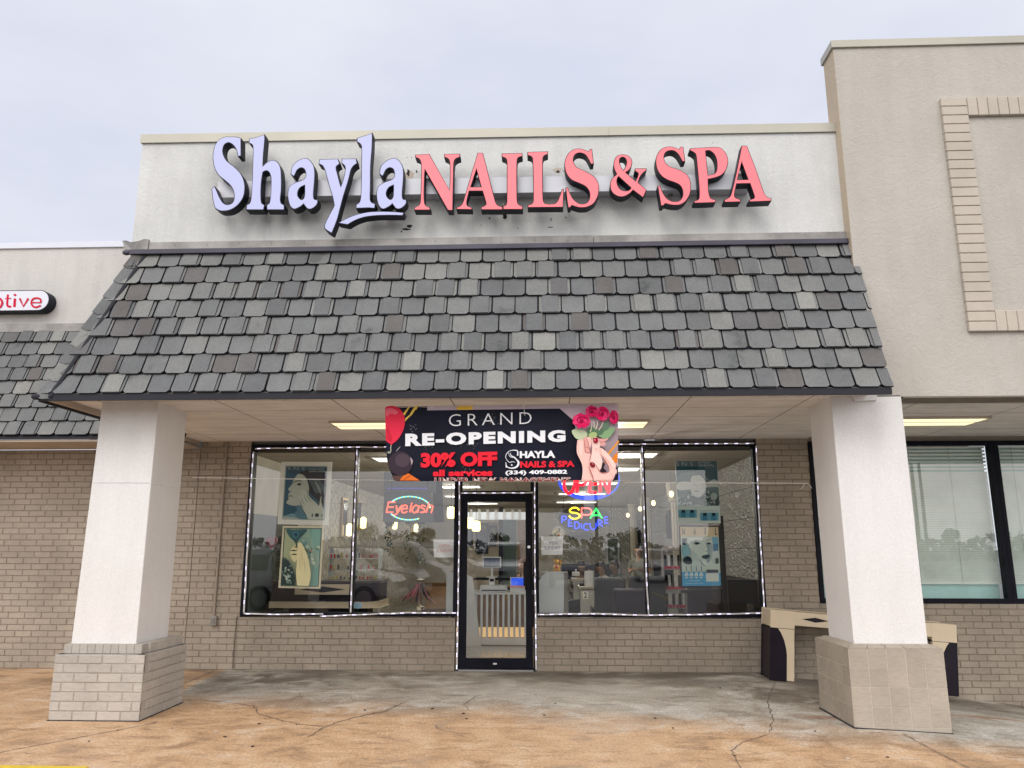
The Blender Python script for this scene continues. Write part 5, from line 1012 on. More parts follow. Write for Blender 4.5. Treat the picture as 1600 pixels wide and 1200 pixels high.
def pebble(name, c):
    m, t, b = bsdf(name); b.inputs['Roughness'].default_value = .5; cc = t.nodes.new('ShaderNodeTexCoord'); v = t.nodes.new('ShaderNodeTexVoronoi'); v.inputs['Scale'].default_value = 11; t.links.new(cc.outputs['Object'], v.inputs['Vector'])
    r = ramp(t, v.outputs['Distance'], [(.1, c), (.75, tuple(x*.55 for x in c))]); t.links.new(r.outputs['Color'], b.inputs['Base Color']); bump(t, b, v.outputs['Distance'], .8, -.03); return m
M_WREL = leaf_relief('relief_panel', (.58,.55,.48)); M_WREL2 = pebble('pebble_panel', (.56,.52,.42))
def floor_tile():
    m, t, b = bsdf('floor_tile'); c = t.nodes.new('ShaderNodeTexCoord'); br = t.nodes.new('ShaderNodeTexBrick'); br.offset = 0; br.inputs['Scale'].default_value = 1; br.inputs['Brick Width'].default_value = .6; br.inputs['Row Height'].default_value = .6; br.inputs['Mortar Size'].default_value = .006
    br.inputs['Color1'].default_value = (.30,.265,.22,1); br.inputs['Color2'].default_value = (.34,.30,.25,1); br.inputs['Mortar'].default_value = (.07,.06,.05,1); t.links.new(c.outputs['Object'], br.inputs['Vector']); t.links.new(br.outputs['Color'], b.inputs['Base Color']); b.inputs['Roughness'].default_value = .16; return m
def ceil_mat():
    m, t, b = bsdf('ceiling_board'); c = t.nodes.new('ShaderNodeTexCoord'); br = t.nodes.new('ShaderNodeTexBrick'); br.offset = 0; br.inputs['Scale'].default_value = 1; br.inputs['Brick Width'].default_value = 1.2; br.inputs['Row Height'].default_value = .6; br.inputs['Mortar Size'].default_value = .012
    br.inputs['Color1'].default_value = (.42,.37,.29,1); br.inputs['Color2'].default_value = (.46,.41,.33,1); br.inputs['Mortar'].default_value = (.25,.22,.18,1); t.links.new(c.outputs['Object'], br.inputs['Vector']); t.links.new(br.outputs['Color'], b.inputs['Base Color']); b.inputs['Roughness'].default_value = .9; return m
M_SALONWALL = mat('salon_wall', (.42,.38,.30), .7, var=.1)
mb = MB(); mb.box(RX0, RX1, RY0-.02, RY1, -.02, .006); mb.build('floor', floor_tile(), shop)
mb = MB(); mb.box(RX0, RX1, RY0-.02, RY1, RZ, RZ+.05); mb.build('ceiling', ceil_mat(), shop); mb = MB(); mb.box(RX0-.2, RX1+.2, .12, .15, RZ-.0, 3.1); mb.build('ceiling_edge', M_FASCIA, shop)
mb = MB(); mb.box(RX0-.1, RX0, 2.6, RY1, 0, RZ, 0); mb.box(RX0-.1, RX0, RY0-.02, 2.6, 0, 2.1, 1); mb.box(RX0-.1, RX0, RY0-.02, 2.6, 2.1, RZ, 2); mb.build('interior_wall', [M_WREL2, mat('wall_reflection_green', (.022,.035,.028), .6, var=.3), M_SALONWALL], shop)  # near end painted dark green, standing in for reflected trees and pickups
mb = MB(); mb.box(RX1, RX1+.1, RY0-.02, RY1, 1.15, RZ, 0); mb.box(RX1, RX1+.1, RY0-.02, RY1, 0, 1.15, 1)
for z in (1.6, 2.05, 2.5): mb.box(RX1-.006, RX1, .15, RY1, z, z+.008, 1)
mb.build('interior_wall', [leaf_relief('relief_panel_side', (.34,.33,.31), 5.5), mat('dado_dark', (.01,.01,.015), .5, spec=.15)], shop)
mb = MB(); mb.box(RX0, .3, RY1, RY1+.1, 0, RZ, 0); mb.box(.3, RX1, RY1, RY1+.1, 0, RZ, 1); mb.build('interior_wall', [M_SALONWALL, M_WREL], shop)
# low inside sill wall behind the front bricks
mb = MB(); mb.box(RX0, -1.215, .112, .16, 0, SILL-.02); mb.box(-.115, RX1, .112, .16, 0, SILL-.02); mb.build('sill_wall', M_SALONWALL, shop)
# ceiling lights
M_PANEL = emis('ceiling_panel', (1.0, .96, .85), 1.7)
GI = 'bright ceiling panels inside the salon'
def cpanel(x, y, w, d, label):
    t = thing('ceiling_light', (x, y, RZ), label, 'light', GI); mb = MB()
    frame_rect(mb, x-w/2, x+w/2, 0, 1, .02, 0, 1); mb = MB()
    for a, b, c, e in ((x-w/2, x+w/2, y-d/2, y-d/2+.025), (x-w/2, x+w/2, y+d/2-.025, y+d/2), (x-w/2, x-w/2+.025, y-d/2+.025, y+d/2-.025), (x+w/2-.025, x+w/2, y-d/2+.025, y+d/2-.025)): mb.box(a, b, c, e, RZ-.02, RZ-.001)
    mb.build('frame', M_WHITE, t); mb = MB(); mb.box(x-w/2+.025, x+w/2-.025, y-d/2+.025, y+d/2-.025, RZ-.015, RZ-.002); mb.build('diffuser', M_PANEL, t)
    ld = bpy.data.lights.new('panel_lamp', 'POINT'); ld.energy = 32; ld.color = (1, .95, .84); ld.shadow_soft_size = .02; lo = bpy.data.objects.new('lamp', ld); link(lo, t); lo.location = (0, 0, -.12)
for i, (x, y) in enumerate([(-2.0, .95), (-2.0, 3.4), (-2.0, 6.4), (-2.0, 9.6), (-2.0, 13), (1.05, .55), (1.05, 2.6), (.95, 5.6), (.95, 8.8), (.95, 12.4)]): cpanel(x, y, 1.2, .58, 'white ceiling panel light inside the salon, number %s back on the %s side' % (('first', 'second', 'third', 'fourth', 'fifth')[i % 5], 'left' if i < 5 else 'right'))
M_YG = emis('pendant_glow', (1.0, .80, .32), 2.6)
for i, (px, py, Y) in enumerate([(686, 792, 3.2), (705, 801, 3.7), (734, 817, 4.6), (744, 822, 5.1)]):
    c = P(px, py, Y); t = thing('pendant_lamp', c, ('yellow pendant lamp left of its neighbour, beside the Eyelash sign', 'yellow pendant lamp nearest the left edge of the door', 'yellow pendant lamp seen in the door glass, left of two', 'yellow pendant lamp seen in the door glass, right of two')[i], 'lamp', 'yellow pendant lamps over the reception')
    mb = MB(); r = .075*(Y+10.9)/14; mb.lathe([(r*.3, .11), (r*.9, .09), (r, .02), (r, -.07), (r*.85, -.10), (r*.3, -.11)], c, 14); mb.build('lamp_shade', M_YG, t, smooth=True); mb = MB(); mb.tube([c+Vector((0, 0, .11)), (c.x, c.y, RZ)], .004, 4); mb.build('cord', M_BLACK, t)
# reception counter seen through the door
M_WHT = mat('counter_white', (.62,.64,.66), .35); M_WOOD = mat('counter_wood', (.30,.17,.07), .5, var=.3, vs=5); M_DWOOD = mat('dark_wood', (.10,.055,.03), .5, var=.3, vs=6)
c0, c1 = P(728, 1008, 2.75), P(838, 1008, 2.75); zt = P(780, 926, 2.75).z; zs = P(780, 903, 2.9).z
rc = thing('reception_counter', ((c0.x+c1.x)/2, 2.75, 0), 'white slatted reception counter with warm lit wood behind the slats, seen through the door', 'counter')
xa, xb = P(700, 1008, 2.75).x, P(860, 1008, 2.75).x
mb = MB(); mb.box(xa, xb, 2.80, 3.5, .02, zt-.03, 0); mb.build('body', M_WOOD, rc); mb = MB(); mb.box(xa, xb, 2.73, 2.83, .02, .13); mb.box(xa, xb, 2.72, 3.55, zt-.03, zt); mb.build('counter_top', M_WHT, rc, bevel=.004)
mb = MB(); k = 0; x = P(744, 960, 2.75).x; pitch = P(752.5, 960, 2.75).x-x
while x < xb: mb.box(x-.018, x+.018, 2.73, 2.775, .13, zt-.032); x += pitch
o = mb.build('slats', M_WHT, rc); mb = MB(); mb.box(xa+.05, xb-.05, 2.792, 2.798, .14, .30); mb.build('light_strip', emis('warm_strip', (1.0,.66,.30), .45), rc)
mb = MB(); mb.prism([P(729, 898, 2.66), P(738, 903, 2.66), P(751, 1010, 2.66), P(726, 1010, 2.66)], (0, .05, 0)); mb.build('side_panel', M_WHT, rc, bevel=.004); mb = MB(); mb.box(xa, xb, 3.0, 3.4, zs-.04, zs); mb.build('shelf', M_BLACK, rc)
def boxthing(name, label, cat, px0, py0, px1, py1, Y, depth, m, extra=None, bev=.006):
    a, b = P(px0, py1, Y), P(px1, py0, Y); t = thing(name, ((a.x+b.x)/2, Y, a.z), label, cat); mb = MB(); mb.box(a.x, b.x, Y, Y+depth, a.z, b.z); mb.build('body', m, t, bevel=bev); 
    if extra: extra(t, a, b)
    return t
def scr(t, a, b): mb = MB(); mb.box(a.x+.02, b.x-.015, 2.775, 2.779, a.z+.11, b.z-.01); mb.build('screen', emis('screen_blue', (.02,.08,.65), .9), t); mb = MB(); mb.box(a.x, b.x, 2.776, 2.779, a.z+.075, a.z+.105); mb.build('pink_band', ink((235, 170, 185)), t)
boxthing('card_display', 'small display with a glowing blue screen at the right end of the reception counter', 'display', 797, 902, 820, 925, 2.78, .03, M_WHT, scr)
boxthing('printer', 'low white printer box on the reception counter', 'printer', 750, 915, 792, 925, 2.82, .3, M_WHT, lambda t, a, b: MB().box(a.x+.02, b.x-.02, 2.812, 2.819, a.z+.02, a.z+.035).build('slot', M_BLACK, t))
def moni(t, a, b): mb = MB(); mb.box(a.x+.02, b.x-.02, 3.09, 3.099, a.z+.02, b.z-.02); mb.build('screen', mat('screen_dark', (.03,.05,.09), .1, var=.1), t); mb = MB(); mb.cyl(((a.x+b.x)/2, 3.13, zs+.005), ((a.x+b.x)/2, 3.13, a.z), .02); mb.box((a.x+b.x)/2-.09, (a.x+b.x)/2+.09, 3.05, 3.2, zs, zs+.012); mb.build('stand', M_WHT, t)
boxthing('monitor', 'white framed computer monitor on the reception counter', 'monitor', 754, 870, 783, 887, 3.10, .03, M_WHT, moni)
boxthing('card_terminal', 'small white card terminal standing above the printer', 'terminal', 764, 903, 773, 914.5, 2.84, .08, M_WHT, lambda t, a, b: MB().box(a.x+.015, b.x-.015, 2.834, 2.839, (a.z+b.z)/2, b.z-.015).build('screen', M_BLACK, t))
# back of the room: door openings, mirrors and cladding
def wallpanel(name, label, cat, px0, py0, px1, py1, Y, m, fr=None):
    a, b = P(px0, py1, Y), P(px1, py0, Y); t = thing(name, ((a.x+b.x)/2, Y, a.z), label, cat); mb = MB(); mb.box(a.x, b.x, Y, Y+.03, a.z, b.z); mb.build('panel', m, t)
    if fr: mb = MB(); frame_rect(mb, a.x-.05, b.x+.05, a.z-.05, b.z+.05, .05, Y-.01, Y+.04); mb.build('frame', fr, t)
M_TAN = mat('partition_tan', (.36,.31,.235), .7, var=.08); M_GREEN = mat('partition_green', (.035,.065,.05), .5, var=.3); M_MIR = mat('dark_mirror', (.03,.035,.04), .08, .6, .1)
boxthing('partition', 'tan partition wall behind the reception, seen through the door glass', 'partition', 716, 816, 783, 921, 9.0, .1, M_TAN)
wallpanel('mirror', 'wide dark mirror on the tan partition', 'mirror', 746, 821, 760, 862, 8.95, M_MIR, M_BLACK); wallpanel('mirror', 'narrow dark mirror at the right of the tan partition', 'mirror', 767, 825, 773, 850, 8.95, M_MIR, M_BLACK); wallpanel('mirror', 'narrow dark mirror at the left end of the tan partition', 'mirror', 731, 823, 736, 850, 8.95, M_MIR, M_BLACK)
boxthing('column', 'dark square column right of the tan partition', 'column', 779, 792, 786, 921, 8.6, .25, M_DARK); boxthing('partition', 'dark green panelled partition wall left of the brown door', 'partition', 786, 812, 807, 921, 10, .1, M_GREEN)
def dknob(t, a, b): mb = MB(); mb.ball((a.x+.06, 9.97, 1.0), .03); mb.build('handle', mat('brass2', (.5,.4,.2), .3, 1, 0), t)
boxthing('interior_door', 'brown wooden door at the back of the salon', 'door', 808, 813, 826, 930, 10.0, .05, mat('brown_door', (.16,.09,.035), .5, var=.4, vs=9), dknob)
boxthing('light_box', 'long pale lit pelmet hanging across the back ceiling', 'pelmet', 716, 800, 822, 812, 8.0, .06, emis('pelmet_white', (.8,.85,.9), .28))
for i, px in enumerate((736, 749, 762, 775, 788, 801, 812)): a = P(px, 806, 7.98); t = MB().box(a.x-.03, a.x+.03, 7.93, 7.99, a.z-.08, a.z+.15).build('bracket', M_WHITE); tag(t, 'small white bracket on the pale pelmet, %s from the left' % ('first', 'second', 'third', 'fourth', 'fifth', 'sixth', 'seventh')[i], 'bracket', 'brackets along the pelmet')
# left relief wall: mirrors with lamps
M_GOLD = mat('gold_frame', (.35,.22,.06), .35, .8, .1); M_SG = emis('sconce_glow', (1.0,.82,.38), 2.4)
def onwall(px, X): # depth on the side wall at a measured picture column
    k = (px-800)/FPX; d = FWD+RGT*k; return CAM.y+(X-CAM.x)*d.y/d.x
for i, (px, py0, py1) in enumerate(((547, 778, 840), (568, 782, 828), (617, 800, 829), (650, 815, 833))):
    Y = onwall(px, RX0+.03); zc0, zc1 = P(px, py1, Y).z, P(px, py0, Y).z
    t = thing('wall_sconce', (RX0, Y, zc0), 'gold framed wall mirror with a glowing lamp, %s from the window on the textured wall' % ('first', 'second', 'third', 'fourth')[i], 'sconce', 'mirror sconces on the left salon wall')
    mb = MB(); mb.box(RX0, RX0+.05, Y-.22, Y+.22, zc0, zc1); mb.build('frame', M_GOLD, t); mb = MB(); mb.box(RX0+.051, RX0+.056, Y-.17, Y+.17, zc0+.05, zc1-.05); mb.build('mirror', M_MIR, t); mb = MB(); mb.lathe([(.02, 0), (.07, .02), (.07, .22), (.03, .26)], (RX0+.15, Y, zc0+.03), 10); mb.build('lamp_shade', M_SG, t, smooth=True)
# hanging greenery
def leafcloud(mb, pts, n, spread, size, rn, m=0):
    for _ in range(n):
        c = rn.choice(pts)+Vector((rn.gauss(0, spread), rn.gauss(0, spread), rn.gauss(0, spread))); a = Vector((rn.uniform(-1, 1), rn.uniform(-1, 1), rn.uniform(-1, 1))).normalized(); b = a.orthogonal().normalized(); s = size*rn.uniform(.6, 1.3)
        mb.add([c-a*s, c+b*s*.45, c+a*s, c-b*s*.45], [(0, 1, 2, 3)], m)
M_LEAF = mat('leaf_dark', (.025,.05,.02), .6, var=.4, vs=7); M_LEAF2 = mat('leaf_mid', (.05,.09,.035), .6, var=.4, vs=7)
for i, (px, py, L) in enumerate(((608, 815, .7), (638, 812, .9), (660, 812, 1.0))):
    Y = 6.0+i; c = P(px, py, Y); rn = random.Random(i); t = thing('hanging_plant', c, 'trailing dark green hanging plant, %s of three under the Eyelash sign' % ('left', 'middle', 'right')[i], 'plant', 'trailing plants hung in the salon')
    mb = MB(); mb.lathe([(.06, -.1), (.11, 0), (.12, .03)], c, 10); mb.build('pot', M_BLACK, t); mb = MB(); mb.tube([c+Vector((0, 0, .03)), (c.x, c.y, RZ)], .005, 4); mb.build('cord', M_BLACK, t)
    mb = MB(); leafcloud(mb, [c+Vector((rn.uniform(-.07, .07), 0, -L*k/14)) for k in range(15)]+[c]*3, 70, .035, .04, rn); mb.build('leaves', M_LEAF, t)
# dark corner plant with pink ball, far left of the window
c = P(415, 905, 1.6); t = thing('potted_plant', (c.x, 1.6, 0), 'tall dark bushy potted plant in the far left corner of the window', 'plant'); rn = random.Random(12); mb = MB(); leafcloud(mb, [Vector((c.x+rn.uniform(-.22, .2), 1.6+rn.uniform(-.2, .2), rn.uniform(.75, 1.75))) for k in range(60)], 900, .06, .075, rn); mb.build('leaves', M_LEAF, t); mb = MB(); mb.tube([(c.x, 1.6, .3), (c.x+.03, 1.6, .9), (c.x-.02, 1.6, 1.4)], [.03, .022, .012], 7); mb.build('trunk', M_DWOOD, t); mb = MB(); mb.lathe([(.16, 0), (.22, .4), (.24, .42)], (c.x, 1.6, 0), 16); mb.build('pot', M_BLACK, t)
c = P(423.5, 847, .9); mb = MB()
hp = [(math.sin(a)**3*1.0, (13*math.cos(a)-5*math.cos(2*a)-2*math.cos(3*a)-math.cos(4*a))/16) for a in [k*.2618 for k in range(24)]]
mb.prism([(c.x+x*.085, .9, c.z+z*.10) for x, z in hp], (0, .05, 0)); o = mb.build('heart_ornament', mat('dusty_pink', (.42,.13,.16), .5), bevel=.012, seg=3); tag(o, 'dusty pink heart ornament hanging in the left corner of the window', 'ornament')
# curved front desk in the left window
dk = thing('front_desk', P(505, 949, 1.1), 'curved plum front desk with cream diamond panel and cream base band, lower left window', 'desk')
def dx_(px, Y=1.1): return P(px, 930, Y).x
za, zb, zc, zd = P(500, 950, 1.1).z, P(500, 940, 1.1).z, P(500, 911, 1.1).z, P(500, 905, 1.1).z; xa_, xb_ = dx_(424), dx_(590)
def rr_out(x0, x1, r): return [(x0, 1.9), (x0, 1.1+.02)]+[(x1-r+r*math.sin(a), 1.1+r-r*math.cos(a)) for a in [k*math.pi/16 for k in range(9)]]+[(x1, 1.9)]
mb = MB(); mb.prism([(x, y, zb) for x, y in rr_out(xa_, xb_-.02, .25)], (0, 0, zc-zb)); mb.build('body', M_PLUM, dk, bevel=.004); mb = MB(); mb.prism([(x, y-.03, za) for x, y in rr_out(xa_-.03, xb_+.02, .27)], (0, 0, zb-za)); mb.build('base_band', M_CREAM, dk, bevel=.008)
mb = MB(); mb.prism([(x, y-.015, zc) for x, y in rr_out(xa_-.02, xb_, .26)], (0, 0, .03)); mb.build('desk_top', mat('desk_top', (.05,.045,.05), .3), dk, bevel=.004); mb = MB(); mb.prism([(xa_+.2, 1.35, 0), (xb_-.2, 1.35, 0), (xb_-.2, 1.35, za-.002), (xa_+.2, 1.35, za-.002)], (0, .4, 0)); mb.build('plinth', M_BLACK, dk)
pa, pb = dx_(462), dx_(546); z1_, z2_ = P(500, 928, 1.08).z, P(500, 914, 1.08).z
mb = MB(); mb.prism([(pa, 1.078, z1_), (pb, 1.078, z1_), (pb, 1.078, z2_), (pa, 1.078, z2_)], (0, .02, 0)); pn = mb.build('cream_panel', M_CREAM, dk, bevel=.01); mb = MB(); zm = (z1_+z2_)/2; mb.prism([(pa+.06, 1.074, zm), ((pa+pb)/2, 1.074, z1_+.02), (pb-.06, 1.074, zm), ((pa+pb)/2, 1.074, z2_-.02)], (0, .003, 0)); mb.build('diamond_inlay', M_PLUM, pn)
# glass shelves with polish bottles behind the desk
M_ACR = mat('acrylic', (.55,.57,.58), .2); sh = thing('display_shelf', P(540, 905, 2.4), 'pale display shelf unit full of small bottles behind the front desk', 'shelf')
x0, x1 = P(512, 900, 2.4).x, P(592, 900, 2.4).x; mb = MB()
zz = [P(550, y, 2.4).z for y in (908, 890, 872, 855)]
for z in zz: mb.box(x0, x1, 2.4, 2.65, z-.012, z)
for x in (x0, (x0+x1)/2, x1-.02): mb.box(x, x+.02, 2.42, 2.64, 0, zz[-1])
mb.build('shelf_frame', M_ACR, sh); rn = random.Random(8); mbs = [MB() for _ in range(5)]; cols = [(.5,.05,.06), (.55,.45,.06), (.5,.5,.5), (.1,.1,.12), (.5,.2,.25)]
for z in zz[:3]:
    x = x0+.03
    while x < x1-.05: k = rn.randrange(5); h = rn.uniform(.05, .09); mbs[k].cyl((x, 2.46, z+.001), (x, 2.46, z+h), .016, 7); x += rn.uniform(.045, .09)
for k in range(5): mbs[k].build('bottles', mat('bottle_%d' % k, cols[k], .3, var=0), sh)['kind'] = 'stuff'
# cardboard box, ribbon ornament, white leaning boards
M_CARD = mat('cardboard', (.34,.20,.10), .85, var=.12); a, b = P(664, 950, .75), P(700, 916, .75); cb = thing('cardboard_box', ((a.x+b.x)/2, .75, a.z), 'open brown cardboard box standing behind the left window by the door', 'box'); mb = MB()
mb.box(a.x, b.x, .75, .765, a.z, b.z); mb.box(a.x, b.x, 1.05, 1.065, a.z, b.z); mb.box(a.x, a.x+.012, .765, 1.05, a.z, b.z); mb.box(b.x-.012, b.x, .765, 1.05, a.z, b.z); mb.box(a.x, b.x, .75, 1.065, a.z-.01, a.z); mb.build('carton', M_CARD, cb); mb = MB(); mb.prism([(a.x, .75, b.z), (b.x, .75, b.z), (b.x, .62, b.z+.05), (a.x, .62, b.z+.05)], (0, 0, .006)); mb.build('flap', M_CARD, cb); mb = MB(); mb.box(a.x-.05, b.x+.1, .6, 1.2, a.z-.05, a.z-.012); mb.box(a.x, a.x+.05, .65, .7, 0, a.z-.05); mb.box(b.x, b.x+.05, .65, .7, 0, a.z-.05); mb.box(a.x, a.x+.05, 1.1, 1.15, 0, a.z-.05); mb.box(b.x, b.x+.05, 1.1, 1.15, 0, a.z-.05); o = mb.build('side_table', M_DWOOD); tag(o, 'low dark side table under the cardboard box', 'table')
b0 = P(655, 953, .5); rb = thing('ribbon_stand', b0, 'brass stand hung with pink and black striped ribbons in the left window', 'ornament'); mb = MB(); mb.lathe([(.06, -.0), (.055, .05), (.02, .06), (.015, .2), (.03, .26), (.012, .3), (.012, .38), (.07, .40), (.075, .42), (.01, .43)], b0, 12); mb.build('stand', mat('brass_old', (.35,.30,.2), .35, .8, .2), rb, smooth=True)
mm = [MB(), MB()]; rn = random.Random(2)
for k in range(26): a = rn.uniform(0, 6.28); r = rn.uniform(.12, .26); t0 = b0+Vector((.03*math.cos(a), .03*math.sin(a), .36)); t2 = b0+Vector((r*math.cos(a), r*.5*math.sin(a), rn.uniform(.08, .2))); t1 = (t0+t2)/2+Vector((0, 0, rn.uniform(-.05, .02))); mm[k % 2].tube([t0, t1, t2], .006, 4)
mm[0].build('ribbons', mat('ribbon_pink', (.45,.16,.2), .6), rb); mm[1].build('ribbons', mat('ribbon_black', (.03,.03,.04), .6), rb)
ledg = MB().box(RX0, -1.25, .165, .62, .655, .69).build('display_ledge', M_DWOOD); tag(ledg, 'low dark display ledge along the inside of the left window', 'ledge')
for m_ in (rb,): pass
M_BOARD = mat('white_board', (.52,.55,.57), .4, var=.04)
mb = MB(); mb.prism([P(697, 957, .25), P(714, 957, .25), P(714, 894, .25), P(698, 894, .25)], (0, .015, 0)); o = mb.build('white_board', M_BOARD, bevel=.003); tag(o, 'plain white board leaning inside the window just left of the door', 'board')
sp4 = curve("78,1138! 248,1136! 250,876! 170,874 130,885 95,930 80,1010", 4); mb = MB(); mb.prism([P(820+x/4.1, 680+y/4.1, .28) for x, y in sp4], (0, .02, 0)); o = mb.build('white_board', M_BOARD, bevel=.003); tag(o, 'white round-shouldered board standing inside the window just right of the door', 'board')
# lucky cat on a little cabinet, round plate
cc = P(870, 893.5, .8); cab = thing('cabinet', (cc.x, .9, 0), 'narrow pale cabinet behind the window under the lucky cat', 'cabinet'); mb = MB(); mb.box(cc.x-.22, cc.x+.16, .65, 1.05, 0, cc.z-.002); mb.build('body', mat('cab_gray', (.20,.19,.175), .5), cab, bevel=.005); mb = MB(); mb.box(cc.x-.2, cc.x+.14, .64, .649, .05, cc.z-.05); mb.build('door', mat('cab_gray2', (.24,.23,.21), .5), cab)
ct = thing('cat_figurine', cc, 'golden beckoning cat figurine with raised paw on the cabinet behind the glass', 'figurine'); MG = mat('cat_gold', (.62,.33,.06), .35, .2, .15); mb = MB(); mb.ball(cc+Vector((0, 0, .055)), (.055, .045, .06)); mb.ball(cc+Vector((0, 0, .135)), (.048, .04, .04)); mb.ball(cc+Vector((-.03, -.02, .02)), (.025, .03, .02)); mb.ball(cc+Vector((.03, -.02, .02)), (.025, .03, .02)); mb.build('body', MG, ct, smooth=True)
for s in (-1, 1): mb = MB(); e = cc+Vector((s*.03, 0, .165)); mb.prism([e+Vector((-.015, 0, 0)), e+Vector((.015, 0, 0)), e+Vector((0, 0, .03))], (0, .015, 0)); mb.build('ear', MG, ct)
mb = MB(); mb.tube([cc+Vector((.045, -.01, .08)), cc+Vector((.065, -.02, .13)), cc+Vector((.062, -.02, .17))], [.016, .014, .018], 8); mb.build('paw', MG, ct, smooth=True); mb = MB(); mb.ball(cc+Vector((0, -.04, .07)), (.022, .008, .022)); mb.build('bib', ink((200, 60, 50)), ct); mb = MB(); mb.ball(cc+Vector((-.016, -.038, .14)), .005, 0, 6, 4); mb.ball(cc+Vector((.016, -.038, .14)), .005, 0, 6, 4); mb.build('eyes', M_BLACK, ct)
pc = P(872, 832, .22); pt = thing('round_ornament', pc, 'round floral plate hanging in the window above the right paper sign', 'ornament'); mb = MB(); mb.prism([(pc.x+.088*math.cos(k*.2618), .22, pc.z+.088*math.sin(k*.2618)) for k in range(24)], (0, .012, 0)); mb.build('plate', mat('plate_white', (.55,.55,.48), .3), pt); a = Art(SP(.218), (850, 740), 11.43, step=.0005); rn = random.Random(6)
for k in range(24): an = rn.uniform(0, 6.28); r = rn.uniform(0, 85); a.ell(255+r*math.cos(an), 1052+r*math.sin(an), rn.uniform(12, 30), rn.uniform(8, 18), rn.choice([(230, 200, 140), (120, 150, 90), (60, 90, 60), (240, 225, 180), (210, 150, 110), (30, 50, 40)]), 8, rn.uniform(0, 90))
a.build('painting', pt)
# seats, manicure desks and rack on the right
def chair(loc, rz, w, h, m, label, group, deep=.5, hb=.5):
    t = thing('salon_chair', loc, label, 'chair', group, 0); L = Vector(loc); M = Matrix.Translation(L) @ Matrix.Rotation(rz, 4, 'Z')
    mb = MB(); mb.box(-w/2, w/2, -deep/2, deep/2, .36, .50, 0, M); mb.build('seat', m, t, bevel=.03, seg=3)
    mb = MB(); Mb = M @ Matrix.Translation((0, deep/2, .42)) @ Matrix.Rotation(-.12, 4, 'X'); mb.box(-w/2, w/2, -.05, .07, 0, h-.42, 0, Mb); mb.build('backrest', m, t, bevel=.035, seg=3)
    for s in (-1, 1): mb = MB(); mb.box(s*w/2-.04, s*w/2+.04, -deep/2, deep/2, .50, .64, 0, M); mb.build('armrest', m, t, bevel=.02)
    mb = MB(); mb.cyl(M @ Vector((0, 0, .05)), M @ Vector((0, 0, .36)), .035, 10); mb.lathe([(.25, 0), (.25, .03), (.05, .06)], L, 16); mb.build('pedestal', M_BLACK, t); return t
M_PLV = mat('purple_vinyl', (.016,.009,.021), .45, var=.15, spec=.2); M_GYV = mat('grey_vinyl', (.026,.027,.036), .55, var=.15, spec=.2)
CG = 'upholstered chairs in the right window'
x = P(980, 940, 1.6).x; chair((x, 1.3, 0), math.pi, .52, 1.03, M_PLV, 'wide purple chair back at the glass, left of the mullion', CG); x = P(1090, 940, 1.6).x; chair((x, 1.3, 0), math.pi, .52, 1.03, M_PLV, 'wide purple chair back at the glass under the NAIL poster', CG)
x = P(953, 930, 2.6).x; chair((x, 2.9, 0), math.pi, .52, 1.13, M_GYV, 'tall grey client chair behind the left purple chair', CG); x = P(1008, 930, 3.4).x; chair((x, 3.4, 0), math.pi, .62, 1.13, M_GYV, 'tall grey client chair behind the mullion', CG); x = P(888, 940, 5).x; chair((x, 4.9, 0), 2.2, .6, 1.05, M_GYV, 'grey reclined chair left of desk number 2', CG)
def ndesk(px0, px1, py, Y, num, label):
    a, b = P(px0, py, Y), P(px1, py, Y); zt = a.z; t = thing('manicure_desk', ((a.x+b.x)/2, Y, 0), label, 'desk', 'white manicure desks'); mb = MB(); mb.box(a.x, b.x, Y, Y+.9, zt-.04, zt); mb.build('desk_top', mat('stone_top', (.45,.42,.36), .25, var=.15, vs=12), t, bevel=.004)
    mb = MB(); mb.box(a.x+.02, a.x+.50, Y+.03, Y+.85, 0, zt-.042); mb.build('cabinet', mat('desk_cab', (.42,.42,.39), .5), t, bevel=.004); mb = MB(); mb.box(b.x-.06, b.x-.02, Y+.05, Y+.8, 0, zt-.042); mb.build('leg', M_WHT, t)
    if num:
        mb = MB(); mb.box(a.x+.07, a.x+.17, Y+.024, Y+.0285, zt-.22, zt-.08); mb.build('number_plate', M_WHITE, t); vs, fs = text_faces(num, .02); mb = MB(); mb.add([(a.x+.085+v[0]*.12, Y+.0225, zt-.20+v[1]*.14) for v in vs], fs); mb.build('numeral', M_BLACK, t)
    return zt
z2 = ndesk(905, 958, 917, 4.4, '2', 'manicure desk numbered 2 with a white cabinet in the right window'); z3 = ndesk(1018, 1052, 919, 4.6, '', 'manicure desk with white legs right of the mullion')
def roll(px, py0, py1, Y, label): a, b = P(px, py1, Y), P(px, py0, Y); t = thing('paper_roll', a, label, 'paper roll'); mb = MB(); r = (b.z-a.z)*.32; mb.lathe([(r*.25, 0), (r, 0), (r, b.z-a.z), (r*.25, b.z-a.z)], a, 16); mb.build('roll', M_WHITE, t, smooth=True); mb = MB(); mb.cyl(a, (a.x, a.y, b.z+.03), r*.2, 8); mb.build('core', M_CARD, t)
roll(921, 892, 916.5, 4.6, 'white paper towel roll on manicure desk number 2'); roll(1033, 901, 918.5, 4.8, 'white paper towel roll on the desk right of the mullion')
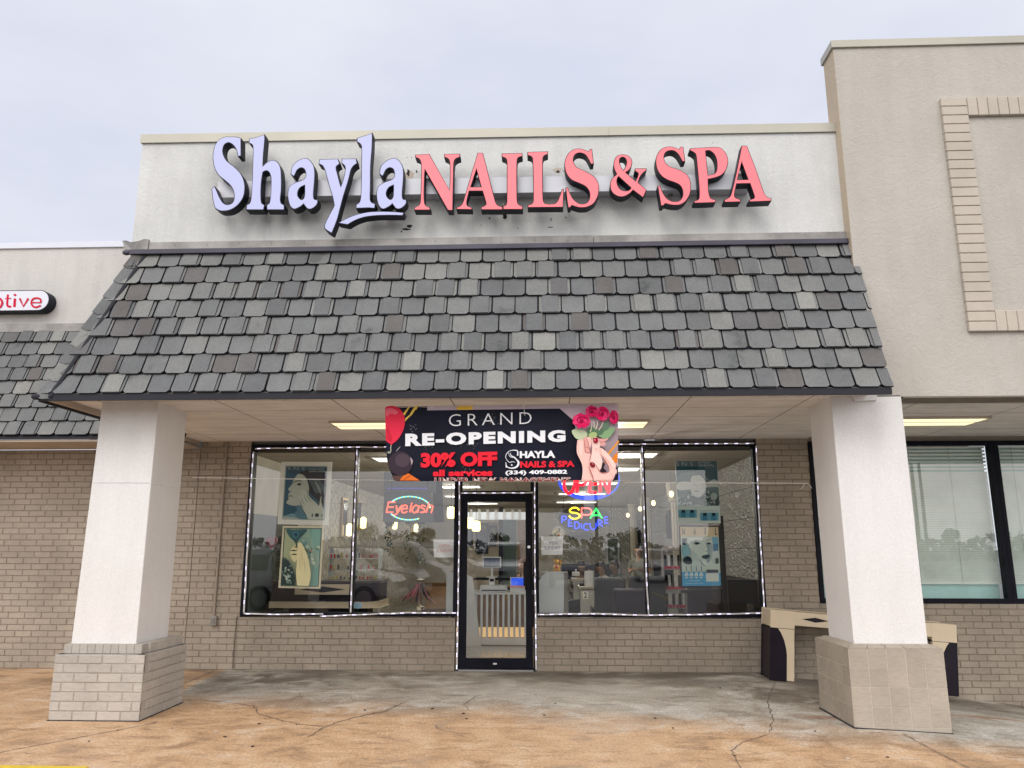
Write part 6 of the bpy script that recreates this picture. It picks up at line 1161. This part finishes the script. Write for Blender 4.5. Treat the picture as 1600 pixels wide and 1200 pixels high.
for i, (px, py, w) in enumerate(((913, 917, .09), (930, 917, .06), (940, 917, .07), (900, 899, .08))):
    a = P(px, py, 4.75 if i < 3 else 6.3); mb = MB(); mb.box(a.x-w, a.x+w, a.y, a.y+.15, a.z-.01, a.z+.07); mb.cyl((a.x, a.y+.05, a.z+.07), (a.x, a.y+.05, a.z+.13), .02, 7); o = mb.build('polish_tray', M_WHT if i % 2 else M_BLACK, bevel=.01); tag(o, ('small black tray of tools at the left of manicure desk number 2', 'small white tray by the paper roll on manicure desk number 2', 'small black lamp box at the right of manicure desk number 2', 'small white tray on the far workbench in front of the customers')[i], 'tray', 'trays on the manicure desks')
a, b = P(893, 904, 6.2), P(965, 904, 6.2); wb = thing('workbench', ((a.x+b.x)/2, 6.2, 0), 'long pale manicure bench in front of the seated customers', 'bench'); mb = MB(); mb.box(a.x, b.x, 6.2, 6.8, a.z-.05, a.z); mb.build('bench_top', mat('stone_top', (0,0,0)), wb); mb = MB(); mb.box(a.x+.05, b.x-.05, 6.25, 6.75, 0, a.z-.05); mb.build('cabinet', mat('desk_cab', (0,0,0)), wb)
# polish rack
rk = thing('polish_rack', P(1060, 960, 3.2), 'grey tiered rack of red topped bottles and white tubes left of the NAIL poster', 'rack'); mb = MB(); x0, x1 = P(1037, 900, 3.2).x, P(1072, 900, 3.2).x; zz = [P(1050, y, 3.2).z for y in (860, 889, 921, 950)]
for z in zz: mb.box(x0, x1, 3.2, 3.5, z-.015, z+.0)
for x in (x0, x1-.02): mb.box(x, x+.02, 3.22, 3.48, 0, zz[0]-.016)
mb.build('rack_frame', mat('rack_grey', (.28,.27,.28), .4), rk); m1, m2, m3 = MB(), MB(), MB(); rn = random.Random(3)
for z in zz[1:]:
    for k in range(6): x = x0+.05+k*(x1-x0-.1)/5; mbx = m2 if k % 2 else m3; mbx.box(x-.018, x+.018, 3.25, 3.3, z+.002, z+.24); m1.box(x-.025, x+.025, 3.23, 3.249, z+.002, z+.05)
m1.build('red_bottles', mat('bottle_red', (.45,.02,.07), .3, var=0), rk); m2.build('white_tubes', M_WHT, rk); m3.build('dark_tubes', M_BLACK, rk); m4 = MB()
for k in range(16): x = x0+.02+k*(x1-x0-.04)/15; m4.ball((x, 3.3, zz[0]+.03+.02*rn.random()), (.016, .016, .03), 0, 7, 5)
m4.build('pearl_bottles', mat('pearl', (.5,.42,.42), .3), rk)
# fluted columns and dark sconces along the right wall
for i, (px, w) in enumerate(((983, .22), (1004, .24), (1050, .26))):
    Y = onwall(px, RX1-.35); X = RX1-.35; t = thing('fluted_column', (X, Y, 0), 'cream fluted column along the right salon wall, %s' % ('farthest from the window', 'middle one', 'nearest the window')[i], 'column', 'fluted columns inside the salon'); prof = []
    mb = MB(); n = 48; vs = []
    for z in (.15, 2.55):
        for k in range(n): a = 2*math.pi*k/n; r = w*(.5 if k % 4 < 2 else .45); vs.append((X+r*math.cos(a), Y+r*math.sin(a), z))
    mb.add(vs, [(k, (k+1) % n, n+(k+1) % n, n+k) for k in range(n)]); M_COLM = mat('column_cream', (.46,.42,.34), .6); mb.build('shaft', M_COLM, t); mb = MB(); mb.lathe([(w*.7, 2.55), (w*.62, 2.6), (w*.8, 2.7), (w*.85, 2.94)], (X, Y, 0), 20); mb.build('capital', M_COLM, t); mb = MB(); mb.lathe([(w*.8, 0), (w*.75, .1), (w*.6, .15)], (X, Y, 0), 20); mb.build('base', M_COLM, t)
for i, (px, py0, py1) in enumerate(((973, 815, 850), (990, 812, 849), (1035, 797, 841))):
    Y = onwall(px, RX1-.04); a, b = P(px, py1, Y), P(px, py0, Y); mb = MB(); mb.box(RX1-.06, RX1-.005, Y-.22, Y+.22, a.z, b.z); t = thing('wall_lantern', (RX1, Y, a.z), 'tall black wall lantern on the right salon wall, %s' % ('farthest', 'between the two far columns', 'nearest the window')[i], 'lantern', 'black wall lanterns'); mb.build('backplate', M_BLACK, t, bevel=.006); mb = MB(); mb.box(RX1-.10, RX1-.062, Y-.12, Y+.12, a.z+.1, b.z-.1); mb.build('glass', M_MIR, t)
for i, (px, py) in enumerate(((981, 805), (1000, 795), (1021, 786), (1049, 772))):
    c = P(px, py, 10-2.2*i); t = thing('spot_lamp', c, 'small warm hanging bulb near the right wall, %s from the window' % ('fourth', 'third', 'second', 'first')[i], 'lamp', 'small hanging bulbs'); mb = MB(); mb.ball(c, (.045, .045, .06), 0, 8, 6); mb.build('bulb', M_SG, t); mb = MB(); mb.tube([c+Vector((0, 0, .06)), (c.x, c.y, RZ)], .006, 4); mb.build('cord', M_BLACK, t)
# far wall: air conditioner, doorway, window frame
boxthing('air_conditioner', 'dark slim air conditioner high on the far textured wall', 'air conditioner', 890, 832, 924, 840, 15.7, .25, mat('ac_dark', (.04,.04,.045), .4), lambda t, a, b: MB().box(a.x+.1, b.x-.1, 15.69, 15.699, a.z+.03, a.z+.07).build('vent', M_BLACK, t))
wallpanel('doorway', 'white framed glazed doorway in the far textured wall', 'doorway', 951, 842, 965, 905, 15.9, mat('far_door', (.10,.13,.09), .3, var=.3), M_WHT)
boxthing('cabinet', 'dark low wall cabinet along the far wall behind the customers', 'cabinet', 878, 882, 962, 905, 13.0, .4, M_DARK, lambda t, a, b: MB().box(a.x+.05, b.x-.05, 12.985, 12.999, a.z+.1, b.z-.1).build('door', M_BLACK, t))
# dark easel behind the lower right poster
es = thing('easel', P(1128, 955, .3), 'tall black easel standing beside the lower right poster', 'easel'); mb = MB(); mb.prism([P(1124, 806, .32), P(1130, 806, .32), P(1138, 957, .32), P(1131, 957, .32)], (0, .03, 0)); mb.build('post', M_BLACK, es); mb = MB(); mb.prism([P(1064, 922, .3), P(1134, 921, .3), P(1134, 925, .3), P(1064, 926, .3)], (0, .03, 0)); mb.build('tray', M_BLACK, es)
boxthing('dark_cabinet', 'black cabinet in the right corner behind the window', 'cabinet', 1140, 906, 1186, 957, 1.0, .6, M_DARK, lambda t, a, b: MB().box(a.x+.03, b.x-.03, .988, .999, a.z+.05, b.z-.04).build('door', M_BLACK, t))
# ------------------------------------------------------------------ people
def skin_mesh(nodes, edges, radii, root=0, sub=2):
    me = bpy.data.meshes.new('skin'); me.from_pydata(nodes, edges, []); o = bpy.data.objects.new('skin', me); col.objects.link(o)
    me.update(); sk = o.modifiers.new('s', 'SKIN'); sk.use_smooth_shade = True; sk.branch_smoothing = .6
    if not me.skin_vertices: me.attributes.new('x', 'FLOAT', 'POINT')
    for i, r in enumerate(radii): v = me.skin_vertices[0].data[i]; v.radius = r if isinstance(r, tuple) else (r, r); v.use_root = (i == root)
    ss_ = o.modifiers.new('u', 'SUBSURF'); ss_.levels = sub; ss_.render_levels = sub
    dg = bpy.context.evaluated_depsgraph_get(); dg.update(); m2 = bpy.data.meshes.new_from_object(o.evaluated_get(dg)); bpy.data.objects.remove(o); return m2
def put(me, name, m, parent):
    me.materials.clear(); me.materials.append(m); me.name = name; o = bpy.data.objects.new(name, me); link(o, parent); me.polygons.foreach_set('use_smooth', [True]*len(me.polygons)); return o
def person(label, loc, rz, skin, hairc, top, bottom, sit=True, lean=.25, head=(0, 0), arms='work', hair='short', group='people inside the salon', sleeve=1.0):
    """local frame: faces -Y, feet at z=0"""
    t = thing('person', loc, label, 'person', group, rz); V = Vector; n = []; r = []; e = []
    def a(p, rad, link_=None): n.append(tuple(p)); r.append(rad); i = len(n)-1; (e.append((link_, i)) if link_ is not None else None); return i
    hz = .58 if sit else .90; L = lean; Z = V((0, 0, hz)); up = V((0, -math.sin(L), math.cos(L)))
    pel = a(Z, (.15, .11)); wst = a(Z+up*.17, (.125, .09), pel); che = a(Z+up*.36, (.16, .105), wst); nb = a(Z+up*.50, (.07, .06), che); nk = a(Z+up*.54, .055, nb)
    hd0 = Z+up*.575; hv = V((math.sin(head[0])*.3, -math.sin(L*.6+head[1]), math.cos(L*.6+head[1]))).normalized(); h1 = a(hd0+hv*.025, (.078, .086), nk); h2 = a(hd0+hv*.105, (.092, .108), h1); h3 = a(hd0+hv*.16, (.066, .078), h2)
    arm = []
    for s in (-1, 1):
        sh = a(Z+up*.46+V((s*.17, 0, 0)), .055, che)
        if arms == 'work': el = n[sh]+V((s*.05, -.10, -.26)) if False else V(n[sh])+V((s*.06, -.13, -.24)); wr_ = el+V((-s*.12, -.20, .06))
        elif arms == 'phone': el = V(n[sh])+V((s*.07, .02, -.27)); wr_ = el+V((-s*.15, -.20, .06))
        else: el = V(n[sh])+V((s*.10, -.05, -.26)); wr_ = el+V((-s*.02, -.14, -.16))
        ei = a(el, .040, sh); wi = a(wr_, .027, ei); d = (wr_-el).normalized(); pm = a(wr_+d*.06, (.038, .018), wi); arm.append((s, sh, ei, wi, pm, d))
    leg = []
    for s in (-1, 1):
        hp = a(Z+V((s*.09, -.01, -.05)), .085, pel)
        if sit: kn = a((s*.12, -.43, .57), .058, hp); an = a((s*.12, -.42, .10), .038, kn); ft = a((s*.12, -.54, .04), (.04, .03), an)
        else: kn = a((s*.10, -.03, .48), .058, hp); an = a((s*.10, .01, .09), .038, kn); ft = a((s*.11, -.12, .035), (.04, .03), an)
        leg.append((hp, kn, an, ft))
    body = put(skin_mesh(n, e, r), 'body', skin, t)
    # hands: five fingers rooted in the palm
    for (s, sh, ei, wi, pm, d) in arm:
        w = V(n[pm]); sd_ = V((s, 0, 0)); fn = []; fe = []; fr = []
        def f(p, rr, l=None): fn.append(tuple(p)); fr.append(rr); i = len(fn)-1; (fe.append((l, i)) if l is not None else None); return i
        b = f(w-d*.03, (.03, .014)); p2 = f(w+d*.005, (.036, .014), b)
        for k in range(4): o_ = sd_*(k-1.5)*-.019; k1 = f(w+d*.035+o_, .0095, p2); L1 = (.028, .034, .032, .024)[k]; k2 = f(w+d*(.035+L1)+o_+V((0, 0, -.008)), .008, k1); f(w+d*(.035+L1*1.6)+o_+V((0, 0, -.028)), .007, k2)
        t1 = f(w-d*.0+sd_*-.042+V((0, 0, .004)), .010, p2); f(w+d*.03+sd_*-.055+V((0, 0, -.004)), .008, t1)
        put(skin_mesh(fn, fe, fr), 'hand', skin, t)
    # clothes follow the skeleton, a little fuller
    cn = []; ce = []; crr = []
    def c(i, g, l=None, p=None): cn.append(tuple(p if p is not None else n[i])); q = r[i]; crr.append(tuple(x+g for x in q) if isinstance(q, tuple) else q+g); j = len(cn)-1; (ce.append((l, j)) if l is not None else None); return j
    c0_ = c(pel, .018); c1_ = c(wst, .022, c0_); c2_ = c(che, .018, c1_); c3_ = c(nb, .016, c2_, V(n[nb])+up*.012)
    for (s, sh, ei, wi, pm, d) in arm: s1 = c(sh, .016, c2_); s2 = c(ei, .014, s1, V(n[sh]).lerp(V(n[ei]), min(1, sleeve*1.0))); (c(wi, .012, s2, V(n[ei]).lerp(V(n[wi]), .85)) if sleeve > 1 else None)
    put(skin_mesh(cn, ce, crr), 'top', top, t)
    cn, ce, crr = [], [], []; c0_ = c(pel, .02)
    for (hp, kn, an, ft) in leg: k1 = c(hp, .016, c0_); k2 = c(kn, .018, k1); c(an, .022, k2)
    put(skin_mesh(cn, ce, crr), 'trousers', bottom, t)
    for (hp, kn, an, ft) in leg:
        fp = V(n[ft]); mb = MB(); mb.ball(fp+V((0, .03, 0)), (.05, .13, .042), 0, 12, 8); me = mb.build('shoe', M_BLACK, t, smooth=True); me.data.transform(Matrix.Translation(wpos(t)-Vector((0, 0, 0)))) 
    # head: hair, eyes, nose, mouth, ears
    H = V(n[h2]); fx = V((math.sin(head[0]), -math.cos(head[0])*math.cos(L*.6+head[1]), -math.sin(L*.6+head[1])*1.0)).normalized(); sx = fx.cross(hv).normalized(); Q = Matrix((sx, -fx, hv)).transposed().to_4x4()
    def hb(name, items, m):
        mb = MB(); 
        for ctr, rad in items:
            k0 = len(mb.v); mb.ball((0, 0, 0), rad, 0, 14, 9); mb.v[k0:] = [tuple(H+(Q.to_3x3() @ (V(v)+V(ctr)))) for v in mb.v[k0:]]
        o = mb.build(name, m, None, smooth=True); o.parent = t; return o
    hl_ = [((0, .030, .040), (.086, .090, .072)), ((0, .055, -.015), (.084, .060, .095))]
    if hair == 'bun': hl_ += [((0, .10, .06), (.042, .042, .042))]
    if hair == 'long': hl_ += [((0, .07, -.12), (.085, .04, .13)), ((-.06, .03, -.10), (.03, .035, .11)), ((.06, .03, -.10), (.03, .035, .11))]
    hb('hair', hl_, hairc); hb('eyes', [((-.03, -.088, .0), (.010, .006, .006)), ((.03, -.088, .0), (.010, .006, .006))], M_BLACK); hb('nose', [((0, -.097, -.022), (.012, .014, .022))], skin); hb('mouth', [((0, -.086, -.055), (.022, .007, .006))], mat('lips', (.35,.10,.09), .5, var=0)); hb('ears', [((-.082, .0, -.01), (.010, .016, .026)), ((.082, .0, -.01), (.010, .016, .026))], skin)
    return t
SK_A = mat('skin_tan', (.42,.24,.15), .5, var=.04); SK_B = mat('skin_brown', (.20,.11,.065), .5, var=.04); SK_C = mat('skin_light', (.50,.31,.21), .5, var=.04)
H_BL = mat('hair_black', (.010,.009,.010), .45, var=.2); H_BR = mat('hair_brown', (.12,.05,.025), .5, var=.3)
def cloth(n_, c): return mat('cloth_'+n_, c, .85, var=.12, bs=.3, bscale=90)
def at_head(px, py, Y, sit, lean): # place so that the head shows at the measured picture point
    p = P(px, py, Y); return Vector((p.x, Y, p.z-((.58 if sit else .90)+.575*math.cos(lean)+.10)))
def seat(px, py, Y, lab, rz, *args, **kw):
    lean = kw.get('lean', .25); sit = kw.get('sit', True); L = at_head(px, py, Y, sit, lean); base = L.z; off = Vector((0, -math.sin(lean)*.72, 0)); off.rotate(Matrix.Rotation(rz, 3, 'Z'))
    t = person(lab, (L.x-off.x, L.y-off.y, 0), rz, *args, **kw); t.location.z = min(max(base, -.0), .12); return t
w_ = seat(998, 869, 6.6, 'woman standing in a grey green short sleeved tee looking down at her phone', math.radians(-25), SK_A, H_BL, cloth('sage', (.22,.23,.18)), cloth('jean_black', (.02,.022,.03)), sit=False, lean=.06, head=(0, .25), arms='phone', hair='bun', sleeve=.7)
seat(909, 884, 6.9, 'seated person with long dark hair in a dark top bending over the bench', math.radians(10), SK_B, H_BL, cloth('charcoal', (.03,.03,.035)), cloth('jean_black', (0,0,0)), lean=.42, head=(0, .3), hair='long', sleeve=1.2)
seat(937, 886, 5.3, 'seated person in a white shirt with short black hair, facing left', math.radians(-75), SK_B, H_BL, cloth('white', (.50,.48,.45)), cloth('jean_black', (0,0,0)), lean=.35, head=(0, .2), sleeve=.8)
seat(958, 884, 5.5, 'seated person in a dark green jacket with short black hair, facing left', math.radians(-65), SK_B, H_BL, cloth('green', (.03,.065,.05)), cloth('jean_blue', (.02,.03,.06)), lean=.28, head=(0, .1), sleeve=1.2)
seat(816, 882, 3.9, 'brown haired receptionist in black sitting behind the counter', math.radians(-40), SK_C, H_BR, cloth('black', (.012,.012,.016)), cloth('jean_black', (0,0,0)), lean=.3, head=(0, .1), hair='long', sleeve=1.2)
ph = P(1004, 893, 6.2)
# ------------------------------------------------------------------ behind the photographer: what the glass reflects
M_CG = mat('car_glass', (.02,.025,.03), .06, 0, .1, spec=.8); M_TYR = mat('tyre', (.02,.02,.02), .8); M_RIM = mat('rim', (.45,.45,.46), .3, .9, .1); M_HL = mat('lamp_clear', (.6,.62,.65), .1, .3, .1); M_TL = mat('lamp_red', (.35,.02,.02), .2, 0, .1)
def vehicle(kind, c, cname):
    """nose towards -Y... local: length along Y, front at +Y; wheels on z=0"""
    t = thing('parked_car', (0, 0, 0), '', 'car', 'vehicles parked behind the photographer'); paint = mat('paint_'+cname, c, .25, .2, .05, coat=.6)
    if kind == 'van': W, Lg = 1.0, 5.2; prof = [(-2.6, .45), (-2.62, .95), (-2.55, 1.15), (-2.4, 1.95), (-2.2, 2.05), (1.0, 2.05), (1.25, 1.95), (1.95, 1.2), (2.5, 1.0), (2.6, .8), (2.6, .42)]; wz = (1.15, 1.9)
    elif kind == 'pickup': W, Lg = .98, 5.6; prof = [(-2.8, .55), (-2.8, 1.12), (-.75, 1.12), (-.6, 1.78), (-.35, 1.86), (.6, 1.86), (1.25, 1.2), (2.6, 1.05), (2.75, .85), (2.75, .5)]; wz = (1.15, 1.76)
    else: W, Lg = .93, 4.7; prof = [(-2.35, .5), (-2.38, .95), (-2.3, 1.12), (-2.05, 1.68), (-1.8, 1.76), (.5, 1.76), (.75, 1.68), (1.35, 1.12), (2.2, .98), (2.36, .78), (2.36, .42)]; wz = (1.08, 1.64)
    def wid(z): return W if z < 1.1 else W-(z-1.1)*.22
    mb = MB(); n = len(prof); vs = [(-wid(z), y, z) for y, z in prof]+[(wid(z), y, z) for y, z in prof]
    mb.add(vs, [tuple(range(n)), tuple(reversed(range(n, 2*n)))]+[(i, n+i, n+(i+1) % n, (i+1) % n) for i in range(n)]); mb.build('body', paint, t, bevel=.05, seg=3)
    zt = wz[1]; zb = wz[0]; cab = [p for p in prof if p[1] > 1.5]; ya, yb = min(p[0] for p in cab), max(p[0] for p in cab)
    for s in (-1, 1):
        spans = [(yb-.95, yb-.0, True), (yb-2.0, yb-1.05, False)] if kind != 'pickup' else [(yb-.9, yb, True)]
        if kind != 'pickup': spans.append((ya+.15, yb-2.1, False))
        for a, b, fr in spans:
            if b-a < .3: continue
            mb = MB(); q = [(a, zb+.06), (b+(.32 if fr else 0), zb+.06), (b, zt-.06), (a, zt-.06)]; mb.prism([(s*(wid(z)+.004), y, z) for y, z in q], (s*.006, 0, 0)); mb.build('window', M_CG, t)
    # windscreen and rear glass lie on the sloping faces
    def slope(i, j, name):
        (y0, z0), (y1, z1) = prof[i], prof[j]; f = lambda k, s: (s*(wid(z0+(z1-z0)*k)-.10), y0+(y1-y0)*k, z0+(z1-z0)*k); nn = Vector((0, -(z1-z0), (y1-y0))).normalized(); nn = nn if (nn.y > 0) == (y0 > 0 or name == 'windscreen') else -nn
        mb = MB(); mb.prism([Vector(f(.12, -1))+nn*.008, Vector(f(.12, 1))+nn*.008, Vector(f(.9, 1))+nn*.008, Vector(f(.9, -1))+nn*.008], nn*.006); mb.build(name, M_CG, t)
    idx = [i for i in range(n-1) if prof[i][1] > 1.5 and prof[i+1][1] < 1.3 and prof[i][0] > 0]; slope(idx[0]+1, idx[0], 'windscreen')
    idx = [i for i in range(n-1) if prof[i][1] < 1.3 and prof[i+1][1] > 1.5 and prof[i][0] < 0]; slope(idx[0], idx[0]+1, 'rear_window')
    yf = max(p[0] for p in prof); yr = min(p[0] for p in prof)
    for s in (-1, 1):
        for y in (yf-.85, yr+.85):
            mb = MB(); mb.tube([(s*(W-.2), y, .36), (s*(W+.015), y, .36)], .36, 24); wl_ = mb.build('wheel', M_TYR, t, bevel=.02); mb = MB(); mb.tube([(s*(W+.016), y, .36), (s*(W+.03), y, .36)], .23, 16); mb.build('rim', M_RIM, wl_)
        mb = MB(); mb.box(min(s*.5, s*.88), max(s*.5, s*.88), yf-.06, yf+.012, .68, .84); mb.build('headlight', M_HL, t, bevel=.02); mb = MB(); mb.box(min(s*.74, s*.90), max(s*.74, s*.90), yr-.012, yr+.05, .8, 1.08); mb.build('taillight', M_TL, t, bevel=.015)
        mb = MB(); yy = yb+.35; mb.box(min(s*(W+.01), s*(W+.2)), max(s*(W+.01), s*(W+.2)), yy, yy+.1, zb+.02, zb+.17); mb.build('mirror', paint, t, bevel=.03)
    mb = MB(); mb.box(-.45, .45, yf-.05, yf+.014, .62, .80); mb.build('grille', M_BLACK, t, bevel=.01); mb = MB(); mb.box(-W+.05, W-.05, yf-.1, yf+.06, .38, .56); mb.box(-W+.05, W-.05, yr-.07, yr+.1, .42, .60); mb.build('bumper', M_TYR if kind != 'suv' else paint, t, bevel=.03)
    mb = MB(); mb.box(-.16, .16, yr-.02, yr+.0, .64, .74); mb.build('number_plate', M_WHITE, t)
    if kind != 'pickup': mb = MB(); mb.tube([(-.68, ya+.2, wz[1]+.20), (-.68, yb-.3, wz[1]+.20)], .02, 6); mb.tube([(.68, ya+.2, wz[1]+.20), (.68, yb-.3, wz[1]+.20)], .02, 6); mb.build('roof_rack', M_RIM, t)
    return t
protos = {}
def place(kind, c, cname, x, y, rz, label):
    k = (kind, cname)
    if k not in protos: o = protos[k] = vehicle(kind, c, cname)
    else: o = copy_tree(protos[k])
    o.location = (x, y, -.155); o.rotation_euler.z = R(rz); o['label'] = label
WH, GR, SI, DG, BK2, TN = (.70,.71,.72), (.16,.17,.19), (.42,.43,.45), (.05,.055,.065), (.02,.02,.022), (.36,.29,.18)
for i, (kind, c, cn, y, dx_c, lab) in enumerate([('suv', WH, 'white', -12.6, 0, 'white car with roof rails nearest the shop, left of the photographer'), ('suv', SI, 'silver', -15.5, .3, 'silver car with roof rails, second in the near row'), ('suv', DG, 'slate', -18.4, -.2, 'dark slate car with roof rails, third in the near row'), ('van', WH, 'white', -21.4, .1, 'white van, fourth in the near row'), ('suv', SI, 'silver', -24.3, .2, 'silver car with roof rails, fifth in the near row'), ('suv', TN, 'tan', -27.2, 0, 'tan car with roof rails, sixth in the near row'), ('suv', WH, 'white', -30.1, .2, 'white car with roof rails, seventh in the near row'), ('suv', GR, 'grey', -33.0, 0, 'grey car with roof rails, eighth in the near row'), ('van', WH, 'white', -36.0, 0, 'white van at the far end of the near row')]): place(kind, c, cn, -6.6+dx_c, y, -88+i % 3*2, lab)
place('van', WH, 'white', -1.7, -26.5, 8, 'white van straight behind the photographer'); place('suv', SI, 'silver', 1.2, -27.0, 2, 'silver car with roof rails beside the white van'); place('pickup', WH, 'white', -15.5, -20, 100, 'white pickup truck parked across from the near row'); place('pickup', DG, 'slate', -16, -26, 95, 'dark pickup truck across from the near row')
place('suv', WH, 'white', 6.0, -34, 5, 'white car alone in the middle row'); place('suv', GR, 'grey', 12, -36, 0, 'grey car in the middle row near the light pole'); place('pickup', TN, 'tan', 18, -37, 0, 'tan pickup truck at the end of the middle row')
# trees at the far side
def tree_mesh(seed, h, n):
    rn = random.Random(seed); mb = MB(); lobes = []
    for k in range(11): a = rn.uniform(0, 6.28); rr = rn.uniform(0, h*.26); z = h*rn.uniform(.38, .92); lobes.append((Vector((rr*math.cos(a), rr*math.sin(a), z)), h*rn.uniform(.10, .19)))
    for _ in range(n):
        c, rad = rn.choice(lobes); d = Vector((rn.gauss(0, 1), rn.gauss(0, 1), rn.gauss(0, .8))).normalized()*rad*rn.uniform(.55, 1.1); p = c+d; a = Vector((rn.uniform(-1, 1), rn.uniform(-1, 1), rn.uniform(-1, 1))).normalized(); b = a.orthogonal().normalized(); s = h*.03*rn.uniform(.6, 1.4); mb.add([p-a*s, p+b*s*.6, p+a*s, p-b*s*.6], [(0, 1, 2, 3)])
    return mb, lobes
M_BARK = mat('bark', (.07,.05,.035), .9); TP = []
def make_tree(seed, h):
    t = thing('tree', (0, 0, 0), '', 'tree', 'trees along the far edge of the car park'); mb, lobes = tree_mesh(seed, h, 1500); tr = MB(); tr.tube([(0, 0, 0), (.1, 0, h*.25), (-.05, .1, h*.5), (0, 0, h*.75)], [h*.035, h*.026, h*.018, h*.008], 9)
    for c, rad in lobes[:6]: tr.tube([(0, 0, h*.35), tuple(c*.6+Vector((0, 0, h*.12))), tuple(c)], [h*.015, h*.01, h*.004], 6)
    tr.build('trunk', M_BARK, t); mb.build('crown', (M_LEAF2, M_LEAF)[seed % 2], t); return t
tps = [make_tree(s, h) for s, h in ((1, 5.6), (2, 6.4), (3, 4.8), (4, 5.9))]; rn = random.Random(77)
spots = [(-52+i*9.2+rn.uniform(-1.5, 1.5), -98+rn.uniform(-8, 8)) for i in range(13)]+[(-22, -34), (-27, -28), (-31, -40)]
ordn = 'first second third fourth fifth sixth seventh eighth ninth tenth eleventh twelfth thirteenth'.split()
for i, (x, y) in enumerate(spots):
    o = tps[i] if i < 4 else copy_tree(tps[i % 4]); o.location = (x, y, -.2); s = rn.uniform(.6, .88); o.scale = (s, s, s); o.rotation_euler.z = rn.uniform(0, 6)
    o['label'] = ('leafy green tree across the car park, %s along the far edge' % ordn[i]) if i < 13 else 'leafy green tree beside the pickup trucks, %s of three' % ('nearest', 'middle', 'farthest')[i-13]
mb = MB(); rn = random.Random(5)
for i in range(6500): x = rn.uniform(-90, 100); h = 2.8+.8*math.sin(x*.21)+.6*math.sin(x*.57+1); y = -108+rn.uniform(-2, 2); p = Vector((x, y, rn.uniform(-.2, h))); a = Vector((rn.uniform(-1, 1), rn.uniform(-1, 1), rn.uniform(-1, 1))).normalized(); b = a.orthogonal().normalized(); s = rn.uniform(.3, .6); mb.add([p-a*s, p+b*s*.7, p+a*s, p-b*s*.7], [(0, 1, 2, 3)])
o = mb.build('woodland', M_LEAF); tag(o, 'low dark belt of woodland behind the car park', 'woodland', kind='stuff')
# poles and wires
M_POLE = mat('pole_wood', (.11,.085,.065), .9); M_PST = mat('pole_steel', (.20,.20,.20), .5, .3)
def upole(x, y, h, label):
    t = thing('utility_pole', (x, y, -.2), label, 'pole', 'utility poles beyond the car park'); mb = MB(); mb.tube([(x, y, -.2), (x, y, h)], [.16, .10], 10); mb.build('mast', M_POLE, t); mb = MB(); mb.box(x-1.1, x+1.1, y-.06, y+.06, h-.8, h-.66); mb.build('crossarm', M_POLE, t)
    for k in (-1, -.4, .4, 1): mb = MB(); mb.lathe([(.04, 0), (.06, .06), (.03, .14)], (x+k, y, h-.66), 8); mb.build('insulator', M_RIM, t)
upole(-24, -42, 9.5, 'wooden utility pole nearest the pickup trucks'); upole(4, -50, 9.0, 'wooden utility pole behind the middle row'); upole(30, -54, 9.4, 'wooden utility pole at the far right of the car park')
for i, k in enumerate((-1, -.4, .4, 1)):
    mb = MB(); A, B, Cc = Vector((-24+k, -42, 8.95)), Vector((4+k, -50, 8.45)), Vector((30+k, -54, 8.85)); mb.tube(sagl(A, B, .7)+sagl(B, Cc, .7)[1:], .025, 4); o = mb.build('power_line', M_BLACK); tag(o, 'black overhead power line between the utility poles, %s of four along the crossarms' % ('leftmost', 'second', 'third', 'rightmost')[i], 'power line', 'overhead power lines')
for i, (x, y, h) in enumerate(((10.5, -26, 9.0), (24, -40, 9.0))):
    t = thing('light_pole', (x, y, -.16), ('steel car park light pole near the grey car', 'steel car park light pole near the tan pickup')[i], 'light pole', 'car park light poles'); mb = MB(); mb.tube([(x, y, -.15), (x, y, h)], [.12, .08], 10); mb.build('mast', M_PST, t); mb = MB(); mb.tube([(x-.9, y, h-.05), (x+.9, y, h-.05)], .05, 6); mb.build('arm', M_PST, t)
    for s in (-1, 1): mb = MB(); mb.box(x+s*1.1-.3, x+s*1.1+.3, y-.18, y+.18, h-.12, h+.06); mb.build('lamp_head', M_PST, t, bevel=.03)
    mb = MB(); mb.cyl((x, y, -.16), (x, y, .6), .32, 16); mb.build('concrete_base', M_CONC, t)
